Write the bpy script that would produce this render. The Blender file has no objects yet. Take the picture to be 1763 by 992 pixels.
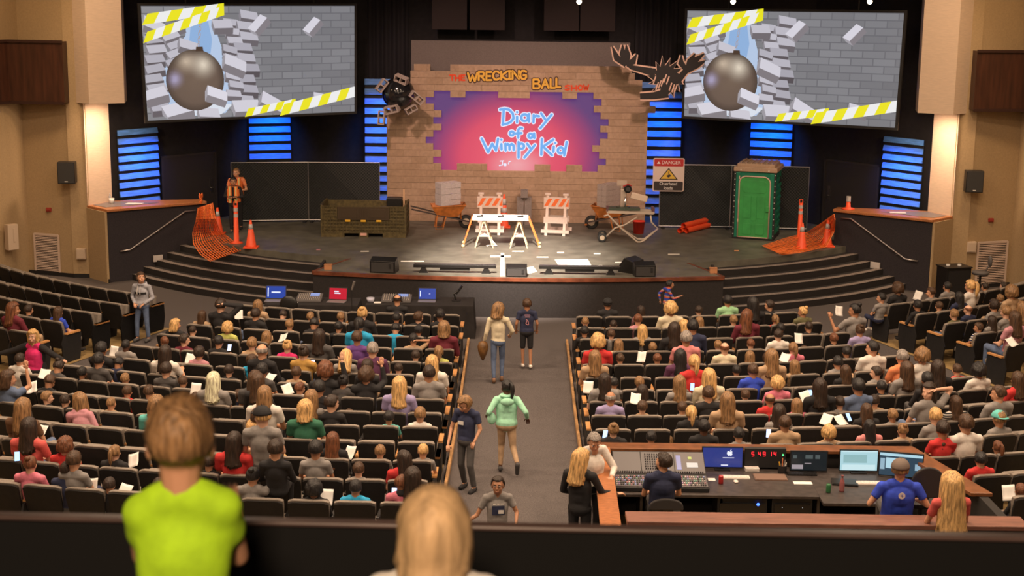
import bpy, bmesh, math, random
from math import sin, cos, pi, radians, sqrt, atan2, hypot
from mathutils import Vector, Matrix, Euler, noise
random.seed(7)
scene = bpy.context.scene
COL = scene.collection

# ---------------------------------------------------------------- camera
IW, IH, FPX, CX, CY = 1763.0, 992.0, 2500.0, 881.5, 451.0
PITCH, YAW, ROLL, ZC = radians(10.96), radians(-0.27), 0.0118, 7.82
FW = Vector((sin(YAW)*cos(PITCH), cos(YAW)*cos(PITCH), -sin(PITCH)))
_r0 = FW.cross(Vector((0, 0, 1))).normalized(); _u0 = _r0.cross(FW)
RT = (_r0*cos(ROLL) + _u0*sin(ROLL)).normalized(); UP = RT.cross(FW)
CAMLOC = Vector((0, 0, ZC))
cd = bpy.data.cameras.new('camera'); cam = bpy.data.objects.new('camera', cd); COL.objects.link(cam)
cam.matrix_world = Matrix(((RT.x, UP.x, -FW.x, 0), (RT.y, UP.y, -FW.y, 0), (RT.z, UP.z, -FW.z, ZC), (0, 0, 0, 1)))
cd.sensor_width = 36.0; cd.sensor_fit = 'HORIZONTAL'
cd.lens = FPX*36.0/IW
cd.shift_x = 0.0; cd.shift_y = (CY-IH/2)/IW
cd.clip_start = 0.1; cd.clip_end = 200
cd.dof.use_dof = True; cd.dof.focus_distance = 27.0; cd.dof.aperture_fstop = 3.6
scene.camera = cam

# ---------------------------------------------------------------- world, view
w = bpy.data.worlds.new('world'); scene.world = w; w.use_nodes = True
w.node_tree.nodes['Background'].inputs[0].default_value = (0.9, 0.65, 0.5, 1)
w.node_tree.nodes['Background'].inputs[1].default_value = 0.008
vs = scene.view_settings
vs.view_transform = 'Standard'; vs.look = 'None'; vs.exposure = 0.0; vs.gamma = 1.0; vs.use_curve_mapping = False

def aim(o, target):
    d = Vector(target)-o.location
    o.rotation_euler = d.to_track_quat('-Z', 'Y').to_euler()
def area(name, loc, target, size, power, color, size_y=None, spread=180):
    l = bpy.data.lights.new(name, 'AREA'); l.energy = power; l.color = color; l.size = size
    l.spread = radians(spread)
    if size_y: l.shape = 'RECTANGLE'; l.size_y = size_y
    o = bpy.data.objects.new(name, l); COL.objects.link(o); o.location = loc; aim(o, target); return o
def spot(name, loc, target, power, color, angle=30, blend=.5, rad=.12):
    l = bpy.data.lights.new(name, 'SPOT'); l.energy = power; l.color = color
    l.spot_size = radians(angle); l.spot_blend = blend; l.shadow_soft_size = rad
    o = bpy.data.objects.new(name, l); COL.objects.link(o); o.location = loc; aim(o, target); return o

WARM = (1.0, .73, .50); WARMER = (1.0, .56, .26)
# house lights over the seats; nearest row is added fill from the camera side
for hx in (-8.5, -3.2, 3.2, 8.5):
    for hy in (12.5, 17.5, 22.5, 27.5):
        area('house_or_fill_light', (hx, hy, 10.6), (hx, hy+1.2, 0), .9, 300 if hy > 13 else 230, WARM, spread=150)
area('front_house_light', (0, 31.5, 10.8), (0, 33.0, 0), 1.2, 120, WARM, spread=140)
area('balcony_fill_light', (-.6, -1.2, 9.9), (-.3, 3.6, 6.5), .8, 420, (1, .72, .48))  # unseen fill lamp, added to brighten the two children at the rail
# side wall washers and the column niches
for s in (-1, 1):
    area('side_wall_light', (s*11.5, 33.5, 9.8), (s*12.4, 37.8, 1.5), 1.0, 95, (1, .68, .38), spread=120)
    area('niche_light', (s*10.35, 37.15, 4.48), (s*10.95, 37.6, 2.0), .35, 60, (1, .70, .46), spread=160)
    spot('column_light', (s*9.0, 34.6, 10.6), (s*10.6, 37.3, 6.3), 520, (1, .70, .48), 34, .8, .3)
# stage: white centre wash, warm wash on the brick flat, small specials
spot('stage_centre_spot', (-1.2, 27.0, 10.6), (-.1, 35.6, .95), 36000, (1, .86, .72), 27, .9, .15)
spot('stage_table_spot', (1.5, 30.0, 10.6), (-.3, 37.3, 1.5), 3500, (1, .84, .76), 17, .7, .12)
spot('brick_wash_left', (-4.6, 33.0, 10.6), (-1.8, 41.6, 3.4), 2600, (1, .66, .53), 48, .9, .3)
spot('brick_wash_right', (4.6, 33.0, 10.6), (1.8, 41.6, 3.4), 2600, (1, .66, .53), 48, .9, .3)
spot('toilet_spot', (4.6, 31.0, 10.6), (6.6, 39.4, 1.6), 700, (1, .9, .72), 20, .9, .2)
spot('fence_spot_left', (-8.0, 31.0, 10.4), (-6.2, 40.2, 1.4), 420, (1, .66, .44), 36, .9, .3)
spot('fence_spot_right', (8.0, 31.0, 10.4), (8.0, 38.2, 1.4), 260, (1, .66, .44), 32, .9, .3)

# ---------------------------------------------------------------- pixel helpers (rays of the camera above)
def ray(px, py):
    return (FW*FPX + RT*(px-CX) - UP*(py-CY))/FPX
def onz(px, py, z):
    v = ray(px, py); return CAMLOC + v*((z-ZC)/v.z)
def ony(px, py, y):
    v = ray(px, py); return CAMLOC + v*(y/v.y)
def proj(p):
    q = Vector(p)-CAMLOC; d = q.dot(FW)
    return CX+FPX*q.dot(RT)/d, CY-FPX*q.dot(UP)/d, FPX/d

# ---------------------------------------------------------------- materials
MATS = {}
def mat(name, col=(.5, .5, .5), rough=.6, metal=0, emit=None, es=1.0, noise_amt=0, noise_scale=30, bump=0, alpha=1, trans=0, spec=.5, col2=None, stretch=None):
    if name in MATS: return MATS[name]
    m = bpy.data.materials.new(name); m.use_nodes = True; nt = m.node_tree; b = nt.nodes['Principled BSDF']
    b.inputs['Base Color'].default_value = (*col, 1); b.inputs['Roughness'].default_value = rough
    b.inputs['Metallic'].default_value = metal; b.inputs['Specular IOR Level'].default_value = spec
    if alpha < 1: b.inputs['Alpha'].default_value = alpha
    if trans: b.inputs['Transmission Weight'].default_value = trans
    if emit: b.inputs['Emission Color'].default_value = (*emit, 1); b.inputs['Emission Strength'].default_value = es
    if noise_amt or col2:
        tc = nt.nodes.new('ShaderNodeTexCoord'); n = nt.nodes.new('ShaderNodeTexNoise'); n.inputs['Scale'].default_value = noise_scale
        n.inputs['Detail'].default_value = 4
        src = tc.outputs['Object']
        if stretch:
            mp = nt.nodes.new('ShaderNodeMapping'); mp.inputs['Scale'].default_value = stretch
            nt.links.new(src, mp.inputs[0]); src = mp.outputs[0]
        nt.links.new(src, n.inputs['Vector'])
        r = nt.nodes.new('ShaderNodeValToRGB'); r.color_ramp.elements[0].position = .3; r.color_ramp.elements[1].position = .7
        a = noise_amt
        r.color_ramp.elements[0].color = (*[c*(1-a) for c in col], 1)
        r.color_ramp.elements[1].color = (*(col2 or [min(1, c*(1+a)) for c in col]), 1)
        nt.links.new(n.outputs['Fac'], r.inputs[0]); nt.links.new(r.outputs[0], b.inputs['Base Color'])
        if bump:
            bp = nt.nodes.new('ShaderNodeBump'); bp.inputs['Strength'].default_value = bump; bp.inputs['Distance'].default_value = .02
            nt.links.new(n.outputs['Fac'], bp.inputs['Height']); nt.links.new(bp.outputs[0], b.inputs['Normal'])
    MATS[name] = m; return m
def vcmat(name, emit=0, rough=.6):
    """material that takes its colour from the mesh's colour attribute (printed or displayed artwork)"""
    if name in MATS: return MATS[name]
    m = bpy.data.materials.new(name); m.use_nodes = True; nt = m.node_tree; b = nt.nodes['Principled BSDF']
    a = nt.nodes.new('ShaderNodeAttribute'); a.attribute_name = 'Col'
    b.inputs['Roughness'].default_value = rough
    if emit:
        b.inputs['Base Color'].default_value = (.01, .01, .01, 1)
        nt.links.new(a.outputs['Color'], b.inputs['Emission Color']); b.inputs['Emission Strength'].default_value = emit
    else: nt.links.new(a.outputs['Color'], b.inputs['Base Color'])
    MATS[name] = m; return m
def s2l(c):
    if isinstance(c, str): c = [int(c[i:i+2], 16)/255 for i in (0, 2, 4)]
    return tuple(x/12.92 if x <= .04045 else ((x+.055)/1.055)**2.4 for x in c)

# ---------------------------------------------------------------- mesh builder
class MB:
    def __init__(s): s.v = []; s.f = []; s.m = []; s.c = []; s.mi = 0; s.col = (1, 1, 1)
    def face(s, pts, mi=None):
        n = len(s.v); s.v += [Vector(p) for p in pts]; s.f.append(tuple(range(n, n+len(pts)))); s.m.append(s.mi if mi is None else mi); s.c.append(s.col); return s
    def add(s, vs_, fs, mi=None):
        n = len(s.v); s.v += [Vector(p) for p in vs_]
        for f in fs: s.f.append(tuple(i+n for i in f)); s.m.append(s.mi if mi is None else mi); s.c.append(s.col)
        return s
    def box(s, c, size, rot=None, mi=None, taper=None):
        hx, hy, hz = size[0]/2, size[1]/2, size[2]/2
        P = []
        for z in (-1, 1):
            t = 1 if (taper is None or z < 0) else taper
            for x, y in ((-1, -1), (1, -1), (1, 1), (-1, 1)): P.append(Vector((x*hx*t, y*hy*t, z*hz)))
        if rot is not None:
            R = rot if isinstance(rot, Matrix) else Euler(rot).to_matrix()
            P = [R @ p for p in P]
        P = [p+Vector(c) for p in P]
        return s.add(P, [(3, 2, 1, 0), (4, 5, 6, 7), (0, 1, 5, 4), (1, 2, 6, 5), (2, 3, 7, 6), (3, 0, 4, 7)], mi)
    def bar(s, a, b, w_, h, mi=None, up=(0, 0, 1)):
        a = Vector(a); b = Vector(b); d = (b-a); L = d.length; d.normalize()
        u = Vector(up); sd = d.cross(u)
        if sd.length < 1e-4: sd = d.cross(Vector((0, 1, 0)))
        sd.normalize(); u = sd.cross(d)
        P = []
        for q in (a, b):
            for x, y in ((-1, -1), (1, -1), (1, 1), (-1, 1)): P.append(q+sd*x*w_/2+u*y*h/2)
        return s.add(P, [(3, 2, 1, 0), (4, 5, 6, 7), (0, 1, 5, 4), (1, 2, 6, 5), (2, 3, 7, 6), (3, 0, 4, 7)], mi)
    def cyl(s, a, b, r0, r1=None, n=16, mi=None, cap=True):
        r1 = r0 if r1 is None else r1
        a = Vector(a); b = Vector(b); d = (b-a).normalized()
        x = d.orthogonal().normalized(); y = d.cross(x)
        P = []
        for q, r in ((a, r0), (b, r1)):
            for i in range(n):
                t = 2*pi*i/n; P.append(q+x*cos(t)*r+y*sin(t)*r)
        F = [(i, (i+1) % n, n+(i+1) % n, n+i) for i in range(n)]
        if cap: F += [tuple(reversed(range(n))), tuple(range(n, 2*n))]
        return s.add(P, F, mi)
    def tube(s, pts, r, n=8, mi=None, closed=False):
        pts = [Vector(p) for p in pts]; m = len(pts); rr = r if isinstance(r, (list, tuple)) else [r]*m
        P = []; px_ = None
        for i, p in enumerate(pts):
            if closed: d = pts[(i+1) % m]-pts[i-1]
            else: d = pts[min(i+1, m-1)]-pts[max(i-1, 0)]
            d.normalize()
            if px_ is None: x = d.orthogonal().normalized()
            else: x = (px_-d*px_.dot(d)).normalized()
            px_ = x; y = d.cross(x)
            for k in range(n):
                t = 2*pi*k/n; P.append(p+x*cos(t)*rr[i]+y*sin(t)*rr[i])
        F = []
        for i in range(m if closed else m-1):
            j = (i+1) % m
            for k in range(n): F.append((i*n+k, i*n+(k+1) % n, j*n+(k+1) % n, j*n+k))
        if not closed: F += [tuple(reversed(range(n))), tuple(range((m-1)*n, m*n))]
        return s.add(P, F, mi)
    def lathe(s, prof, c=(0, 0, 0), n=20, mi=None, rot=None):
        P = []; F = []; m = len(prof)
        for (r, z) in prof:
            for k in range(n):
                t = 2*pi*k/n; p = Vector((r*cos(t), r*sin(t), z))
                if rot is not None: p = Euler(rot).to_matrix() @ p
                P.append(p+Vector(c))
        for i in range(m-1):
            for k in range(n): F.append((i*n+k, i*n+(k+1) % n, (i+1)*n+(k+1) % n, (i+1)*n+k))
        F += [tuple(reversed(range(n))), tuple(range((m-1)*n, m*n))]
        return s.add(P, F, mi)
    def ell(s, c, r, rot=None, nu=14, nv=9, mi=None):
        r = (r, r, r) if not isinstance(r, (tuple, list)) else r
        P = []; F = []
        R = None if rot is None else (rot if isinstance(rot, Matrix) else Euler(rot).to_matrix())
        for j in range(nv+1):
            a = -pi/2+pi*j/nv
            for i in range(nu):
                t = 2*pi*i/nu; p = Vector((r[0]*cos(a)*cos(t), r[1]*cos(a)*sin(t), r[2]*sin(a)))
                if R is not None: p = R @ p
                P.append(p+Vector(c))
        for j in range(nv):
            for i in range(nu): F.append((j*nu+i, j*nu+(i+1) % nu, (j+1)*nu+(i+1) % nu, (j+1)*nu+i))
        return s.add(P, F, mi)
    def cap(s, a, b, r0, r1=None, n=12, mi=None):
        r1 = r0 if r1 is None else r1
        s.cyl(a, b, r0, r1, n, mi); s.ell(a, r0, nu=n, nv=8, mi=mi); s.ell(b, r1, nu=n, nv=8, mi=mi); return s
    def prism(s, poly, h0, h1, axis='z', mi=None, fn=None):
        n = len(poly)
        def mk(x, y, h): return fn(x, y, h) if fn else {'z': (x, y, h), 'y': (x, h, y), 'x': (h, x, y)}[axis]
        P = [mk(x, y, h0) for x, y in poly]+[mk(x, y, h1) for x, y in poly]
        F = [tuple(reversed(range(n))), tuple(range(n, 2*n))]+[(i, (i+1) % n, n+(i+1) % n, n+i) for i in range(n)]
        return s.add(P, F, mi)
    def mesh(s, name, mats=None, smooth=False, fix=True, vc=False):
        me = bpy.data.meshes.new(name); me.from_pydata([tuple(p) for p in s.v], [], s.f)
        for m_ in (mats if isinstance(mats, (list, tuple)) else [mats]) if mats else []: me.materials.append(m_)
        for p, mi in zip(me.polygons, s.m): p.material_index = mi; p.use_smooth = smooth
        if vc:
            ca = me.color_attributes.new('Col', 'FLOAT_COLOR', 'CORNER')
            for p, c in zip(me.polygons, s.c):
                for k, li in enumerate(p.loop_indices):
                    cc = c[k] if isinstance(c[0], (tuple, list)) else c
                    ca.data[li].color = (*cc, 1)
        if fix:
            bm = bmesh.new(); bm.from_mesh(me); bmesh.ops.remove_doubles(bm, verts=bm.verts, dist=1e-5) if not vc else None
            if not vc: bmesh.ops.recalc_face_normals(bm, faces=bm.faces)
            bm.to_mesh(me); bm.free()
        me.update(); return me
    def build(s, name, mats, parent=None, smooth=False, loc=None, rot=None, bevel=0, **kw):
        o = bpy.data.objects.new(name, s.mesh(name, mats, smooth, **kw)); COL.objects.link(o)
        if parent: o.parent = parent
        if loc is not None: o.location = loc
        if rot is not None: o.rotation_euler = rot
        if bevel:
            md = o.modifiers.new('bevel', 'BEVEL'); md.width = bevel; md.segments = 2; md.limit_method = 'ANGLE'
        return o
def empty(name, loc=(0, 0, 0), rz=0, rot=None):
    o = bpy.data.objects.new(name, None); COL.objects.link(o); o.location = loc; o.rotation_euler = rot or (0, 0, rz)
    o.empty_display_size = .1; return o
def tag(o, label, cat, group=None, kind=None):
    if label: o['label'] = label
    if cat: o['category'] = cat
    if group: o['group'] = group
    if kind: o['kind'] = kind
    return o
def plabel(o, t): o['label'] = t; return o
def struct(o, label=None):
    o['kind'] = 'structure'
    if label: o['label'] = label
    return o
def copy_tree(o, parent=None):
    c = o.copy(); COL.objects.link(c)
    if parent: c.parent = parent
    for ch in o.children: copy_tree(ch, c)
    return c
ORD = ['zeroth', 'first', 'second', 'third', 'fourth', 'fifth', 'sixth', 'seventh', 'eighth', 'ninth', 'tenth', 'eleventh', 'twelfth', 'thirteenth', 'fourteenth', 'fifteenth', 'sixteenth']
# ================================================================ SETTING
ROWZ = [0, -.03, -.04, -.055, -.08, -.08, -.05, 0, .03, .08, .12, .14, .16, .17]
def zrow(R):
    t = (R-16)/.9
    if t <= 0: return 0.0
    i = int(t)
    if i >= 13: return .17
    return ROWZ[i]+(ROWZ[i+1]-ROWZ[i])*(t-i)
def radius(x, y):
    dx = max(0, abs(x)-1.3); return hypot(dx, 46-y)
def arc(s, R, a):          # point on the row arc, side s, angle a in radians
    return Vector((s*(1.3+R*sin(a)), 46-R*cos(a), 0))
STZ = .95
carpet = mat('carpet_grey', (.088, .074, .072), .95, noise_amt=.45, noise_scale=70, bump=.4)
tanfloor = mat('sealed_floor_tan', (.30, .20, .085), .55, noise_amt=.25, noise_scale=3)
stagefl = mat('stage_floor', (.125, .118, .098), .5, noise_amt=.28, noise_scale=2.2, spec=.3)
darkwall = mat('dark_wall', (.018, .015, .017), .85, noise_amt=.2, noise_scale=8)
stepdark = mat('step_carpet', (.015, .012, .012), .9, noise_amt=.3, noise_scale=60)
wallblk = mat('wing_wall_carpet', (.027, .022, .027), .9, noise_amt=.25, noise_scale=40)
tanwall = mat('tan_wall', (.40, .28, .155), .85, noise_amt=.08, noise_scale=25, bump=.15)
peach = mat('column_plaster', (.66, .50, .38), .8, noise_amt=.06, noise_scale=6, stretch=(1, 1, 6), bump=.1)
woodcap = mat('oak_trim', (.42, .16, .06), .35, noise_amt=.3, noise_scale=8, stretch=(1, 8, 8))
cherry = mat('cherry_panel', (.055, .018, .009), .45, noise_amt=.35, noise_scale=2, stretch=(6, 6, .6))
black = mat('matte_black', (.012, .011, .012), .6)
blackp = mat('black_plastic', (.009, .008, .008), .42, noise_amt=.2, noise_scale=20)
white = mat('white_paint', (.75, .72, .70), .5)

# audience floor: gently dished, concentric with the rows
m = MB(); nx, ny = 60, 50; g = []
for j in range(ny+1):
    for i in range(nx+1):
        x = -15+30*i/nx; y = 12.0+26.5*j/ny; m.v.append(Vector((x, y, zrow(radius(x, y)))))
for j in range(ny):
    for i in range(nx):
        a = j*(nx+1)+i; m.f.append((a, a+1, a+nx+2, a+nx+1)); m.m.append(0); m.c.append((1, 1, 1))
struct(m.build('floor', carpet, smooth=True), 'dark grey carpeted floor of the hall and its aisles')
# tan sealed floor under the seat blocks
for s in (-1, 1):
    for k, (a0, a1) in enumerate(((0, 19.0), (24.9, 42))):
        m = MB()
        RR = [15.55+.3*i for i in range(45)] if k == 0 else [15.55+.3*i for i in range(20)]
        for R in RR:
            a1_ = a1 if k else 17.0+(R-16)*.30
            for i in range(17):
                a = radians(a0+(a1_-a0)*i/16); p = arc(s, R, a)
                if k == 0 and i == 0: p.x = s*1.18
                m.v.append(Vector((p.x, p.y, zrow(R)+.012)))
        for j in range(len(RR)-1):
            for i in range(16):
                a = j*17+i; m.f.append((a, a+1, a+18, a+17)); m.m.append(0); m.c.append((1, 1, 1))
        struct(m.build('floor_%s_seating' % ('centre' if k == 0 else 'outer'), tanfloor, smooth=True), 'tan sealed floor under the seat rows')

# stage: deck outline = steps radius on the sides, apron in the middle
def ringpts(s, R, a0, a1, n=14): return [arc(s, R, radians(a0+(a1-a0)*i/n)) for i in range(n+1)]
apron_c = [(-4.91+9.80*i/16, 33.47+.52*((-4.91+9.80*i/16)/4.9)**2) for i in range(17)]
def ang_at(R, x): return math.degrees(math.asin((x-1.3)/R))
RS = [10.75, 11.12, 11.48, 11.82, 12.14, 12.45]
ZS = [.95, .79, .633, .475, .317, .158]
def deck(R, x_in):
    L = ringpts(-1, R, 47, ang_at(R, x_in)); Rr = ringpts(1, R, ang_at(R, x_in), 47)
    return L, Rr
L, Rr = deck(RS[0], 4.22)
poly = [(p.x, p.y) for p in L]+apron_c+[(p.x, p.y) for p in Rr]
poly += [(8.9, 44.0), (-8.9, 44.0)]
m = MB(); m.prism(poly, 0, STZ)
struct(m.build('floor_stage', stagefl), 'dark scuffed stage deck')
m = MB()
for i in range(1, 6):
    for s in (-1, 1):
        R = RS[i]; x_in = 4.55
        pts = ringpts(s, R, ang_at(R, x_in), 50, 18)
        inn = ringpts(s, R-.6, ang_at(R-.6, x_in), 50, 18)
        m.prism([(p.x, p.y) for p in pts]+[(p.x, p.y) for p in reversed(inn)], 0, ZS[i])
struct(m.build('floor_stage_steps', stepdark), 'curved black carpeted steps down both sides of the stage')
# step nosings: light on the tread edges painted in as paler strips
m = MB()
for i in range(1, 6):
    for s in (-1, 1):
        R = RS[i]; x_in = 4.95
        a0 = ang_at(R, x_in)
        P = ringpts(s, R+.004, a0, 46, 18); Q = ringpts(s, R-.17, a0, 46, 18)
        n = len(P)
        for k in range(n-1):
            z = ZS[i]+.006
            m.face([(P[k].x, P[k].y, z), (P[k+1].x, P[k+1].y, z), (Q[k+1].x, Q[k+1].y, z), (Q[k].x, Q[k].y, z)])
struct(m.build('trim_step_nosing', mat('lit_nosing_paint', (.23, .19, .17), .7, noise_amt=.3, noise_scale=20)), 'pale strips painted as lit tread edges of the stage steps')
# apron face and wooden edge
m = MB(); n = len(apron_c)
fr = [(x, y-.02) for x, y in apron_c]; bk = [(x, y+.35) for x, y in apron_c]
m.prism(fr+bk[::-1], 0.0, STZ-.07); m.box((-4.88, 34.9, .44), (.06, 1.8, .88)); m.box((4.86, 34.9, .44), (.06, 1.8, .88))
struct(m.build('wall_stage_front', mat('apron_carpet', (.020, .016, .016), .9, noise_amt=.2, noise_scale=30)), 'dark carpeted front of the stage')
m = MB()
fr = [(x, y-.06) for x, y in apron_c]; bk = [(x, y+.05) for x, y in apron_c]
m.prism(fr+bk[::-1], STZ-.075, STZ+.006)
for s, xx in ((-1, -4.91), (1, 4.89)):
    m.bar((xx, 33.98, STZ-.03), (s*4.22, 35.62, STZ-.03), .07, .075)
struct(m.build('trim_stage_edge', mat('stage_edge_wood', (.15, .045, .022), .4, noise_amt=.4, noise_scale=4)), 'reddish wooden edge of the stage')
# white tape along the left return of the apron
# ---------------- wing walls, columns, side walls (mirrored)
C_ = (10.6, 36.85); E_ = (8.45, 38.45); T_ = (11.25, 37.5); I_ = (10.86, 38.15); K_ = (11.72, 37.5); B2 = (13.05, 37.95)
for s, nm in ((-1, 'left'), (1, 'right')):
    m = MB(); X = lambda p: (s*p[0], p[1])
    poly = [X(C_), X(E_), X((E_[0]+.15, E_[1]+.25)), X((10.9, 38.2)), X(T_), X((11.0, 37.22))]
    m.prism(poly, 0, 1.86)
    struct(m.build('wall_wing_'+nm, wallblk), 'low dark wall beside the stage steps')
    m = MB(); e = .06
    poly = [X((C_[0]-.02, C_[1]-.07)), X((E_[0]-.08, E_[1]-.05)), X((E_[0]+.12, E_[1]+.32)), X((10.95, 38.3)), X((T_[0]+.08, T_[1]-.02))]
    m.prism(poly, 1.86, 1.93)
    struct(m.build('trim_wing_cap_'+nm, woodcap, bevel=.012), 'wooden cap on the low wing wall')
    m = MB()  # grey laminate top set into the cap
    m.prism([X((10.35, 37.35)), X((9.55, 38.0)), X((10.8, 38.15)), X((11.15, 37.5)), X((10.7, 37.1))], 1.93, 1.938)
    struct(m.build('trim_wing_top_'+nm, mat('grey_laminate', (.20, .17, .17), .5)), 'grey top of the wing wall')
    m = MB()  # tan outer face under the cap and wall B, wall A
    m.prism([X((10.61, 36.84)), X((10.66, 36.80)), X((11.32, 37.45)), X((11.24, 37.52))], 0, 1.86)
    m.prism([X((11.24, 37.45)), X((11.74, 37.48)), X((11.74, 37.8)), X((11.24, 37.8))], 0, 10.8)
    m.prism([X(K_), X(B2), X((13.2, 38.3)), X((11.72, 38.0))], 0, 10.8)
    struct(m.build('wall_side_'+nm, tanwall), 'tan plaster side wall')
    m = MB()
    m.prism([X(B2), X((13.25, 37.2)), X((14.6, 34)), X((14.8, 34)), X((13.4, 38.2))], 0, 10.8)
    m.prism([X((14.6, 34)), X((15.2, 12)), X((15.4, 12)), X((14.8, 34))], 0, 10.8)
    struct(m.build('wall_outer_'+nm, tanwall), 'tan plaster outer wall')
    m = MB()  # bright niche face
    m.prism([X((11.27, 37.42)), X((10.84, 38.18)), X((10.98, 38.35)), X((11.5, 37.7))], 1.93, 4.6)
    struct(m.build('wall_niche_'+nm, peach), 'plaster face lit from above')
    m = MB()  # upper column box
    m.prism([X((11.02, 37.1)), X((10.22, 37.5)), X((10.4, 38.4)), X((11.4, 38.4)), X((11.5, 37.5))], 4.6, 10.8)
    struct(m.build('wall_column_'+nm, peach), 'pale plaster column above the wing wall')
    m = MB()
    for a, b in ((C_, T_), (T_, K_), (K_, B2)):
        m.bar((s*a[0], a[1]-.05, .05), (s*b[0], b[1]-.05, .05), .03, .1)
    struct(m.build('baseboard_'+nm, black))
# rear walls of the stage
for s, nm in ((-1, 'left'), (1, 'right')):
    m = MB(); X = lambda p: (s*p[0], p[1])
    m.prism([X((11.9, 38.1)), X((8.4, 42.1)), X((8.55, 42.25)), X((12.05, 38.25))], 0, 10.8)
    m.prism([X((8.4, 42.1)), X((4.3, 43.4)), X((4.3, 43.6)), X((8.5, 42.3))], 0, 10.8)
    struct(m.build('wall_stage_'+nm, darkwall), 'near-black side wall behind the stage')
m = MB(); m.box((0, 43.5, 5.4), (8.7, .2, 10.8))
struct(m.build('wall_rear', darkwall))
m = MB(); m.box((0, 27, 10.95), (31, 34, .2)); struct(m.build('ceiling', mat('ceiling_black', (.02, .018, .018), .9)))
m = MB(); m.box((0, -3.0, 5.4), (31, .2, 10.8)); struct(m.build('wall_back', darkwall))
# vertical grooves and curtain folds on the dark rear wall: cheap pleated drapes either side of the brick flat
def drape(name, x0, x1, y, z0, z1, label):
    m = MB(); n = int((x1-x0)/.05); P = []
    for i in range(n+1):
        x = x0+(x1-x0)*i/n; P.append((x, y+.05*sin(i*1.3)+.02*sin(i*.47)))
    for i in range(n):
        m.face([(P[i][0], P[i][1], z0), (P[i+1][0], P[i+1][1], z0), (P[i+1][0], P[i+1][1], z1), (P[i][0], P[i][1], z1)])
    o = m.build(name, mat('drape_black', (.020, .017, .022), .8), smooth=True)
    sd = o.modifiers.new('thick', 'SOLIDIFY'); sd.thickness = .01
    return tag(o, label, 'curtain', 'black pleated drapes behind the stage')
drape('stage_curtain', -4.9, -3.35, 43.33, STZ, 10.6, 'black pleated drape behind the left edge of the brick flat')
drape('stage_curtain', 3.35, 5.0, 43.33, STZ, 10.6, 'black pleated drape behind the right edge of the brick flat')
# dark grey header boards above the brick flat
m = MB()
for x in (-2.1, -1.0, 1.15, 2.2): m.box((x, 42.75, 7.6), (1.02, .08, 2.4))
tag(m.build('acoustic_panel', mat('maroon_dark', (.035, .022, .022), .8), bevel=.01), 'dark upright fabric panels hanging above the grey header', 'panel')
# doors in the angled dark walls
def along(s, t): # point on angled wall, t from outer end 0..1
    return Vector((s*(11.82-3.5*t), 38.02+4.0*t, 0))
for s, nm in ((-1, 'left'), (1, 'right')):
    p0 = along(s, .53); p1 = along(s, .86)
    ex = (p1-p0).normalized(); nn = Vector((-s*.7525, -.6585, 0))
    f = MB(); w_ = (p1-p0).length
    fn = lambda u, z, h: p0+ex*u+nn*h+Vector((0, 0, z))
    f.prism([(0, STZ), (w_, STZ), (w_, 2.86), (0, 2.86)], .02, .05, fn=fn)
    d = struct(f.build('door_%d' % (1 if s < 0 else 2), mat('door_dark', (.026, .022, .024), .5)), 'dark stage door')
    k = MB(); k.prism([(w_-.18, 1.75), (w_-.1, 1.75), (w_-.1, 2.15), (w_-.18, 2.15)], .05, .065, fn=fn)
    a = fn(w_-.14, 1.88, .06); k.tube([a, a+nn*.07, a+nn*.07-ex*.12], .012)
    k.build('door_handle', mat('brushed_metal', (.45, .43, .42), .3, 1), parent=d)
    m = MB()
    for (u, z0, z1) in ((-.03, STZ, 2.92), (w_+.03, STZ, 2.92)): m.prism([(u-.03, z0), (u+.03, z0), (u+.03, z1), (u-.03, z1)], .02, .07, fn=fn)
    m.prism([(-.06, 2.86), (w_+.06, 2.86), (w_+.06, 2.92), (-.06, 2.92)], .02, .07, fn=fn)
    m.build('door_frame', mat('door_frame_dark', (.035, .03, .03), .4), parent=d)
# louvred panels washed with blue light
blu = mat('louvre_board', (.11, .30, .80), .6, noise_amt=.2, noise_scale=4, stretch=(1, 1, 6))
def louvre(name, p0, p1, z0, z1, label, power, nb):
    p0 = Vector(p0); p1 = Vector(p1); ex = (p1-p0).normalized(); w_ = (p1-p0).length; nn = Vector((ex.y, -ex.x, 0))
    if nn.y > 0: nn = -nn
    r = empty(name, p0+Vector((0, 0, z0))); tag(r, label, 'wall panel', 'blue lit louvred panels')
    fn = lambda u, z, h: ex*u+nn*h+Vector((0, 0, z))
    m = MB(); m.prism([(0, 0), (w_, 0), (w_, z1-z0), (0, z1-z0)], 0, .02, fn=fn); m.build('backing', black, parent=r)
    dz = (z1-z0)/nb; m = MB()
    for i in range(nb):
        zb = dz*i; prof = [(.03, zb+dz*.34), (.085, zb+dz*.36), (.045, zb+dz*.97), (.03, zb+dz*.97)]
        m.add([fn(u, z, h) for u in (0, w_) for h, z in prof], [(0, 1, 2, 3), (7, 6, 5, 4), (0, 4, 5, 1), (1, 5, 6, 2), (2, 6, 7, 3), (3, 7, 4, 0)])
    m.build('slat', blu, parent=r)
    c = (p0+p1)/2
    area('blue_wash', c+nn*.75+Vector((0, 0, z1+.15)), c+nn*.02+Vector((0, 0, z0+(z1-z0)*.45)), w_*.9, power*.5, (.015, .21, 1.0), .25, spread=60)
    return r
def on_wall(s, px, z):
    # intersect the camera ray's vertical plane with the angled wall
    best = None
    for i in range(401):
        t = i/400; p = along(s, t); q = proj((p.x, p.y, z))[0]
        if best is None or abs(q-px) < best[0]: best = (abs(q-px), p)
    return best[1]
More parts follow.
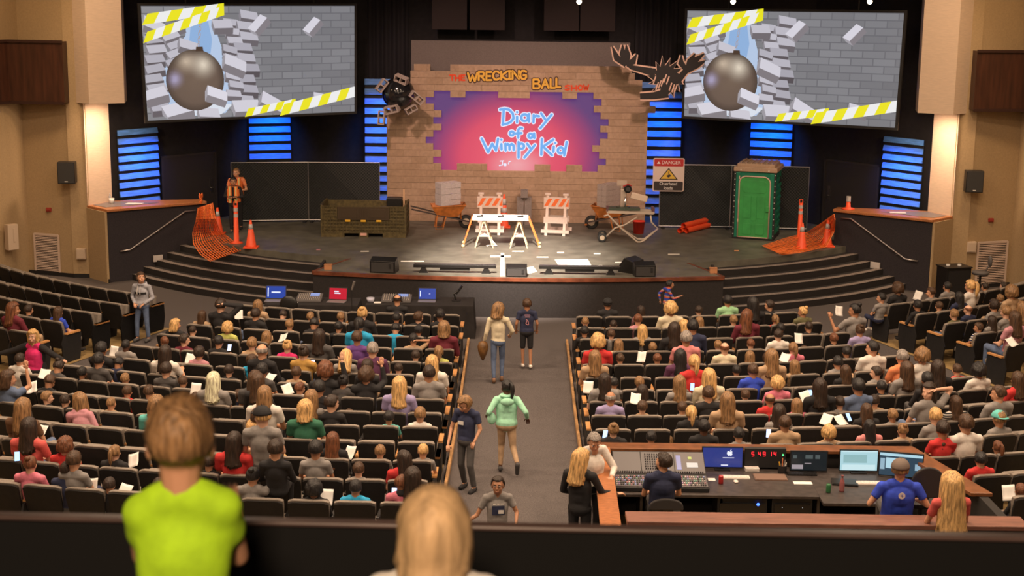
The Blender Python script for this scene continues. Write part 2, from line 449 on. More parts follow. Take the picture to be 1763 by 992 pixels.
for s, a, b in ((-1, 199, 268), (1, 1592, 1524)):
    pa = on_wall(s, a, 3); pb = on_wall(s, b, 3); o_ = Vector((-s*.06, -.05, 0))
    if s > 0: pa, pb = pb, pa
    louvre('louvre_panel', pa+o_, pb+o_, 1.6, 3.75, 'tall blue lit louvred panel above the %s wing wall' % ('left' if s < 0 else 'right'), 26, 9)
louvre('louvre_panel', (-7.9, 42.15, 0), (-6.75, 42.5, 0), 2.0, 4.35, 'blue lit louvred panel below the right half of the left screen', 34, 9)
louvre('louvre_panel', (6.75, 42.5, 0), (7.9, 42.15, 0), 2.0, 4.35, 'blue lit louvred panel just behind the green portable toilet', 34, 9)
louvre('louvre_panel', (-4.6, 42.95, 0), (-3.55, 42.95, 0), STZ, 4.95, 'blue lit louvred strip left of the brick flat', 40, 14)
louvre('louvre_panel', (3.55, 42.95, 0), (4.75, 42.95, 0), STZ, 4.95, 'blue lit louvred strip right of the brick flat', 40, 14)
# ================================================================ SEATS
fabric = mat('seat_fabric', (.22, .185, .155), .9, noise_amt=.2, noise_scale=90)
shellm = mat('seat_shell', (.0065, .0055, .006), .75, noise_amt=.3, noise_scale=15)
armw = mat('arm_wood', (.55, .27, .10), .4, noise_amt=.25, noise_scale=10, stretch=(1, 6, 6))
def curved_panel(m, w0, w1, z0, z1, y0, y1, th, sag, n=8, crown=.012, rows=4):
    """padded panel wider at the top, leaning back (towards -y), dished and with a crowned top edge"""
    for side in (0, 1):
        pass
    P = []
    for layer in (0, 1):
        for j in range(rows+1):
            v = j/rows; hw = (w0+(w1-w0)*v)/2
            for i in range(n+1):
                u = -1+2*i/n; z = z0+(z1-z0)*v+(crown*(1-u**8) if j == rows else 0); hw_ = hw*(1 if j < rows else .965)
                y = y0+(y1-y0)*v - sag*(1-u*u)*-1*0 + sag*u*u
                P.append((u*hw_, y+(th if layer else 0), z))
    F = []; k = n+1; N = (rows+1)*k
    for j in range(rows):
        for i in range(n):
            a = j*k+i; F.append((a, a+1, a+k+1, a+k)); F.append((N+a+k, N+a+k+1, N+a+1, N+a))
    for i in range(n):
        F.append((i+1, i, N+i, N+i+1)); a = rows*k+i; F.append((a, a+1, N+a+1, N+a))
    for j in range(rows):
        a = j*k; F.append((a, a+k, N+a+k, N+a)); a = j*k+n; F.append((a+k, a, N+a, N+a+k))
    m.add(P, F)
def seat_parts(W, folded):
    r = empty('auditorium_seat')
    m = MB(); curved_panel(m, .46, W-.026, .40, .868, -.03, -.18, .078, .02, crown=.024)
    m.build('backrest', fabric, r, smooth=False, bevel=.012)
    m = MB(); curved_panel(m, .47, W-.034, .28, .840, -.045, -.200, .030, .02, crown=.024)
    m.build('back_shell', shellm, r)
    m = MB()
    if folded: m.box((0, .13, .60), (W-.10, .11, .42), rot=(-.12, 0, 0))
    else: m.box((0, .24, .41), (W-.09, .46, .10), rot=(.06, 0, 0))
    m.build('seat_cushion', fabric, r, bevel=.03)
    for s in (-1, 1):
        x = s*(W/2-.012)
        m = MB(); m.box((x, .10, .29), (.028, .12, .56)); m.box((x, .10, .012), (.05, .30, .024)); m.box((x, .13, .50), (.026, .30, .14))
        m.build('leg', black, r)
    m = MB(); m.box((W/2-.012, .14, .61), (.05, .34, .035)); m.build('armrest', blackp, r, bevel=.01)
    return r
SEATW = .60
proto_fold = seat_parts(SEATW, True); proto_open = seat_parts(SEATW, False)
def make_end(side):
    """aisle end standard of a row: black panel with a wooden arm on top"""
    m = MB(); prof = [(-.16, .02), (.30, .02), (.36, .30), (.34, .58), (-.12, .60), (-.20, .40)]
    m.prism(prof, -.016, .016, axis='x'); a = m.mesh('end_panel', [shellm])
    m = MB(); m.box((0, .12, .62), (.075, .40, .032)); b = m.mesh('wooden_arm', [armw])
    return a, b
END = make_end(1)
ENDROW = [17.1, 17.4, 17.9, 18.3, 18.6, 19.0, 19.3, 19.6, 19.9, 20.2, 20.5, 20.8, 21.0, 21.3]
SEATS = []     # (row, block, k, pos, rz)
def rowinfo(i):
    R = 16+.9*i; L_ = R*radians(ENDROW[i])+.1; n = round(L_/.6); return R, n, L_/n
def infr(p, mx=6, my=20):
    q = proj(p); return -mx*5 < q[0] < IW+mx*5 and q[1] < 915
for i in range(14):
    R, n, pitch_ = rowinfo(i)
    for s in (-1, 1):
        for k in range(n):
            sl = -.1+pitch_*(k+.5); a = sl/R
            p = arc(s, R, a); p.z = zrow(R)
            if s > 0 and i >= 11:
                # right of the control booth only
                lim = 5.62+(20.4-p.y)*.30
                if p.x < lim+.35: continue
            if not infr(p+Vector((0, 0, .88))): continue
            SEATS.append((i, s, k, p, -s*0+ (s*a), n, 'c'))
    if i < 5:
        for s in (-1, 1):
            a0 = radians(25.3)
            for k in range(12):
                a = a0+(k+.5)*.60/R; p = arc(s, R, a); p.z = zrow(R)
                if not infr(p+Vector((0, 0, .88))): break
                SEATS.append((i, s, k, p, s*a, 99, 'o'))
print('SEATS', len(SEATS))
# ================================================================ PEOPLE: builders
SKIN = {'l': (.58, .30, .18), 'm': (.42, .20, .11), 'd': (.11, .045, .025), 'p': (.66, .38, .26)}
HAIRC = {'bk': (.012, .010, .010), 'db': (.024, .013, .008), 'br': (.055, .027, .013), 'lb': (.21, .115, .05), 'bl': (.50, .30, .12),
         'pl': (.68, .53, .37), 'gr': (.22, .19, .17), 'rd': (.12, .042, .017)}
HAIRN = {'bk': 'black', 'db': 'dark-brown', 'br': 'brown', 'lb': 'light-brown', 'bl': 'blond', 'pl': 'platinum-blond', 'gr': 'grey', 'rd': 'reddish-brown'}
def skinmat(k): return mat('skin_'+k, SKIN[k], .55, noise_amt=.06, noise_scale=12)
def hairmat(k):
    c = HAIRC[k]; return mat('hair_'+k, c, .5, noise_amt=.6, noise_scale=16, stretch=(4, 4, .6), col2=tuple(min(1, x*1.9) for x in c), bump=.8)
CLOTH = {'black': (.014, .013, .015), 'white': (.68, .63, .58), 'grey': (.24, .22, .21), 'darkgrey': (.07, .065, .065), 'red': (.55, .03, .03), 'navy': (.022, .028, .07),
         'blue': (.03, .07, .55), 'skyblue': (.02, .33, .60), 'teal': (.12, .48, .44), 'green': (.03, .14, .08), 'lightgreen': (.30, .55, .30), 'maroon': (.14, .015, .03),
         'pink': (.62, .17, .24), 'magenta': (.60, .02, .14), 'purple': (.13, .05, .22), 'lavender': (.33, .28, .50), 'orange': (.75, .24, .10), 'yellowgreen': (.50, .52, .14),
         'mustard': (.42, .24, .06), 'tan': (.42, .28, .17), 'cream': (.66, .58, .42), 'brown': (.12, .06, .03), 'coral': (.62, .10, .09), 'lime': (.43, .74, .015), 'lightgrey': (.33, .33, .37),
         'mint': (.36, .72, .52), 'denim': (.10, .14, .24), 'rose': (.48, .22, .26), 'olive': (.12, .11, .05), 'salmon': (.62, .22, .22), 'plum': (.10, .03, .08)}
def cloth(c): return mat('cloth_'+c, CLOTH[c], .85, noise_amt=.22, noise_scale=9, bump=.35)
def stripes(name, c1, c2, scale, c3=None):
    if name in MATS: return MATS[name]
    m = mat(name, c1, .85); nt = m.node_tree; b = nt.nodes['Principled BSDF']
    tc = nt.nodes.new('ShaderNodeTexCoord'); sp = nt.nodes.new('ShaderNodeSeparateXYZ'); mu = nt.nodes.new('ShaderNodeMath'); mu.operation = 'MULTIPLY'; mu.inputs[1].default_value = scale
    fr = nt.nodes.new('ShaderNodeMath'); fr.operation = 'FRACT'; r = nt.nodes.new('ShaderNodeValToRGB'); r.color_ramp.interpolation = 'CONSTANT'
    r.color_ramp.elements[0].color = (*c1, 1); r.color_ramp.elements[1].position = .5; r.color_ramp.elements[1].color = (*c2, 1)
    if c3: e = r.color_ramp.elements.new(.78); e.color = (*c3, 1)
    nt.links.new(tc.outputs['Object'], sp.inputs[0]); nt.links.new(sp.outputs['Z'], mu.inputs[0]); nt.links.new(mu.outputs[0], fr.inputs[0]); nt.links.new(fr.outputs[0], r.inputs[0]); nt.links.new(r.outputs[0], b.inputs['Base Color'])
    return m
def remesh(m, voxel, smooth_it=4, name='body', extra=None, mats=None, deci=None):
    """union of the closed shapes in m as one continuous smooth skin; extra = fine pieces (fingers) kept crisp"""
    me = m.mesh(name, None, fix=False); o = bpy.data.objects.new('tmp', me); COL.objects.link(o)
    r = o.modifiers.new('r', 'REMESH'); r.mode = 'VOXEL'; r.voxel_size = voxel; r.use_smooth_shade = True
    if smooth_it:
        s_ = o.modifiers.new('s', 'SMOOTH'); s_.iterations = smooth_it; s_.factor = .5
    if deci:
        d_ = o.modifiers.new('d', 'DECIMATE'); d_.ratio = deci
    dg = bpy.context.evaluated_depsgraph_get(); dg.update()
    out = bpy.data.meshes.new_from_object(o.evaluated_get(dg)); bpy.data.objects.remove(o); bpy.data.meshes.remove(me)
    if extra:
        bm = bmesh.new(); bm.from_mesh(out); em = extra.mesh('e', None); bm.from_mesh(em); bm.to_mesh(out); bm.free(); bpy.data.meshes.remove(em)
    out.materials.clear()
    for mm in (mats or []): out.materials.append(mm)
    for p in out.polygons: p.use_smooth = True; p.material_index = 0
    out.name = name; return out
def V(*a): return Vector(a)
def hand(m, wr, d, up, side, curl=.5, s=1.0):
    """palm, four unequal bent fingers and a thumb; d = direction of fingers, up = back of the hand"""
    d = Vector(d).normalized(); up = Vector(up); up = (up-d*up.dot(d)).normalized(); x = d.cross(up)*side
    k = s
    R = Matrix((x, d, up)).transposed()
    m.ell(wr+d*.045*k, (.040*k, .050*k, .016*k), rot=R, nu=10, nv=6)
    L = [.062, .072, .068, .054]
    for i in range(4):
        b = wr+d*.078*k+x*(-.028+.019*i)*k
        a1 = curl*.9; d1 = d*cos(a1)-up*sin(a1); j1 = b+d1*L[i]*.5*k
        a2 = curl*2.0; d2 = d*cos(a2)-up*sin(a2); j2 = j1+d2*L[i]*.5*k
        m.tube([b-d*.012*k, b, j1, j2], [.0095*k, .0095*k, .0085*k, .0065*k], n=6)
    b = wr+d*.02*k-x*.032*k; t1 = (d*.7-x*.75-up*.25*curl).normalized(); j = b+t1*.034*k; t2 = (d*.95-x*.25-up*.6*curl).normalized()
    m.tube([b, j, j+t2*.03*k], [.012*k, .010*k, .007*k], n=6)
def frame(yaw=0, pitch=0, roll=0):
    """head orientation: yaw>0 turns to the person's left, pitch>0 looks down"""
    return (Euler((0, 0, yaw)).to_matrix() @ Euler((-pitch, 0, 0)).to_matrix() @ Euler((0, roll, 0)).to_matrix())
def head_geo(m, c, R, hs=1.0, jaw=1.0, face=True):
    T = lambda x, y, z: c+R @ Vector((x*hs, y*hs, z*hs))
    e = lambda p, r: m.ell(T(*p), tuple(q*hs for q in r), rot=R, nu=16, nv=10)
    e((0, -.008, .022), (.077, .094, .090)); e((0, .014, -.035), (.062*jaw, .074, .078)); e((0, .030, -.070), (.040*jaw, .046, .038))
    if face:
        m.cyl(T(0, .082, .012), T(0, .110, -.026), .008*hs, .015*hs, 8); m.ell(T(0, .104, -.027), .014*hs, nu=8, nv=6)
        for s in (-1, 1):
            e((s*.079, -.004, -.012), (.009, .019, .032)); e((s*.030, .078, .030), (.022, .014, .008)); e((s*.040, .066, -.026), (.022, .020, .022))
        e((0, .086, -.060), (.024, .012, .007)); e((0, .084, -.070), (.020, .012, .007))
def face_feats(parent, c, R, hs, lips=(.35, .10, .08), brow='br'):
    T = lambda x, y, z: c+R @ Vector((x*hs, y*hs, z*hs))
    m = MB()
    for s in (-1, 1): m.ell(T(s*.031, .080, .006), (.014*hs, .008*hs, .008*hs), rot=R, nu=10, nv=6)
    m.mi = 1
    for s in (-1, 1): m.ell(T(s*.031, .0865, .006), (.0062*hs, .004*hs, .0062*hs), rot=R, nu=8, nv=6)
    m.build('eyes', [mat('eye_white', (.7, .66, .62), .3), mat('iris_dark', (.03, .018, .012), .2)], parent, smooth=True)
    m = MB(); m.ell(T(0, .0945, -.064), (.023*hs, .006*hs, .0065*hs), rot=R, nu=12, nv=6)
    m.build('lips', mat('lips', lips, .45), parent, smooth=True)
    m = MB()
    for s in (-1, 1): m.tube([T(s*.014, .091, .028), T(s*.032, .092, .034), T(s*.048, .082, .028)], .0035*hs, n=5)
    m.build('eyebrows', hairmat(brow), parent)
def person_meshes(P, key='p', voxel=.013, parts=('body', 'shirt', 'trousers', 'shoes'), deci=None, fingers=True, face=True):
    """P: joint dict in metres. returns dict of meshes + head frame"""
    g = lambda k, d=None: Vector(P[k]) if k in P else (Vector(d) if d is not None else None)
    B = P.get('build', 1.0); ks = P.get('k', 1.0)
    pel, che, nec, hd = g('pelvis'), g('chest'), g('neck'), g('head')
    hs = P.get('hs', 1.0); RH = frame(*P.get('look', (0, 0, 0)))
    up = (nec-pel).normalized()
    shl, shr = g('shl'), g('shr'); sx = (shr-shl).normalized() if (shr-shl).length > 0 else V(1, 0, 0)
    fy = up.cross(sx); RT_ = Matrix((sx, fy, up)).transposed()
    px = (g('hipr')-g('hipl')).normalized(); fp = V(0, 0, 1).cross(px)
    RP = Matrix((px, fp.normalized(), V(0, 0, 1))).transposed()
    def torso(m, o):
        if o > 0: m.cap(che-sx*.06*B*ks-up*.02, pel-sx*.055*B*ks, .098*ks*B, .098*ks*B, n=12); m.cap(che+sx*.06*B*ks-up*.02, pel+sx*.055*B*ks, .098*ks*B, .098*ks*B, n=12)
        m.ell(che, (.155*B*ks+o, .105*B*ks+o, .165*ks+o), rot=RT_); m.ell((pel+che)/2, (.135*B*ks+o, .100*B*ks+o, .16*ks+o), rot=RT_)
        m.ell(pel, (.155*B*ks+o, .115*B*ks+o, .12*ks+o), rot=RP)
        m.cap(shl, shr, .052*ks+o, n=10); m.cap(nec, (shl+nec)/2, .050*ks+o, .056*ks+o, n=10); m.cap(nec, (shr+nec)/2, .050*ks+o, .056*ks+o, n=10)
    out = {}
    m = MB(); torso(m, -.004); m.cap(nec-up*.03, hd-RH @ V(0, .012, .05)*hs, .060*ks*(B if B < 1.1 else 1.08), .056*hs, n=10)
    head_geo(m, hd, RH, hs, face=face)
    ex = MB()
    for s, nm in ((-1, 'l'), (1, 'r')):
        sh, el, wr = g('sh'+nm), g('el'+nm), g('wr'+nm)
        m.cap(sh, el, .046*ks*sqrt(B), .036*ks, n=10); m.cap(el, wr, .036*ks, .024*ks, n=10)
        if fingers:
            hd_ = Vector(P.get('hd'+nm, (wr-el).normalized())); hu = Vector(P.get('hu'+nm, (0, 0, 1)))
            hand(ex, wr, hd_, hu, s, P.get('curl'+nm, .5), ks*.95)
        hip, kn, an = g('hip'+nm), g('kn'+nm), g('an'+nm)
        m.cap(hip, kn, .072*ks*sqrt(B), .050*ks, n=10); m.cap(kn, an, .050*ks, .034*ks, n=10)
        ft = Vector(P.get('ft'+nm, (0, 1, 0))).normalized(); m.cap(an+V(0, 0, -.02), an+ft*.13*ks+V(0, 0, -.035), .032*ks, .026*ks, n=8)
    if 'body' in parts: out['body'] = remesh(m, voxel, 3, key+'_body', ex, deci=deci)
    if 'shirt' in parts:
        m = MB(); torso(m, .012)
        if P.get('loose'): m.ell(pel+V(0, 0, .03), (.17*B*ks, .13*B*ks, .15*ks), rot=RP)
        for nm in 'lr':
            sh, el, wr = g('sh'+nm), g('el'+nm), g('wr'+nm)
            if P.get('sleeve', 's') == 's': e2 = sh+(el-sh)*.62; m.cyl(sh, e2, .056*ks*sqrt(B)+.004, .056*ks, 12); m.ell(sh, .056*ks*sqrt(B)+.004)
            elif P['sleeve'] == 'l': m.cap(sh, el, .060*ks*sqrt(B), .050*ks, n=10); m.cyl(el, wr-(wr-el)*.06, .050*ks, .037*ks, 12)
        out['shirt'] = remesh(m, voxel, P.get('smooth', int(7*(max(1, .0125/voxel))**2)), key+'_shirt', deci=deci)
    if 'trousers' in parts:
        m = MB(); m.ell(pel-V(0, 0, .01), (.163*B*ks+.008, .122*B*ks+.008, .115*ks), rot=RP)
        for nm in 'lr':
            hip, kn, an = g('hip'+nm), g('kn'+nm), g('an'+nm)
            if P.get('shorts'): m.cap(hip, kn+(hip-kn)*.12, .085*ks*sqrt(B), .072*ks, n=10)
            else: m.cap(hip, kn, .083*ks*sqrt(B), .062*ks, n=10); m.cyl(kn, an+(kn-an)*.05, .062*ks, .050*ks if not P.get('slim') else .041*ks, 12)
        out['trousers'] = remesh(m, voxel, 2, key+'_trousers', deci=deci)
    if 'shoes' in parts:
        m = MB()
        for nm in 'lr':
            an = g('an'+nm); ft = Vector(P.get('ft'+nm, (0, 1, 0))).normalized()
            m.cap(an+V(0, 0, -.035)-ft*.03, an+ft*.15*ks+V(0, 0, -.045), .046*ks, .040*ks, n=10)
        out['shoes'] = remesh(m, voxel, 1, key+'_shoes', deci=deci)
    return out, hd, RH, hs
# ---- hair in head coordinates
def hair_mesh(kind, seed=0, nu=40, nv=26, detail=1.0):
    P = []; F = []; rnd = random.Random(seed)
    LONG = {'l': .30, 'll': .42, 'bob': .16}.get(kind, 0)
    for j in range(nv+1):
        a = -pi/2+pi*j/nv
        for i in range(nu):
            t = 2*pi*i/nu; d = Vector((cos(a)*cos(t), cos(a)*sin(t), sin(a)))
            rx, ry, rz = .077, .098, .096
            n1 = noise.noise(d*2.2+Vector((seed, 0, 0))); n2 = noise.noise(Vector((d.x*9, d.y*9, d.z*2))+Vector((seed*3, 1, 0)))
            off = {'s': .014, 'n': .004, 'u': .042, 'l': .018, 'll': .020, 'bob': .024, 'p': .010, 'b': .010, 'm': .022, 'ring': .005}[kind]
            off += n1*(.012 if kind in ('u',) else .005)+n2*(.014 if kind == 'u' else .004)*detail
            # hairline: face opening
            low = {'s': -.66, 'n': -.60, 'u': -.6, 'm': -.60, 'ring': -.35}.get(kind, -.55)
            hl = .48 if kind != 'n' else .55
            face = (d.y > .30 and d.z < hl+.0*d.x) or (d.z < low) or (d.y > .10 and d.z < .02 and kind in ('s', 'n', 'p', 'b', 'ring')) 
            if kind == 'ring' and d.z > .45: face = True
            if kind in ('l', 'll', 'bob', 'u') and d.y < .42 and not (d.z < low): face = False
            if kind in ('l', 'll', 'bob'):
                face = d.y > .42 and d.z < .50
            k = -.018 if face else off
            if kind in ('s', 'n') and not face and d.z < -.30:
                q_ = min(1, (-.30-d.z)/(-.30-low)); k = off*(1-q_)+(-.016)*q_*q_
            p = Vector((d.x*(rx+k), d.y*(ry+k)-.006, d.z*(rz+k)+.022))
            if LONG and not face and d.z < .1 and d.y < .42:
                q = min(1, (.1-d.z)/1.1); p.z = .022+.0-(q**.75)*LONG*(1+.12*n2); hw = max(0, min(1, q*3))
                rr = hypot(d.x, d.y) or 1; ex_, ey_ = d.x/rr, d.y/rr
                wd = 1.0+.10*n2-.18*max(0, q-.6)+{'ll': .42, 'l': .16}.get(kind, 0)*q
                p.x = ex_*(rx+off)*wd*(1 if q < .92 else .7); p.y = (ey_*(ry+off)*(1-.15*hw)-.010)*(1 if q < .92 else .8)-.03*q
                if ey_ > 0: p.y = ey_*(ry+off)*.55-.03*q
            P.append(p)
    for j in range(nv):
        for i in range(nu): F.append((j*nu+i, j*nu+(i+1) % nu, (j+1)*nu+(i+1) % nu, (j+1)*nu+i))
    m = MB(); m.add(P, F)
    if kind == 'p':
        pts = [V(0, -.095, .075), V(0, -.135, .085), V(.003, -.160, .045), V(.006, -.158, -.03), V(.002, -.145, -.11), V(0, -.135, -.17)]
        m.tube(pts, [.014, .022, .032, .034, .026, .006], n=10)
    if kind == 'b': m.ell(V(0, -.085, .105), (.042, .040, .036)); 
    return m.mesh('hair_'+kind, None, smooth=True)
HAIRM = {}
def hairm(kind, seed=0):
    if (kind, seed) not in HAIRM: HAIRM[(kind, seed)] = hair_mesh(kind, seed)
    return HAIRM[(kind, seed)]
def cap_mesh():
    m = MB(); P = []; F = []; nu, nv = 28, 8
    for j in range(nv+1):
        a = pi/2*j/nv
        for i in range(nu):
            t = 2*pi*i/nu; P.append(V(.098*cos(a)*cos(t), .116*cos(a)*sin(t)-.006, .100*sin(a)+.035))
    for j in range(nv):
        for i in range(nu): F.append((j*nu+i, j*nu+(i+1) % nu, (j+1)*nu+(i+1) % nu, (j+1)*nu+i))
    F.append(tuple(reversed(range(nu)))); m.add(P, F)
    br = [(.075*cos(t), .085+.085*sin(t)) for t in [pi*i/12 for i in range(13)]]
    m.prism(br, .038, .046); m.ell(V(0, -.006, .136), .008)
    return m.mesh('baseball_cap', None, smooth=True)
CAPM = cap_mesh()
def inst(name, me, mt, parent, loc=None, R=None, sc=None):
    o = bpy.data.objects.new(name, me); COL.objects.link(o)
    if not me.materials: me.materials.append(mt)
    o.material_slots[0].link = 'OBJECT'; o.material_slots[0].material = mt
    if parent: o.parent = parent
    M = Matrix.Identity(4)
    if R is not None: M = R.to_4x4()
    if sc: M = M @ Matrix.Scale(sc, 4)
    if loc is not None: M = Matrix.Translation(loc) @ M
    o.matrix_local = M; return o
# ---- seated base poses (origin = hip point on the seat, +Y forward)
def seated(kind='a', look=(0, 0, 0), arms='lap', sleeve='s', build=1.0, shorts=False, lean=0):
    if kind == 'a':
        k = 1.0; H = .67; sh = .185; ub = .51; th = .43; sl = .42; hs = 1.10
    else:
        k = .80; H = .54; sh = .145; ub = .395; th = .35; sl = .34; hs = 1.03
    tl = -.07*k+lean
    P = dict(pelvis=(0, .06, .09*k), chest=(0, .05+tl*.7, .09*k+ub*.55), neck=(0, .05+tl, .09*k+ub*.93), hs=hs, k=k, build=build, sleeve=sleeve, look=look, shorts=shorts)
    hp = H; hy = .05+tl+.02
    if look[1] > .3: hy += .05*k; hp -= .025
    P['head'] = (0, hy, hp+.09*k*0+.04)
    for s, n in ((-1, 'l'), (1, 'r')):
        P['sh'+n] = (s*sh, .03+tl*.9, .09*k+ub*.84)
        if arms == 'lap': P['el'+n] = (s*(sh+.055), .10+tl*.3, .09*k+ub*.30); P['wr'+n] = (s*.07, .32*k+.02, .20*k); P['curl'+n] = .6
        elif arms == 'read': P['el'+n] = (s*(sh+.06), .14, .09*k+ub*.34); P['wr'+n] = (s*.11, .36*k, .34*k); P['curl'+n] = .9; P['hd'+n] = (-s*.4, .6, .4)
        elif arms == 'up':
            if s > 0: P['elr'] = (sh+.10, .12, .09*k+ub*.98); P['wrr'] = (sh+.05, .13, .09*k+ub*.98+.26*k); P['curlr'] = .15; P['hdr'] = (0, 0, 1); P['hur'] = (0, -1, 0)
            else: P['ell'] = (s*(sh+.055), .10, .09*k+ub*.30); P['wrl'] = (s*.07, .32*k, .20*k)
        elif arms == 'fan':
            if s < 0: P['ell'] = (-(sh+.12), .12, .09*k+ub*.45); P['wrl'] = (-(sh+.18), .22, .09*k+ub*.92); P['curll'] = .9; P['hdl'] = (-.1, .2, 1); P['hul'] = (0, -1, 0)
            else: P['elr'] = (sh+.055, .10, .09*k+ub*.30); P['wrr'] = (.07, .32*k, .20*k)
        elif arms == 'headrest':
            if s > 0: P['elr'] = (sh+.20, .05, .09*k+ub*1.25); P['wrr'] = (.06, -.08, .09*k+ub*1.32); P['curlr'] = .5; P['hdr'] = (-1, 0, 0)
            else: P['ell'] = (s*(sh+.055), .10, .09*k+ub*.30); P['wrl'] = (s*.07, .32*k, .20*k)
        P['hip'+n] = (s*.085*k, .08, .07*k); P['kn'+n] = (s*.11*k, .08+th, .10*k); P['an'+n] = (s*.10*k, .10+th, .10*k-sl+.04)
    return P
VAR = {}
def variant(key):
    """key = (kind, look code, arms, sleeve)"""
    if key in VAR: return VAR[key]
    kind, lk, arms, sleeve = key
    look = {'f': (0, .05, 0), 'D': (0, .55, 0), 'L': (.75, .1, 0), 'R': (-.75, .1, 0), 'B': (2.2, .05, 0)}[lk]
    P = seated(kind, look, arms, sleeve)
    VAR[key] = person_meshes(P, '%s%s%s%s' % key, voxel=.014 if kind == 'a' else .012, deci=.6); return VAR[key]
HEADH = {'a': .72, 'c': .585}
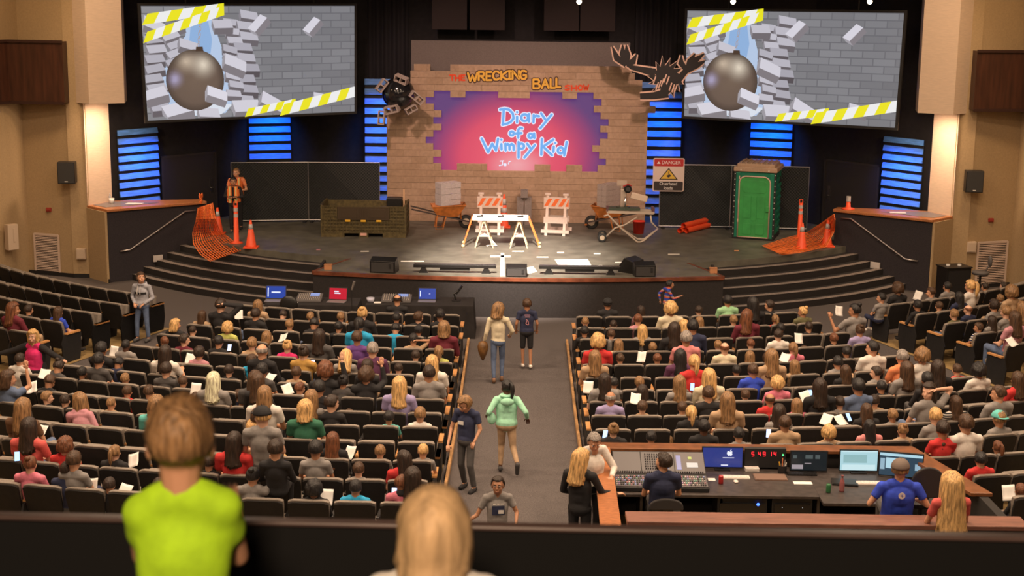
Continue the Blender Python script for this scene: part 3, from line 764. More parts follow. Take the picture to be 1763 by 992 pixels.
# ================================================================ AUDIENCE  (zoom window, x, y, age, hair, hair colour, top colour, look, arms)
REG = {'A': (0, 450), 'B': (440, 450), 'C': (880, 450), 'D': (1313, 450), 'E': (0, 670), 'F': (440, 670), 'G': (880, 670), 'H': (1313, 670)}
AUD = '''A 90 325 a l rd maroon R
A 195 330 c s db black
A 395 345 a l br blue f
A 135 665 a s db white f
A 395 715 c b db darkgrey D
A 555 755 c s bk black
A 55 795 a bob br denim R up
A 335 815 c s br black D
A 685 595 a s bk black f read
A 850 570 a n bk grey f - d
A 665 670 c s bk darkgrey
A 800 690 c s bk navy D
A 845 795 c s lb navy
A 1110 545 c s rd grey L
A 1185 430 a bob bl black R
A 1300 470 c n db grey
A 1245 535 c s db maroon R
A 1115 620 a l db white f read
A 1345 620 c m db rose
A 1475 545 c s bk black f read
A 1700 560 c s lb tan
A 1535 455 a u bl yellowgreen
A 1365 370 a l br tan
A 1490 300 a s db black f headrest
A 1725 360 a s db black
A 1740 300 a l lb tan
A 1120 735 c s db darkgrey
A 1235 815 c s br black
A 1440 810 a l pl grey
A 1545 740 c s db black
A 1700 670 c m br skyblue R
A 1720 800 a l br darkgrey
E 860 20 c s br red
E 1005 20 c s br black
B 185 365 c s db black D
B 370 378 c s lb navy
B 575 378 c s lb grey
B 720 355 a b bl black f
B 230 430 c s lb tan
B 395 425 c s bk black D
B 560 445 c s bk black
B 700 430 a p bk skyblue
B 950 385 c s bk black
B 1100 380 c m br black R
B 1245 365 c s bk black
B 1270 455 a bob lb maroon
B 945 460 c s bk skyblue D
B 1100 470 c k bk black
B 430 510 a l db darkgrey
B 75 515 a bob lb grey
B 685 520 c s br purple
B 1065 530 c s bk tan f headrest
B 215 575 c b bl magenta
B 45 610 a n gr black
B 325 620 a b db mustard f read
B 400 620 c s rd black
B 790 600 a s gr plum f lap
B 610 645 c l bl grey D
B 1080 640 c s db black
B 1235 615 c p lb yellowgreen
B 45 740 c s bk darkgrey
B 275 755 c s br tan
B 470 745 a u rd black f up
B 755 715 c s db black
B 965 725 c s db grey
B 1190 690 a l bl white
B 1170 760 a s db grey
B 745 775 a u br black f up
B 15 815 c l br black
B 590 815 a b bk darkgrey
B 970 840 a l bl lavender
B 300 860 c s rd white R
B 430 860 c s bk black
F 60 45 a l lb white
C 650 290 a k bk black f
C 875 335 c l db rose
C 1075 325 a u bl cream
C 1265 335 c s db black
C 1460 270 a s bk lightgreen
C 1630 290 a l bk black
D 45 300 c s db black L
C 500 410 c n lb grey
C 495 475 c s bk black
C 690 430 c n db black
C 855 395 c s rd rose
C 1270 410 c l lb cream
C 1500 400 c s lb grey
C 1590 375 a l rd maroon R
C 885 470 c l bl grey
C 1100 465 a l db black
C 1165 440 c l bl tan
C 1225 445 a s bk navy
C 675 495 c s br grey
C 585 550 a u bl red
C 725 565 c l lb tan
C 1180 525 a s gr salmon
C 1395 570 c s lb white
C 1615 560 c s rd grey
C 955 585 c s lb grey
C 1440 590 a n rd cream
C 565 655 a l lb tan
C 735 660 c s br black
C 985 660 c s rd grey
C 1140 645 a l bk plum
C 1610 645 c l lb pink
C 1235 685 a p bl red
C 1520 740 c s bk black
C 1630 740 a s br blue
C 1745 660 a u br plum
C 630 810 a l db grey
C 865 820 c s lb grey
C 695 825 c s bk grey
C 1135 825 c l lb grey
C 1335 785 a l bl cream
G 1330 35 c s br black
G 885 20 c l db black
D 270 345 a b bl olive L
D 85 395 c p lb red
D 120 455 c s bk black
D 310 445 c n db black
D 105 500 a s db white
D 480 525 c s rd black
D 655 470 a b br lavender
D 620 335 a b bk grey L fan
D 740 590 a s bk white L
D 565 615 c s bk black
D 60 650 a l lb tan
D 205 590 a p lb pink
D 280 610 c l br orange
D 215 710 c l lb tan
D 505 685 c s bk grey
D 940 650 a s gr orange
D 1075 645 a u lb white
D 560 745 a l br black
D 765 755 c s db grey L
D 970 735 a l br grey
D 1180 725 a l db black
D 1310 735 c s br coral
D 1455 745 a u bk white
D 1110 800 c s bk black
D 100 830 a u bl pink
D 385 850 a l db black
D 645 850 a s bk denim
D 800 850 c s bk black
H 1590 35 a s br grey L
D 1720 800 a l br red
D 910 190 a u br black
D 800 250 c s bk grey L
D 1135 212 c s br grey L
D 1245 175 a s bk grey f
D 1400 170 a p bl white
D 1500 175 c s db black
D 1625 170 c s db black
D 1325 245 a l bk navy
D 1675 215 a u lb tan
D 1600 255 c s lb grey
D 1045 300 c s bk black
D 1190 305 c s br tan
D 1560 300 c m db grey
D 1385 330 a n rd navy - - p
D 1290 362 c s lb olive
D 1640 345 c s lb grey
D 1750 320 a l lb grey
D 1545 405 a l db grey
D 1700 390 a l br rose
D 1455 450 c s br white L
E 155 130 a l lb brown
E 320 60 c s lb black R
E 440 80 c s db black
E 750 100 c n lb tan
E 1055 110 a bob lb teal
E 1320 65 c s br white
E 1610 45 c s br navy
E 195 265 a l db coral
E 440 390 a u rd red
E 775 430 a p lb black
E 500 485 c s br grey
E 205 510 a b rd pink
E 450 545 a s db navy
E 740 650 c s db black
E 1070 650 c s db black
E 1410 500 c s db black
E 1580 360 a l db red
E 1740 195 c s br black
E 1715 270 a l bl black
E 1705 590 a b bk grey f up
F 375 65 c l lb grey
F 515 100 c s db black R
F 335 140 a bob bl green
F 630 180 c s br grey
F 955 80 c l bk blue
F 900 195 c s bk teal
F 1110 175 c s lb white
F 45 190 a k bl grey L
F 135 410 c s db black
F 520 350 a ll rd black
F 405 410 c s bk grey
F 175 490 a l bl grey
F 840 425 c s lb grey
F 1130 420 c n bl grey
F 1000 480 a l db red L
F 695 545 c s br grey
F 1060 600 c l db black
F 990 640 a s rd pink R
F 395 680 a u bk black
F 675 670 a s bk skyblue
G 670 65 a n gr lavender
G 885 125 c s br tan
G 1155 130 c s br grey
G 1215 165 a p bl black
G 1460 85 a l lb tan
G 1580 45 c s br white
G 1745 75 a n br red - - m
G 690 280 a b lb black
G 945 330 c s bk grey
G 1060 360 c s lb grey
G 740 365 c s bl grey
G 1300 260 a s bk black - - d
G 1535 310 c s bk grey
H 230 110 c l lb pink
H 110 160 c l db grey
H 150 235 a s br tan
H 220 215 c s bk black
H 445 300 a u bl tan
H 520 95 c s db grey
H 755 85 c s db tan R
H 700 150 a l br black
H 720 260 a l bk salmon
H 875 180 c s lb grey
H 945 280 c b lb tan
H 1120 20 a l db grey B headrest
H 1300 100 a l br white
H 1165 185 c s bl grey
H 1215 275 c s db red
H 1370 240 a s br white
H 1595 205 c k lb grey
H 1200 405 c b br grey
H 1585 395 c p rd grey
H 1470 480 a s bk red
H 1740 690 c s rd black'''
HW = {'s': 'short', 'l': 'long', 'll': 'very long', 'bob': 'bobbed', 'p': 'ponytailed', 'b': 'tied-up', 'u': 'curly', 'n': 'cropped', 'k': 'capped', 'm': 'tousled'}
CW = {'darkgrey': 'dark grey', 'skyblue': 'bright blue', 'blue': 'royal blue', 'lightgreen': 'light green', 'yellowgreen': 'yellow-green'}
people = []
for ln in AUD.strip().split('\n'):
    t = ln.split(); ox, oy = REG[t[0]]; hx, hy = ox+float(t[1])/3.918, oy+float(t[2])/3.918
    kind, hair, hc, top = t[3:7]; look = t[7] if len(t) > 7 and t[7] != '-' else 'f'; arms = t[8] if len(t) > 8 and t[8] != '-' else 'lap'; sk = t[9] if len(t) > 9 else None
    best = None; v = ray(hx, hy)
    des = 1.20 if kind == 'a' else 1.00
    for i in range(14):
        Rh = 16+.9*i+.02
        lo, hi = 10.0, 50.0
        for _ in range(40):           # radius falls with distance along the ray
            md_ = (lo+hi)/2; p = CAMLOC+v*md_
            if radius(p.x, p.y) > Rh: lo = md_
            else: hi = md_
        p = CAMLOC+v*lo
        hz = p.z-zrow(Rh); pen = abs(hz-des)
        a_ = math.degrees(atan2(max(0, abs(p.x)-1.3), 46-p.y))
        if ENDROW[i]+.3 < a_ < 24.9: pen += .35
        if i > 4 and a_ > 24.9: pen += 1
        if p.x > 0 and i >= 11 and p.x < 5.62+(20.4-p.y)*.30+.25: pen += 3
        for q in people:
            if q['row'] == i and hypot(q['x']-p.x, q['y']-p.y) < .30: pen += .5
        if best is None or pen < best[0]: best = (pen, i, p.copy(), hz, a_)
    pen, i, p, hz, a_ = best
    people.append(dict(row=i, x=p.x, y=p.y, z=p.z, hz=hz, kind=kind, hair=hair, hc=hc, top=top, look=look, arms=arms, skin=sk or random.choice('llmpp' if hc not in ('bk',) else 'lmm'), out=a_ > 22, side=-1 if p.x < 0 else 1, pen=pen, ln=ln))
for q in people:
    if q['pen'] > .22: print('PEN', round(q['pen'], 2), q['row']+1, round(q['hz'], 2), q['ln'])
# ---- seats in place
occ = lambda p, i: any(q['row'] == i and hypot(q['x']-p.x, q['y']-p.y) < .34 for q in people)
BLK = {(-1, 'c'): 'left middle', (1, 'c'): 'right middle', (-1, 'o'): 'far left', (1, 'o'): 'far right'}
nfirst = {True: True, False: True}
for (i, s, k, p, rz, n, b) in SEATS:
    oc = occ(p, i); pr = proto_open if oc else proto_fold; key = bool(oc)
    o = pr if nfirst[key] else copy_tree(pr); nfirst[key] = False
    o.location = p; o.rotation_euler = (0, 0, rz)
    tag(o, '%s black auditorium seat, %s row of the %s block, %s from its inner end' % ('occupied' if oc else 'empty', ORD[i+1], BLK[(s, b)], ORD[k+1]), 'seat', 'auditorium seats')
    if (k == 0) or (b == 'c' and k == n-1 and i < 7):
        inner = (k == 0); xs = -s if inner else s
        e = inst('end_panel', END[0], shellm, o, loc=V(xs*.31, 0, 0)); e2 = inst('wooden_armrest', END[1], armw, o, loc=V(xs*.315, 0, 0)); plabel(e2, 'wooden arm on the aisle side')
# kerb strips along the centre aisle
for s in (-1, 1):
    m = MB(); ys = [31.0-.5*i for i in range(28 if s < 0 else 21)]
    for a, b in zip(ys, ys[1:]):
        m.bar((s*1.08, a, zrow(46-a)+.05), (s*1.08, b, zrow(46-b)+.05), .045, .11)
    struct(m.build('trim_aisle_'+('left' if s < 0 else 'right'), mat('kerb_oak', (.50, .28, .12), .5, noise_amt=.3, noise_scale=5)), 'pale wooden kerb along the centre aisle')
# ---- seated audience
order = {}
for q in people:
    b = 'o' if q['out'] else 'c'; order.setdefault((q['row'], q['side'], b), []).append(q)
for (row, side, b), L_ in order.items():
    L_.sort(key=lambda q: abs(q['x']))
    for r_, q in enumerate(L_):
        kind = q['kind']; arms = q['arms']; sl = 'l' if q['top'] in ('black', 'maroon', 'plum', 'cream', 'navy') else 's'
        vm, hd, RH, hs = variant((kind, q['look'], arms, sl))
        s_ = max(.86, min(1.12, (q['hz']-.46)/hd.z)); a = atan2(max(0, abs(q['x'])-1.3), 46-q['y']); rz = side*a+random.uniform(-.08, .08)
        Rz = Matrix.Rotation(rz, 3, 'Z'); off = Rz @ (hd*s_); root = V(q['x'], q['y'], q['z'])-off
        o = inst('person', vm['body'], skinmat(q['skin']), None); o.matrix_world = Matrix.Translation(root) @ Matrix.Rotation(rz, 4, 'Z') @ Matrix.Scale(s_, 4)
        inst('shirt', vm['shirt'], stripes('striped_black_white', (.6, .55, .5), (.02, .02, .02), 26) if q['ln'] == 'H 1300 100 a l br white' else (stripes('striped_navy_white', (.6, .58, .55), (.03, .04, .12), 16) if q['ln'].startswith('D 1455 450') else cloth(q['top'])), o)
        inst('trousers', vm['trousers'], cloth(random.choice(['denim', 'black', 'navy', 'darkgrey', 'tan'])), o)
        inst('shoes', vm['shoes'], cloth(random.choice(['black', 'white', 'darkgrey'])), o)
        hk = q['hair']; hk_ = {'k': 's'}.get(hk, hk); sd = random.randrange(3)
        if hk == 'n' and kind == 'a': hk_ = 'ring'
        if q['skin'] == 'd' and hk == 'n': hk_ = 'n'
        inst('hair', hairm(hk_, sd), hairmat(q['hc']), o, loc=hd, R=RH, sc=hs*random.uniform(.98, 1.05))
        if hk == 'k':
            cm = cloth('black' if q['hc'] != 'lb' else 'teal')
            inst('cap', CAPM, cm, o, loc=hd, R=RH @ Matrix.Rotation(pi if q['ln'].startswith('H') else 0, 3, 'Z'), sc=hs*1.02)
        age = 'child' if kind == 'c' else 'adult'; cw = CW.get(q['top'], q['top'])
        hw = {'n': 'cropped' if kind == 'a' else 'cropped', 'k': 'capped'}.get(hk, HW[hk]+' '+HAIRN[q['hc']]+'-haired')
        lab = '%s %s in %s, %s row %s, %s from inner end' % (hw, age, cw, ORD[row+1], {(-1, 'c'): 'left of aisle', (1, 'c'): 'right of aisle', (-1, 'o'): 'far left', (1, 'o'): 'far right'}[(side, b)], ORD[r_+1])
        tag(o, lab, 'person', 'seated audience')
        q['obj'] = o
# papers and phones held in the audience: (window, x, y, size, tilt, kind)
pp = mat('paper_white', (.74, .71, .68), .7); ph = mat('phone_screen', (.02, .02, .02), .2, emit=(.35, .55, 1.0), es=2.2)
PAP = '''A 768 610 p|A 1283 660 p|A 1320 865 p|A 1610 360 p|A 215 850 p|A 300 760 p|B 185 515 p|B 215 865 p|B 95 790 p|C 520 850 p|C 880 645 p|D 515 335 p|D 1048 232 p|D 1680 545 p|D 150 650 p|D 243 520 p|D 290 915 p|E 625 655 p|E 900 480 p|E 275 285 p|E 840 690 p|F 480 730 p|F 635 430 p|F 425 185 p|G 840 65 p|H 1660 700 p|H 430 205 p|H 525 210 p|A 1548 582 f|E 115 455 f|E 1170 160 f|F 935 700 f|C 1222 848 f|D 325 893 f|G 635 305 f|H 580 190 f|H 40 300 f|C 1125 565 f|B 388 690 f'''
cnt = 0
for t in PAP.split('|'):
    r_, x, y, k = t.split(); px, py = REG[r_][0]+float(x)/3.918, REG[r_][1]+float(y)/3.918
    v = ray(px, py); best = None
    for i in range(14):
        Rh = 16+.9*i-.36; lo, hi = 10.0, 50.0
        for _ in range(40):
            md_ = (lo+hi)/2; p = CAMLOC+v*md_
            if radius(p.x, p.y) > Rh: lo = md_
            else: hi = md_
        p = CAMLOC+v*lo; hz = p.z-zrow(Rh); pen = abs(hz-(.95))
        if best is None or pen < best[0]: best = (pen, i, p.copy())
    pen, i, p = best; rz = random.uniform(-.5, .5); cnt += 1
    near = min(people, key=lambda q: hypot(q['x']-p.x, q['y']-p.y)+abs(q['z']-p.z)*.5)
    where = near['obj']['label'].split(',')[0]
    side = 'left of' if p.x < near['x'] else 'right of'
    if k == 'p':
        m = MB()
        for a in range(4):
            for b_ in range(5): pass
        nx_, ny_ = 4, 5; pts = [[(-.085+.17*a/nx_, .012*sin(a*1.2)+.01*sin(b_), -.11+.22*b_/ny_) for a in range(nx_+1)] for b_ in range(ny_+1)]
        for b_ in range(ny_):
            for a in range(nx_): m.face([pts[b_][a], pts[b_][a+1], pts[b_+1][a+1], pts[b_+1][a]])
        o = m.build('paper_sheet', pp, loc=p, rot=(random.uniform(-1.1, -.4), random.uniform(-.3, .3), rz), smooth=True)
        sd = o.modifiers.new('t', 'SOLIDIFY'); sd.thickness = .002
        tag(o, 'white sheet %s the %s, %s row' % (side, where, ORD[i+1]), 'paper', 'programme sheets in the audience')
    else:
        o = empty('smartphone', p, rot=(-.7, 0, rz)); m = MB(); m.box((0, 0, 0), (.075, .009, .15)); m.build('case', blackp, o, bevel=.004)
        m = MB(); m.box((0, -.0055, 0), (.067, .002, .135)); m.build('screen', ph, o)
        tag(o, 'lit smartphone %s the %s, %s row' % (side, where, ORD[i+1]), 'phone', 'lit phones in the audience')
# ================================================================ STANDING AND OTHER INDIVIDUAL PEOPLE
def stand(H=1.7, look=(0, 0, 0), child=False, **kw):
    """standing pose in metres, feet at z=0, facing +Y; joints can be overridden (in units of standing height)"""
    hs = kw.pop('hs', 1.06 if not child else 1.03); k = H/1.75 if not child else H/1.70
    P = dict(pelvis=(0, 0, .53), chest=(0, -.005, .70), neck=(0, -.01, .835), head=(0, .005, .925),
             shl=(-.108, -.01, .805), shr=(.108, -.01, .805), ell=(-.135, -.02, .63), elr=(.135, -.02, .63), wrl=(-.135, .03, .48), wrr=(.135, .03, .48),
             hipl=(-.05, 0, .51), hipr=(.05, 0, .51), knl=(-.055, .01, .28), knr=(.055, .01, .28), anl=(-.055, -.01, .045), anr=(.055, -.01, .045))
    for kk in list(kw):
        if kk in P: P[kk] = kw.pop(kk)
    P = {a: tuple(c*H for c in b) for a, b in P.items()}
    hz = P['head']; 
    P.update(hs=hs, k=k, look=look); P.update(kw); return P
def figure(P, loc, rz, skin, hair, hc, shirt, trousers, shoes, label, voxel=.010, feats=True, seed=0, hsc=1.03, category='person', group=None):
    vm, hd, RH, hs = person_meshes(P, 'figure', voxel=voxel)
    o = inst('person', vm['body'], skinmat(skin), None); o.location = loc; o.rotation_euler = (0, 0, rz)
    if shirt: inst('shirt', vm['shirt'], shirt if not isinstance(shirt, str) else cloth(shirt), o)
    inst('trousers', vm['trousers'], cloth(trousers), o); inst('shoes', vm['shoes'], cloth(shoes), o)
    if hair:
        inst('hair', hairm(hair, seed), hairmat(hc), o, loc=hd, R=RH, sc=hs*hsc)
    if feats: face_feats(o, hd, RH, hs)
    tag(o, label, category, group); o['hd'] = list(hd); 
    return o, hd, RH, hs
# -- boy in the grey hoodie, standing by the left seats
gp = onz(247, 586, 0); gp.z = 0
P = stand(1.50, look=(.75, -.25, 0), child=True, sleeve='l', shr=(.115, -.01, .80), shl=(-.115, -.01, .80), ell=(-.165, -.02, .64), elr=(.165, -.02, .64), wrl=(-.07, .09, .56), wrr=(.07, .09, .56), anl=(-.085, 0, .045), anr=(.085, .02, .045), knl=(-.075, .02, .28), knr=(.075, .03, .28), build=1.12, loose=True)
o, hd, RH, hs = figure(P, gp, pi-.25+.0, 'l', 'm', 'br', 'lightgrey', 'denim', 'darkgrey', 'boy standing in grey hooded sweatshirt with black chest band and jeans')
# rotate to look towards picture right: body faces camera, head turned
m = MB()
for i in range(13):
    pass
T_H = 1.50
m = MB(); pts = [V(-.135+.27*i/8, .125-.035*((i-4)/4)**2*2, .715*T_H) for i in range(9)]
for i in range(8): m.bar(pts[i], pts[i+1], .012, .045)
m.build('chest_band', cloth('black'), o)
m = MB(); m.tube([V(.09*sin(t), -.03+.075*cos(t), .845*T_H+.018*cos(t)*-1) for t in [2*pi*i/16 for i in range(16)]], .026, closed=True); m.build('hood', cloth('lightgrey'), o, smooth=True)
for s in (-1, 1):
    m = MB(); m.tube([V(s*.03, .10, .82*T_H), V(s*.035, .135, .75*T_H), V(s*.034, .14, .70*T_H)], .005); m.build('drawstring', cloth('white'), o)
# -- woman in the pink top with open black cardigan, arms wide
wp = onz(60, 612, .0); wp = Vector((-9.45, 27.9, -.06))
P = stand(1.68, look=(.2, 0, 0), sleeve='l', ell=(-.27, .02, .74), wrl=(-.42, .05, .70), elr=(.27, .02, .74), wrr=(.42, .05, .70), hul=(0, 0, 1), hur=(0, 0, 1), curll=.3, curlr=.3, build=1.3)
hz = ony(55, 580, 27.9).z
o, hd, RH, hs = figure(P, (ony(57, 578, 27.9).x, 27.9, hz-.925*1.68), pi-.3, 'p', 'bob', 'bl', 'magenta', 'black', 'black', 'smiling woman in magenta top and open black cardigan with arms stretched wide', hsc=1.1)
m = MB(); m.ell((0, -.055, 1.17), (.235, .13, .27)); m.ell((0, -.055, .90), (.235, .15, .27))
for nm_ in 'lr': m.cap(P['sh'+nm_], P['el'+nm_], .072, .062, n=10); m.cap(P['el'+nm_], P['wr'+nm_], .062, .048, n=10)
inst('cardigan', remesh(m, .012, 6, 'cardigan'), cloth('black'), o)
# -- woman walking up the aisle in beige top and jeans with a brown bag
wl = onz(857, 655, -.06); wl = Vector((wl.x, 28.0, zrow(18)))
P = stand(1.58, look=(-.6, .15, 0), sleeve='l', ell=(-.15, -.03, .64), wrl=(-.17, .02, .52), elr=(.18, .0, .66), wrr=(.16, .13, .58), hipl=(-.05, 0, .52), knl=(-.055, .0, .28), anl=(-.05, -.06, .05), knr=(.055, .06, .29), anr=(.05, .03, .05), build=.98, slim=True)
o, hd, RH, hs = figure(P, wl, .05, 'l', 'bob', 'lb', 'cream', 'denim', 'brown', 'woman walking up the aisle in cream top and jeans carrying a brown bag', feats=False, hsc=1.15)
m = MB(); bx = V(-.30, .0, .70)
m.lathe([(.02, -.26), (.05, -.20), (.095, -.08), (.11, .02), (.085, .10), (.03, .13)], c=bx, n=16)
b = m.build('handbag', mat('tan_leather', (.16, .075, .022), .5, noise_amt=.4, noise_scale=10, bump=.4), smooth=True); b.location = wl
m = MB(); m.tube([bx+V(-.05, 0, .10), bx+V(-.01, 0, .22), V(-.26, .03, .80), bx+V(.04, 0, .10)], .006); st = m.build('strap', mat('tan_leather'), b)
tag(b, 'slouchy brown leather bag hanging from the hand of the woman in cream', 'bag')
# -- boy in dark tee walking away beside her
bl_ = onz(906, 633, 0); P = stand(1.42, look=(.1, .1, 0), child=True, sleeve='s', shorts=True, loose=True, anl=(-.05, .0, .05), anr=(.06, -.05, .05), knr=(.055, -.01, .28), ell=(-.15, -.02, .65), elr=(.15, -.02, .65), wrl=(-.15, .06, .54), wrr=(.15, .06, .54), build=1.05)
o, hd, RH, hs = figure(P, (bl_.x, 29.0, 0), .05, 'm', 's', 'br', 'navy', 'black', 'white', 'boy in navy printed t-shirt and shorts walking up the aisle', feats=False)
m = MB()
for (a, b_) in (((-.06, 1.13), (.06, 1.13)), ((-.05, 1.09), (.05, 1.09)), ((-.02, 1.04), (.02, 1.0)), ((.0, 1.02), (-.03, .95)), ((-.03, .95), (.02, .92)), ((.02, 1.0), (.03, .93))):
    m.bar((a[0], -.142, a[1]), (b_[0], -.142, b_[1]), .012, .014)
m.build('shirt_print', cloth('rose'), o)
# -- girl in the mint hoodie running up the aisle
gl = Vector((ony(872, 740, 22.3).x, 22.3, zrow(46-22.3)))
hz = ony(866, 690, 22.5).z
P = stand(1.50, look=(.5, .1, 0), child=True, sleeve='l', head=(.0, .06, .92), neck=(0, .03, .835), chest=(0, .02, .70), shl=(-.11, .02, .80), shr=(.11, .01, .80), ell=(-.19, -.05, .68), wrl=(-.20, .06, .62), elr=(.20, -.09, .69), wrr=(.22, -.02, .60),
          knl=(-.05, .06, .29), anl=(-.06, .02, .06), knr=(.07, -.03, .29), anr=(.11, -.22, .16), ftr=(0, .4, -1), build=1.2, loose=True, slim=True)
o, hd, RH, hs = figure(P, gl, .05, 'd', 'p', 'bk', 'mint', 'tan', 'darkgrey', 'girl with black ponytail in mint hoodie running up the aisle', feats=False)
T_H = 1.5
m = MB(); m.ell((0, -.10*1.2, .80*T_H), (.11, .05, .065)); m.tube([V(.095*sin(t), .03+.08*cos(t), .845*T_H) for t in [2*pi*i/16 for i in range(16)]], .024, closed=True); m.build('hood', cloth('mint'), o, smooth=True)
m = MB(); m.ell((-.24, -.02, .60*T_H), (.07, .05, .10)); m.build('jacket_hem', cloth('mint'), o, smooth=True)
# -- boy in navy tee coming down the aisle, looking down
kb = Vector((ony(803, 780, 21.3).x, 21.3, zrow(46-21.3)))
P = stand(1.52, look=(-.5, .5, 0), child=True, sleeve='s', head=(.0, .035, .91), ell=(-.15, -.01, .66), wrl=(-.13, .08, .55), elr=(.16, .02, .64), wrr=(.13, .15, .50), hdr=(-.3, .5, -.6), knl=(-.08, .07, .29), anl=(-.10, .02, .05), knr=(.05, .02, .28), anr=(.05, -.06, .05), build=1.0)
o, hd, RH, hs = figure(P, kb, pi-.45, 'l', 'm', 'lb', 'navy', 'darkgrey', 'black', 'boy in navy t-shirt with name sticker stepping down the aisle, looking down', seed=1)
m = MB(); m.box((.04, .118, 1.10), (.095, .004, .06)); m.build('name_sticker', pp, o)
# -- boy with glasses at the lower end of the aisle
gb = ony(857, 836, 18.6); P = stand(1.45, look=(-.2, -.1, 0), child=True, sleeve='s', ell=(-.18, .0, .66), wrl=(-.16, .13, .58), elr=(.19, .0, .64), wrr=(.36, .06, .56), hdr=(1, .2, -.3), build=1.05)
o, hd, RH, hs = figure(P, (gb.x, 18.6, gb.z-.925*1.45), pi+.1, 'm', 's', 'db', 'grey', 'black', 'black', 'boy with glasses in grey printed t-shirt at the foot of the aisle', seed=2)
T = lambda x, y, z: hd+RH @ Vector((x*hs, y*hs, z*hs)); m = MB()
for s in (-1, 1): m.tube([T(s*.032+.022*cos(t), .098, .006+.017*sin(t)) for t in [2*pi*i/14 for i in range(14)]], .002, n=5, closed=True); m.tube([T(s*.054, .098, .01), T(s*.080, .02, .01)], .002, n=5)
m.tube([T(-.011, .099, .01), T(.011, .099, .01)], .002, n=5); m.build('glasses', black, o)
m = MB(); m.box((0, .120, 1.03), (.17, .004, .13)); m.build('shirt_print', cloth('navy'), o)
m = MB(); m.box((-.035, .124, 1.01), (.07, .003, .05)); m.build('name_sticker', pp, o)
for i in range(9):
    if i in (4,): continue
m = MB()
for i, xx in enumerate((-.07, -.055, -.04, -.02, -.005, .01, .035, .05, .065)): m.box((xx, .124, 1.12), (.010, .003, .016))
m.build('shirt_lettering', cloth('white'), o)
# -- running child in striped top in front of the stage
rp = onz(1140, 549, 0); P = stand(1.12, look=(.0, 0, 0), child=True, sleeve='l', hs=.86, head=(0, .06, .905), neck=(0, .04, .82), chest=(0, .02, .68), ell=(-.15, -.12, .70), wrl=(-.12, -.10, .56), elr=(.15, .09, .64), wrr=(.10, .25, .68), knl=(-.06, .12, .33), anl=(-.06, .02, .12), knr=(.06, -.02, .28), anr=(.06, -.14, .08), build=1.05)
o, hd, RH, hs = figure(P, (rp.x, 32.6, .0), -pi/2+.25, 'm', 's', 'bk', stripes('striped_blue_orange', (.03, .05, .33), (.55, .10, .05), 9, (.35, .25, .22)), 'tan', 'white', 'small child in blue and orange striped top running along the stage front')
# -- two stage hands in safety vests
hv = mat('vest_orange', (.85, .22, .05), .6); rf = mat('vest_reflective', (.62, .66, .30), .4)
def vest(o, H, k=1.0):
    m = MB()
    for s in (-1, 1):
        m.box((s*.085*k, .112*k, .70*H), (.10*k, .02, .30*H)); m.box((s*.085*k, -.118*k, .70*H), (.17*k, .02, .30*H)); m.bar((s*.09*k, .11*k, .84*H), (s*.09*k, -.11*k, .84*H), .09, .02); m.box((s*.155*k, 0, .68*H), (.02, .20*k, .24*H))
    v = m.build('safety_vest', hv, o, bevel=.008); m = MB()
    for s in (-1, 1):
        m.box((s*.085*k, .124*k, .70*H), (.028, .006, .30*H)); m.box((s*.085*k, .124*k, .62*H), (.10*k, .007, .03))
        m.box((s*.085*k, -.130*k, .70*H), (.028, .006, .30*H))
    m.build('reflective_tape', rf, v)
sp = onz(403, 403, STZ)
P = stand(1.70, look=(-.2, 0, 0), sleeve='s', elr=(.16, .0, .66), wrr=(.05, .10, .66), ell=(-.16, .0, .66), wrl=(-.05, .11, .65), hdl=(1, .2, 0), hdr=(-1, .2, 0))
o, hd, RH, hs = figure(P, (sp.x-.05, 39.75, STZ), pi, 'l', 's', 'lb', 'orange', 'black', 'black', 'taller stagehand in orange safety vest standing behind the other at the fence'); vest(o, 1.70)
P = stand(1.52, look=(.2, 0, 0), sleeve='l', elr=(.16, .0, .66), wrr=(-.02, .12, .66), ell=(-.16, .0, .66), wrl=(.02, .13, .65), hdl=(1, .1, 0), hdr=(-1, .1, 0))
o, hd, RH, hs = figure(P, (sp.x-.03, 39.2, STZ), pi, 'm', 's', 'bk', 'black', 'black', 'darkgrey', 'shorter stagehand with folded arms in orange and yellow safety vest'); vest(o, 1.52)
# -- people at the control booth
hw = ony(1020, 760, 19.0)
P = stand(1.76, look=(-.25, .45, 0), sleeve='l', head=(.02, .07, .905), neck=(0, .035, .835), chest=(0, .02, .70), ell=(-.17, .06, .665), wrl=(-.08, .18, .64), elr=(.17, .03, .66), wrr=(.10, .15, .645), hdl=(.6, .7, 0), hdr=(-.3, .8, 0), build=1.08)
o, hd, RH, hs = figure(P, (hw.x-.0, 19.1, hw.z-.905*1.76), pi+.45, 'l', 's', 'gr', 'white', 'black', 'black', 'grey-haired man in white button shirt leaning on the booth counter')
m = MB(); m.tube([V(0, .115, .80*1.76), V(0, .135, .72*1.76), V(0, .135, .62*1.76)], .004, n=5); m.build('button_placket', cloth('cream'), o)
hb = ony(1000, 792, 18.3)
P = stand(1.66, look=(-.5, .15, 0), sleeve='l', elr=(.17, .04, .66), wrr=(.26, .17, .62), hdr=(.7, .7, 0), ell=(-.15, .02, .65), wrl=(-.10, .12, .60), build=1.05)
o, hd, RH, hs = figure(P, (hb.x, 18.3, hb.z-.925*1.66), -.35, 'l', 'l', 'bl', 'black', 'black', 'black', 'woman with long blond hair in black standing at the booth counter, back turned', feats=False, hsc=1.15)
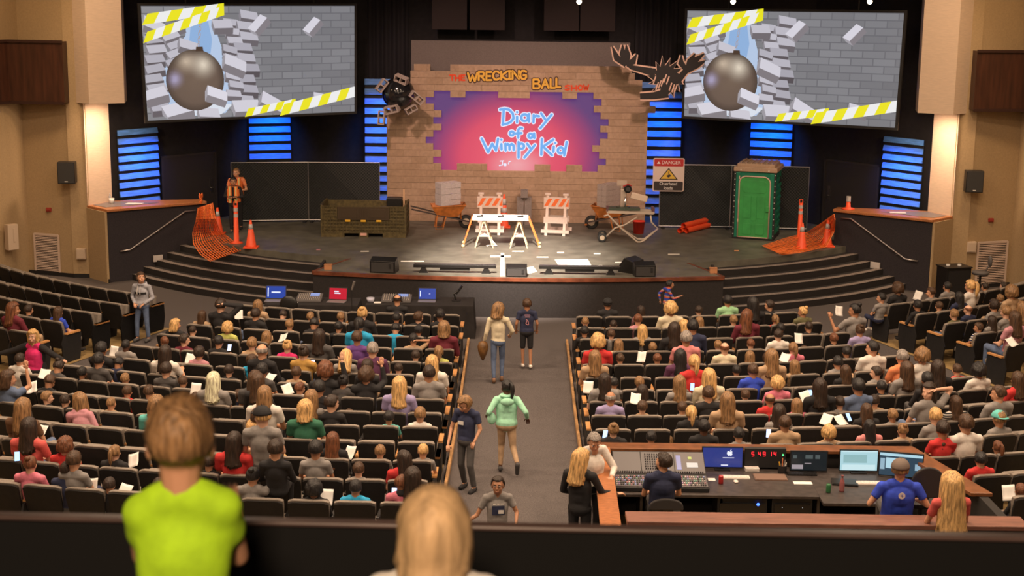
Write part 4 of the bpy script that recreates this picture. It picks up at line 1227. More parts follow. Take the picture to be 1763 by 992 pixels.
def sit_at(px, py, y, kind_look, build, sleeve, rz, skin, hair, hc, top, label, hsc=1.06, arms='lap', hs=1.05, mod=None, feats=False):
    P = seated('a', kind_look, arms, sleeve, build); P['hs'] = hs
    if mod: P.update(mod)
    h = ony(px, py, y); hl = Matrix.Rotation(rz, 3, 'Z') @ Vector(P['head'])
    return figure(P, (h.x-hl.x, h.y-hl.y, h.z-hl.z), rz, skin, hair, hc, top, 'darkgrey', 'black', label, feats=feats, hsc=hsc)
o, hd, RH, hs = sit_at(1142, 797, 18.6, (.75, -.1, 0), 1.12, 's', .05, 'l', 's', 'db', 'navy', 'bearded sound engineer in navy t-shirt seated at the mixing desk', hsc=1.10)
m = MB(); m.ell(hd+RH @ Vector((0, .055, -.085)), (.055, .050, .040), rot=RH); m.build('beard', hairmat('db'), o, smooth=True)
ENG = o.location.copy()
o, hd, RH, hs = sit_at(1550, 810, 17.3, (-.35, .0, 0), 1.28, 's', -.05, 'l', 's', 'lb', 'blue', 'man in royal blue t-shirt and grey cap seated at the booth screens', hsc=1.05, hs=1.12,
    mod=dict(shl=(-.215, -.01, .50), shr=(.215, -.01, .50), ell=(-.36, -.02, .27), elr=(.36, -.02, .27), wrl=(-.20, .20, .30), wrr=(.20, .20, .30)))
inst('cap', CAPM, mat('cap_grey', (.16, .12, .10), .8), o, loc=hd, R=RH @ Matrix.Rotation(0, 3, 'Z'), sc=hs*1.06)
m = MB(); m.lathe([(.0, 0), (.042, 0), (.042, .004), (.0, .004)], c=(0, 0, 0), n=20, rot=(pi/2, 0, 0)); b = m.build('round_shirt_logo', cloth('white'), o); b.location = (0, -.178, .44)
m = MB(); m.tube([(.008, 0, -.02), (.008, 0, .02), (-.018, 0, -.002), (.02, 0, -.002)], .003, n=5); m.build('logo_mark', cloth('blue'), b).location = (0, -.006, 0)
CAPMAN = o.location.copy()
o, hd, RH, hs = sit_at(1638, 838, 16.7, (.1, .05, 0), .92, 's', .1, 'l', 'll', 'bl', 'coral', 'woman with very long blond hair in coral top at the right of the booth', hsc=1.28, hs=1.15)
# -- seated man with headphones at the table before the stage
o, hd, RH, hs = sit_at(684, 517, 31.1, (.15, .1, 0), 1.1, 's', 0, 'l', 'ring', 'db', 'black', 'man in black with headphones seated at the front equipment table', hs=1.02)
T = lambda x, y, z: hd+RH @ Vector((x*hs, y*hs, z*hs)); m = MB(); m.tube([T(.095*cos(t), 0, .02+.105*sin(t)) for t in [pi*i/12 for i in range(13)]], .008)
for s in (-1, 1): m.cyl(T(s*.082, 0, -.01), T(s*.112, 0, -.01), .036, n=14)
m.build('headphones', black, o)
HPM = o.location.copy()
# -- leaning girl in the rose hoodie in the left block
hq = ony(136, 692, 22.0)
P = seated('a', (.9, .1, 0), 'lap', 'l', 1.0, lean=.0); P.update(head=(-.13, .16, .70), neck=(-.10, .08, .58), chest=(-.03, .05, .37), shl=(-.26, .05, .50), shr=(.07, .03, .53), ell=(-.30, .18, .30), elr=(.20, -.02, .30), wrl=(-.20, .36, .22), wrr=(.22, .2, .2), build=1.15, loose=True)
o, hd, RH, hs = figure(P, (hq.x+.13, 22.0-.16, hq.z-.70), -.05, 'p', 'l', 'lb', 'rose', 'denim', 'white', 'girl with long light-brown hair leaning sideways in a dusty pink hoodie', hsc=1.12)
# -- the two children at the balcony rail in the foreground
fb = ony(310, 765, 3.45)
P = stand(1.36, look=(.06, .0, 0), child=True, sleeve='s', hs=.98, build=.92, smooth=90, loose=True, ell=(-.09, .07, .68), elr=(.09, .07, .68), wrl=(-.06, .18, .74), wrr=(.06, .18, .74), shl=(-.076, .0, .795), shr=(.076, .0, .805))
HB = fb.z-.925*1.36
o, hd, RH, hs = figure(P, (fb.x, 3.45, HB), .05, 'l', 'n', 'lb', 'lime', 'navy', 'white', 'boy in bright lime t-shirt at the balcony rail, back to the camera', voxel=.007, feats=False, hsc=1.07, seed=1)
fg = ony(747, 922, 3.45)
P = stand(1.20, look=(.0, .0, 0), child=True, sleeve='s', hs=.95, build=1.0)
o, hd, RH, hs = figure(P, (fg.x, 3.45, fg.z-.925*1.20), 0, 'p', 'bob', 'bl', 'white', 'denim', 'white', 'small blond child at the balcony rail, only the head showing', voxel=.008, feats=False, hsc=.97)

for c_ in o.children:
    if c_.name.startswith('hair'): c_.material_slots[0].material = mat('hair_pale_child', (.58, .38, .20), .6, noise_amt=.32, noise_scale=9, stretch=(3, 3, .5), bump=.6)
# ================================================================ STAGE SET
YB = 41.55
def W(px, py, y=YB): return ony(px, py, y)
def zat(py, y, px=893): return ony(px, py, y).z
# ---- brick flat
cz = lambda py: zat(py, YB)
scr = [(158, [(747, 775), (801, 857), (911, 967), (992, 1020)]), (169, [(733, 1034)]), (180.5, [(747, 1021)]), (192, [(760, 1033)]), (203.4, [(746, 1047)]), (215, [(760, 1033)]),
       (226, [(746, 1046)]), (237.5, [(733, 1033)]), (249, [(746, 1020)]), (260, [(760, 1032)]), (271.5, [(746, 1044)]), (283, [(760, 787), (839, 921), (948, 976), (1003, 1030)]), (294.5, [])]
edges = [s_[0] for s_ in scr]
courses = [(112.5-.0, 124, [(713, 741), (775, 1084)]), (124, 135.5, [(707, 1090)]), (135.5, 147, [(707, 1103)]), (147, 158, [(707, 1103)])]
for a, b in zip(scr, scr[1:]):
    L0 = 707 if a[0] < 186 else 666; R0 = 1117 if a[0] < 172 else (1127 if a[0] < 190 else 1114)
    segs = []; x = L0
    for (u, v) in a[1]: segs.append((x, u)); x = v
    segs.append((x, R0)); courses.append((a[0], b[0], segs))
y0 = 294.5; n_ = 8
for i in range(n_): courses.append((y0+(381.5-y0)*i/n_, y0+(381.5-y0)*(i+1)/n_, [(666, 1114)]))
flat = empty('brick_flat', (0, YB, STZ)); tag(flat, 'tan cinder-block patterned stage flat with stepped edges around the lit screen', 'stage set')
m = MB(); mo = MB(); rnd = random.Random(3); zbase = cz(381.5); zshift = STZ-zbase
XX = lambda px, py: W(px, 240).x
for ci, (ya, yb_, segs) in enumerate(courses):
    z1 = cz(ya); z0 = cz(yb_)
    if ci == len(courses)-1: z0 = STZ
    for (u, v) in segs:
        xa, xb = XX(u, 0), XX(v, 0)
        mo.box(((xa+xb)/2, .03, (z0+z1)/2-STZ), (xb-xa, .10, z1-z0))
        bw = .445; off = (ci % 2)*.5*bw; k = math.floor((xa-off)/bw)
        x = xa
        while x < xb-1e-4:
            nx_ = min(xb, off+(k+1)*bw); k += 1
            if nx_-x > .02:
                c = rnd.uniform(.86, 1.05); m.mi = rnd.choice((0, 0, 1))
                m.box(((x+nx_)/2, -.025, (z0+z1)/2-STZ), (nx_-x-.008, .02, z1-z0-.008))
            x = nx_
m.build('blocks', [mat('block_tan', (.40, .27, .185), .85, noise_amt=.12, noise_scale=14), mat('block_tan_dark', (.36, .24, .16), .85, noise_amt=.12, noise_scale=14)], flat)
mo.build('mortar', mat('mortar_pale', (.50, .36, .26), .9), flat)
# grey header behind and above
m = MB(); a = W(708, 69, 42.0); b = W(1085, 72, 42.0)
m.box(((a.x+b.x)/2, 42.0, (a.z+STZ)/2), (b.x-a.x, .12, a.z-STZ))
tag(m.build('header_panel', mat('header_grey', (.16, .13, .12), .8, noise_amt=.1), bevel=.01), 'plain grey brown panel rising above the block-patterned flat', 'stage set')
# ---- LED screen in the opening
def grad(px, py):
    d = hypot((px-885)/120, (py-270)/95); e = hypot((px-890)/60, (py-285)/35)
    core = (1.0, .13, .19); mid = (.62, .028, .12); edge = (.12, .045, .20)
    t = min(1, d/1.35); c = [core[i]*(1-t)+mid[i]*t for i in range(3)] if t < 1 else list(mid)
    q = max(0, min(1, (d-.75)/.55)); c = [c[i]*(1-q)+edge[i]*q for i in range(3)]
    g_ = max(0, 1-e); c = [c[i]+(1-c[i])*g_*.35 for i in range(3)]
    return tuple(c)
led = empty('led_screen', W(890, 227, 41.72)); tag(led, 'crimson and purple lit screen with pale blue hand-lettered title', 'screen')
lo_ = led.location.copy(); m = MB(); n1, n2 = 44, 18
for i in range(n1):
    for j in range(n2):
        q = [(728+324*(i+a)/n1, 153+146*(j+b)/n2) for a, b in ((0, 1), (1, 1), (1, 0), (0, 0))]
        m.col = tuple(grad(*t) for t in q); m.face([W(*t, 41.66)-lo_ for t in q])
m.build('display', vcmat('led_pixels', emit=.85), led, vc=True)
m = MB(); c = W(890, 227, 41.72)-lo_; m.box(c+V(0, .02, 0), (5.6, .05, 2.6)); m.build('casing', black, led)
def ribbon(m, pts, wd, fn, lift=0, n=8):
    """flat stroke with round ends along 2-D points; fn maps 2-D to 3-D"""
    for p, q in zip(pts, pts[1:]):
        d = (q[0]-p[0], q[1]-p[1]); L_ = hypot(*d) or 1; nx_, ny_ = -d[1]/L_*wd, d[0]/L_*wd
        m.face([fn(p[0]+nx_, p[1]+ny_, lift), fn(q[0]+nx_, q[1]+ny_, lift), fn(q[0]-nx_, q[1]-ny_, lift), fn(p[0]-nx_, p[1]-ny_, lift)])
    for i_, p in enumerate(pts): m.face([fn(p[0]+wd*cos(2*pi*k/n), p[1]-wd*sin(2*pi*k/n), lift+.0002*(i_ % 3+1)) for k in range(n)])
def circ(cx, cy, r, n=14, ry=None): return [(cx+r*cos(2*pi*k/n), cy+(ry or r)*sin(2*pi*k/n)) for k in range(n+1)]
LET = [[(290, 205), (345, 195), (400, 205), (445, 250), (455, 310), (420, 355), (375, 375), (320, 388)], [(335, 200), (325, 385)], [(497, 290), (497, 358)], [(497, 234), (498, 236)], circ(590, 302, 42), [(642, 258), (642, 350)],
       [(700, 270), (697, 358)], [(700, 300), (728, 278), (765, 285)], [(790, 250), (845, 328)], [(920, 265), (780, 433)], circ(433, 495, 24), [(560, 432), (532, 427), (512, 450), (512, 548)], [(480, 495), (550, 490)], circ(662, 525, 26), [(705, 495), (708, 550)],
       [(65, 555), (145, 722), (195, 620), (240, 700), (265, 560)], [(305, 625), (308, 690)], [(305, 572), (306, 573)], [(355, 620), (358, 700)], [(358, 645), (383, 622), (405, 642), (407, 692)], [(405, 645), (432, 622), (455, 642), (457, 695)],
       [(515, 600), (515, 788)], circ(550, 650, 32), [(620, 620), (663, 678)], [(715, 635), (587, 788)], [(800, 560), (793, 755)], [(940, 570), (815, 655), (925, 760)], [(945, 655), (940, 718)], [(963, 610), (964, 611)], circ(1030, 702, 36), [(1102, 600), (1072, 762)]]
fnl = lambda x, y, l: W(820+x/7.083, 160+y/7.083, 41.655-l)-lo_
m = MB()
for s_ in LET: ribbon(m, s_, 27, fnl, .002)
for s_ in ([(290, 832), (335, 828)], [(318, 832), (322, 878), (280, 886)], circ(352, 876, 13, 8)+[(340, 876), (365, 876)], [(393, 866), (400, 838), (420, 834)]): ribbon(m, s_, 6, fnl, .002)
m.build('lettering_outline', mat('led_white', (0, 0, 0), .5, emit=(.80, .84, 1.0), es=1.0), led)
m = MB()
for s_ in LET: ribbon(m, s_, 15.5, fnl, .005)
m.build('lettering', mat('led_blue', (0, 0, 0), .5, emit=(.16, .42, .86), es=1.0), led)
# ---- painted title
GL = {'T': [[(0, 1), (1, 1)], [(.5, 1), (.5, 0)]], 'H': [[(0, 1), (0, 0)], [(1, 1), (1, 0)], [(0, .5), (1, .5)]], 'E': [[(1, 1), (0, 1), (0, 0), (1, 0)], [(0, .5), (.8, .5)]], 'W': [[(0, 1), (.25, 0), (.5, .7), (.75, 0), (1, 1)]],
      'R': [[(0, 0), (0, 1), (.8, 1), (.95, .75), (.8, .5), (0, .5)], [(.45, .5), (1, 0)]], 'C': [[(1, .85), (.7, 1), (.3, 1), (0, .7), (0, .3), (.3, 0), (.7, 0), (1, .15)]], 'K': [[(0, 1), (0, 0)], [(1, 1), (0, .45), (1, 0)]],
      'I': [[(.5, 1), (.5, 0)], [(.1, 1), (.9, 1)], [(.1, 0), (.9, 0)]], 'N': [[(0, 0), (0, 1), (1, 0), (1, 1)]], 'G': [[(1, .85), (.7, 1), (.3, 1), (0, .7), (0, .3), (.3, 0), (.8, 0), (1, .2), (1, .45), (.55, .45)]],
      'B': [[(0, 0), (0, 1), (.75, 1), (.9, .76), (.7, .53), (0, .53)], [(.7, .53), (1, .28), (.8, 0), (0, 0)]], 'A': [[(0, 0), (.5, 1), (1, 0)], [(.22, .38), (.78, .38)]], 'L': [[(0, 1), (0, 0), (1, 0)]], 'S': [[(1, .9), (.6, 1), (.1, .85), (.1, .6), (.9, .4), (.9, .12), (.4, 0), (0, .12)]],
      'O': [circ(.5, .5, .5, 12)]}
title = empty('painted_title', W(890, 140, YB-.05)); tag(title, 'THE WRECKING BALL SHOW lettering across the top of the block flat', 'sign'); tl = title.location.copy()
def word(txt, spans, y_of, h, wd, lift, m, dy=0):
    for ch, (xa, xb), yy in zip(txt, spans, y_of):
        for st in GL[ch]:
            ribbon(m, [(xa+(xb-xa)*px_, yy-h*py_) for px_, py_ in st], wd, lambda x, y, l: W(x, y, YB-.04-l)-tl, lift)
def P8(v): return [(640+a/5.51, 640+b/5.51) for a, b in v]
def P3(v): return [(880+a/3.918, 880+b/3.918) for a, b in v]
th = P8([(742, 785), (795, 832), (848, 882)]); sh = P3([(364, 395), (408, 440), (452, 482), (490, 522)])
wr = P8([(912, 1000), (1015, 1068), (1088, 1135), (1152, 1208), (1228, 1282), (1292, 1322), (1336, 1396), (1410, 1465)]); ba = P3([(150, 195), (207, 252), (266, 295), (305, 332)])
yw = [60+v/5.51 for v in (440, 430, 430, 425, 425, 420, 418, 418)]; yb2 = [595/3.918, 594/3.918, 592/3.918, 588/3.918]
m = MB(); word('THE', th, [138, 138.5, 138], 8.5, 1.5, .004, m); word('SHOW', sh, [155, 155.5, 155, 154.5], 8, 1.3, .004, m)
m.build('red_letters', mat('paint_orange_red', (.70, .06, .01), .6), title)
m = MB(); word('WRECKING', wr, yw, 14, 3.6, .004, m); word('BALL', ba, yb2, 15, 3.6, .004, m)
m.build('letter_dark_outline', mat('paint_dark_brown', (.07, .03, .02), .7), title)  # dark painted outline under the yellow letters
m = MB(); word('WRECKING', wr, yw, 14, 1.75, .008, m); word('BALL', ba, yb2, 15, 1.75, .008, m)
m.build('yellow_letters', mat('paint_yellow', (.72, .40, .05), .6), title)
# ---- side projection screens
def ART(m):
    """wrecking-ball artwork on the unit rectangle, u right, v down; colours are what the screen shows"""
    A = 2.04; lay = [0]
    def poly(pts, c):
        lay[0] += 1; m.col = s2l(c) if isinstance(c, str) else c; m.face([(u, v, lay[0]*.00004) for u, v in pts][::-1])
    rnd = random.Random(5); poly([(0, 0), (1, 0), (1, 1), (0, 1)], '6c6c72')
    nr = 15
    for r in range(nr):
        v0 = r/nr; off = (r % 2)*.05
        for k in range(-1, 12):
            u0 = k*.098+off; g = rnd.randint(-9, 9); base = 140+g-int(18*u0)
            a, b = max(0, u0+.002), min(1, u0+.095)
            if b > a: poly([(a, v0+.006), (b, v0+.006), (b, v0+1/nr-.004), (a, v0+1/nr-.004)], '%02x%02x%02x' % (base, base, base+5))
    # opening to the sky
    poly([(.20, .06), (.30, .03), (.33, .22), (.36, .42), (.42, .60), (.43, .78), (.36, .96), (.16, .98), (.05, .86), (.07, .60), (.13, .42), (.19, .26)], 'b9cdea')
    poly([(.22, .10), (.29, .08), (.31, .30), (.30, .42), (.20, .40)], '93b6e2'); poly([(.07, .88), (.40, .88), (.34, .97), (.14, .97)], 'dfe6f2')
    def brick(u, v, s, a, tone=0):
        ca, sa = cos(a), sin(a); f = lambda x, y: (u+(x*ca-y*sa)*s/A*1.15, v+(x*sa+y*ca)*s*1.15)
        q = lambda L_: [(min(1, max(0, p[0])), min(1, max(0, p[1]))) for p in (f(*t) for t in L_)]
        c1 = 205+tone; poly(q([(-1, -.45), (.7, -.6), (1, .05), (-.7, .25)]), '%02x%02x%02x' % (c1, c1-3, c1+8)); c2 = 120+tone
        poly(q([(-.7, .25), (1, .05), (1, .6), (-.7, .8)]), '%02x%02x%02x' % (c2, c2-6, c2)); c3 = 150+tone; poly(q([(-1, -.45), (-.7, .25), (-.7, .8), (-1, .1)]), '%02x%02x%02x' % (c3, c3-4, c3+4))
    for i in range(9):
        brick(.035+.03*rnd.random(), .22+.085*i, .085, -.1+.25*rnd.random(), rnd.randint(-30, -5)); 
        if i < 6: brick(.12+.03*rnd.random(), .20+.075*i, .075, -.3+.3*rnd.random(), rnd.randint(-30, 0))
        brick(.45+.04*rnd.random(), .10+.095*i, .085, .05+.25*rnd.random(), rnd.randint(-35, -10)); brick(.385+.03*rnd.random(), .16+.08*i, .07, .1+.3*rnd.random(), rnd.randint(-25, 0))
    for (u, v, s, a, t) in ((.05, .18, .10, .5, 10), (.20, .36, .09, .4, 0), (.36, .18, .09, .1, -5), (.04, .78, .11, -.1, 10), (.14, .93, .13, -.1, 15), (.28, .97, .10, .2, 5), (.46, .93, .13, .1, 10), (.41, .53, .11, .5, 10), (.58, .90, .12, .6, 12), (.53, .17, .09, -.7, 15), (.79, .19, .085, -.7, 15), (.83, .87, .085, .3, 10)): brick(u, v, s, a, t)
    # ball
    cu, cv, R = .225, .655, .272; n, k = 40, 12
    def sh(x, y):
        b = [.125, .085, .068]; d = hypot(x, y)
        def add(cx, cy, r, c, p=2):
            g = max(0, 1-hypot(x-cx, y-cy)/r)**p
            for i in range(3): b[i] += c[i]*g
        add(-.28, -.62, .55, (.50, .42, .32)); add(.30, -.50, .62, (.72, .66, .54)); add(-.70, -.05, .40, (.35, .35, .62)); add(0, 0, 1.2, (.05, .035, .02), 1); k_ = 1-.45*max(0, d-.75)/.25
        return tuple(min(1, q*k_) for q in b)
    lay[0] += 5
    for i in range(k):
        for j in range(n):
            q = [(r/k, 2*pi*t/n) for r, t in ((i, j), (i+1, j), (i+1, j+1), (i, j+1))]; xy = [(r*cos(t), r*sin(t)) for r, t in q]
            m.col = tuple(sh(*p) for p in xy)[::-1]; m.face([(cu+p[0]*R/A, cv+p[1]*R, lay[0]*.00004) for p in xy][::-1])
    for a in range(6): v = .10+.05*a; u = .262-.003*a; ring = circ(u, v, .006, 8, .026); [poly([ring[b], ring[b+1], (ring[b+1][0]*.7+u*.3, ring[b+1][1]*.7+v*.3), (ring[b][0]*.7+u*.3, ring[b][1]*.7+v*.3)], 'b49a8c') for b in range(8)]
    poly([(.235, .36), (.265, .36), (.268, .40), (.232, .40)], '4c3a30'); brick(.32, .80, .10, .45, 20)
    def tape(p, q, w_, n):
        for i in range(n):
            a0, a1 = i/n, (i+1)/n; c = 'f2ea22' if i % 2 == 0 else 'f4f4f4'; sk = .5/n
            L_ = lambda t, s_: (p[0]+(q[0]-p[0])*min(1, max(0, t)), p[1]+(q[1]-p[1])*min(1, max(0, t))+s_*w_)
            poly([L_(a0+sk, -.5), L_(a1+sk, -.5), L_(a1, .5), L_(a0, .5)], c)
    tape((.0, .12), (.37, .02), .09, 7); tape((.0, .28), (.37, .04), .085, 9); tape((.45, .97), (.70, .89), .07, 7); tape((.62, .96), (1.0, .81), .10, 8)
SCR = [(-1, (242, 10), (610, 10), (610, 192), (254, 208)), (1, (1184, 18), (1557, 22.5), (1541, 220), (1178, 200))]
for s, a, b, c, d in SCR:
    # far edge inward; vertical extents taken at the outer and inner edges
    yo, yi = 37.75, 40.9
    q = [ony(*a, yo if s < 0 else yi), ony(*b, yi if s < 0 else yo), ony(*c, yi if s < 0 else yo), ony(*d, yo if s < 0 else yi)]
    n0 = (q[1]-q[0]).cross(q[3]-q[0]); rr_ = ray(*c); q[2] = CAMLOC+rr_*(n0.dot(q[0]-CAMLOC)/n0.dot(rr_))
    r = empty('projection_screen', (q[0]+q[1]+q[2]+q[3])/4); tag(r, 'large %s projection screen showing a wrecking ball breaking a grey brick wall' % ('left' if s < 0 else 'right'), 'screen'); r0 = r.location.copy()
    nrm = (q[1]-q[0]).cross(q[3]-q[0]).normalized(); nrm = nrm if nrm.y < 0 else -nrm
    def bil(u, v, l): return (q[0]*(1-u)*(1-v)+q[1]*u*(1-v)+q[2]*u*v+q[3]*(1-u)*v)+nrm*l-r0
    am = MB(); ART(am); am.v = [bil(p.x, p.y, p.z+.01) for p in am.v]
    am.build('projected_image', vcmat('screen_image', emit=.92), r, vc=True)
    m = MB(); P = lambda u, v, l: bil(u, v, l)
    e1, e2 = .012, .022
    for (u0, u1, v0, v1) in ((-e1, 1+e1, -e2, 0), (-e1, 1+e1, 1, 1+e2), (-e1, 0, 0, 1), (1, 1+e1, 0, 1)):
        m.add([P(u0, v0, .02), P(u1, v0, .02), P(u1, v1, .02), P(u0, v1, .02), P(u0, v0, -.06), P(u1, v0, -.06), P(u1, v1, -.06), P(u0, v1, -.06)], [(0, 1, 2, 3), (7, 6, 5, 4), (0, 4, 5, 1), (1, 5, 6, 2), (2, 6, 7, 3), (3, 7, 4, 0)])
    m.build('frame', black, r); m = MB(); m.add([P(0, 0, 0), P(1, 0, 0), P(1, 1, 0), P(0, 1, 0), P(0, 0, -.05), P(1, 0, -.05), P(1, 1, -.05), P(0, 1, -.05)], [(0, 1, 2, 3), (7, 6, 5, 4), (0, 4, 5, 1), (1, 5, 6, 2), (2, 6, 7, 3), (3, 7, 4, 0)]); m.build('backing', black, r)
    for u in (.2, .8): m = MB(); t_ = bil(u, 0, -.03); m.cyl(t_, V(t_.x, t_.y, 10.8-r0.z), .02, n=8); m.build('hanging_rod', black, r)
# ---- fences
wire = mat('galvanised', (.42, .40, .39), .4, .7); gz = mat('privacy_mesh', (.016, .018, .018), .9, noise_amt=.5, noise_scale=30)
def fence(name, pts, ztops, label, mids):
    r = empty(name, (pts[0][0], pts[0][1], STZ)); tag(r, label, 'fence'); r0 = r.location.copy()
    for i in range(len(pts)-1):
        a = V(*pts[i], 0); b = V(*pts[i+1], 0); H = ztops-STZ; zl = .05; L_ = (b-a).length; ex = (b-a)/L_
        f = lambda u, z, d=0: a+ex*u+V(0, d, STZ+z)-r0
        m = MB(); m.tube([f(0, zl), f(0, H), f(L_, H), f(L_, zl)], .021, closed=True)
        fr = m.build('panel_frame', wire, r)
        for u in (.1, L_-.1): m = MB(); m.box(f(u, .02, 0), (.08, .55, .04)); m.build('foot', black, r)
        m = MB(); st = .085; n = int((L_+H)/st)
        for k in range(n):
            c = k*st
            u0 = max(0, c-H); u1 = min(L_, c)
            if u1-u0 > .02: m.tube([f(u0, min(H, c-u0)+0), f(u1, max(zl, c-u1))], .0035, n=3); m.tube([f(L_-u0, min(H, c-u0)), f(L_-u1, max(zl, c-u1))], .0035, n=3)
        m.build('chain_link', mat('wire_dark', (.10, .10, .10), .5, .5), r)
        m = MB(); m.prism([(0, zl), (L_, zl), (L_, H), (0, H)], .02, .026, fn=lambda u, z, d: f(u, z, d)); m.build('privacy_screen', gz, r)
    return r
zt = zat(277, 41.3, 400); fence('chain_link_fence', [(-8.19, 40.87), (-6.05, 41.2), (-4.02, 41.25)], zt, 'chain-link fence panels with black mesh left of the block flat', 1)
a = onz(1128, 381, STZ); b = onz(1248, 384, STZ); c = onz(1378, 388, STZ)
fence('chain_link_fence', [(a.x, 40.9), (b.x, 40.9), (c.x, 40.7)], zat(284, 41.0, 1250), 'chain-link fence panels with black mesh behind the green toilet', 1)
# ---- danger sign
def textmesh(body, size, mt, parent, loc, rot, name='lettering', ext=.002, align='CENTER', sx=1):
    cu = bpy.data.curves.new('t', 'FONT'); cu.body = body; cu.size = size; cu.extrude = ext; cu.align_x = align; cu.align_y = 'CENTER'
    o = bpy.data.objects.new('t', cu); COL.objects.link(o); dg = bpy.context.evaluated_depsgraph_get(); me = bpy.data.meshes.new_from_object(o.evaluated_get(dg)); bpy.data.objects.remove(o)
    me.materials.clear(); me.materials.append(mt); o = bpy.data.objects.new(name, me); COL.objects.link(o); o.parent = parent; o.location = loc; o.rotation_euler = rot; o.scale = (sx, 1, 1); return o
a = ony(1125, 272, 40.8); b = ony(1177, 330, 40.8); sw, shh = b.x-a.x, a.z-b.z
sg = empty('danger_sign', ((a.x+b.x)/2, 40.8, (a.z+b.z)/2)); tag(sg, 'white and red DANGER Overhead loads sign on the fence', 'sign')
def rrect(w_, h_, r_, cx=0, cy=0): return [(cx+sx_*(w_/2-r_)+r_*cos(t), cy+sy_*(h_/2-r_)+r_*sin(t)) for sx_, sy_, t0 in ((1, 1, 0), (-1, 1, pi/2), (-1, -1, pi), (1, -1, 1.5*pi)) for t in [t0+pi/2*k/4 for k in range(5)]]
m = MB(); m.prism(rrect(sw, shh, .05), -.012, .012, axis='y'); m.build('board', mat('sign_white', (.62, .50, .44), .6), sg)
m = MB(); m.prism(rrect(sw-.06, shh*.22, .03, 0, shh*.365), -.016, -.012, axis='y'); m.build('red_header', mat('sign_red', (.40, .02, .02), .6), sg)
m = MB(); m.prism(rrect(sw-.06, shh*.27, .03, 0, -shh*.335), -.016, -.012, axis='y'); m.build('black_footer', mat('sign_black', (.03, .02, .02), .6), sg)
m = MB(); m.prism([(-.27, -.14), (.27, -.14), (0, .20)], -.016, -.012, axis='y'); m.build('warning_triangle_border', mat('sign_black'), sg)
m = MB(); m.prism([(-.215, -.112), (.215, -.112), (0, .155)], -.019, -.016, axis='y'); m.build('warning_triangle', mat('sign_yellow', (.62, .40, .05), .6), sg)
m = MB(); m.prism([(-.07, -.03), (.02, .02), (.08, -.02), (0, -.08)], -.022, -.019, axis='y'); m.prism([(-.01, .02), (.01, .02), (.01, .10), (-.01, .10)], -.022, -.019, axis='y'); m.build('load_symbol', mat('sign_black'), sg)
rx = (pi/2, 0, 0); textmesh('DANGER', .135, white, sg, (.06, -.018, shh*.365), rx); textmesh('Overhead', .125, white, sg, (0, -.018, -shh*.27), rx); textmesh('loads', .125, white, sg, (0, -.018, -shh*.40), rx)
m = MB(); m.prism([(-.34, shh*.33), (-.24, shh*.33), (-.29, shh*.40)], -.019, -.016, axis='y'); m.build('header_symbol', white, sg)
for s in (-1, 1): m = MB(); m.box((s*.2, .05, 0), (.03, .09, .03)); m.build('bracket', wire, sg)
# ---- cones, delineators
cor = mat('cone_orange', (.90, .10, .03), .5); cw_ = mat('cone_white', (.50, .47, .46), .45)
def cone(x, y, label, H=.72, z=STZ):
    r = empty('traffic_cone', (x, y, z)); tag(r, label, 'traffic cone', 'traffic cones')
    m = MB(); m.box((0, 0, .018), (.37, .37, .036)); m.build('base', cor, r, bevel=.01); m = MB(); f = lambda t: .135*(1-t)+.026*t
    m.lathe([(f(0)+.02, .03), (f(0), .06), (f(1), H), (f(1)-.01, H+.004)], n=24); m.build('body', cor, r, smooth=True)
    for t0, t1 in ((.42, .60), (.68, .86)): m = MB(); m.lathe([(f(t0)+.004, H*t0+.0), (f(t1)+.004, H*t1)], n=24); m.build('reflective_band', cw_, r, smooth=True)
    return r
for px, py, lb in ((431, 428, 'orange cone at the edge of the stage steps, right of the tall left post'), (374, 404, 'orange cone behind the left orange netting'), (1381, 432, 'orange cone standing in the right orange netting'), (1434, 426, 'orange cone against the right wing wall')):
    p = onz(px, py, STZ); cone(p.x-(.14 if px > 1400 else 0), p.y+.12, lb)
p = onz(868, 386, STZ); r = cone(p.x, 40.6, 'slim red and white banded cone behind the left barricade', H=.95); m = MB(); m.lathe([(.086, .30), (.074, .42)], n=20); m.build('reflective_band', cw_, r)
def delineator(x, y, z, H, label):
    r = empty('delineator_post', (x, y, z)); tag(r, label, 'traffic post', 'orange delineator posts'); m = MB(); m.lathe([(.17, 0), (.17, .03), (.07, .05), (.052, H-.15), (.045, H-.14)], n=20); m.build('post', cor, r, smooth=True)
    for t in (.62, .76): m = MB(); m.lathe([(.060, H*t), (.058, H*t+.09)], n=20); m.build('reflective_band', cw_, r)
    m = MB(); m.tube([V(-.045, 0, H-.15), V(-.04, 0, H-.02), V(.04, 0, H-.02), V(.045, 0, H-.15)], .014); m.box((0, 0, H-.13), (.09, .05, .03)); m.build('grip_handle', cor, r); return r
p = onz(406, 420, STZ); delineator(p.x, p.y+.1, STZ, 1.12, 'tall orange post with silver bands beside the stagehands')
p = onz(1369, 405, STZ); delineator(p.x, 39.3, STZ, 1.12, 'tall orange post with silver bands beside the green toilet')
p = onz(1453, 359, 1.93); r = delineator(8.78, 38.42, 1.93, .34, 'short orange post top on the end of the right wing wall')
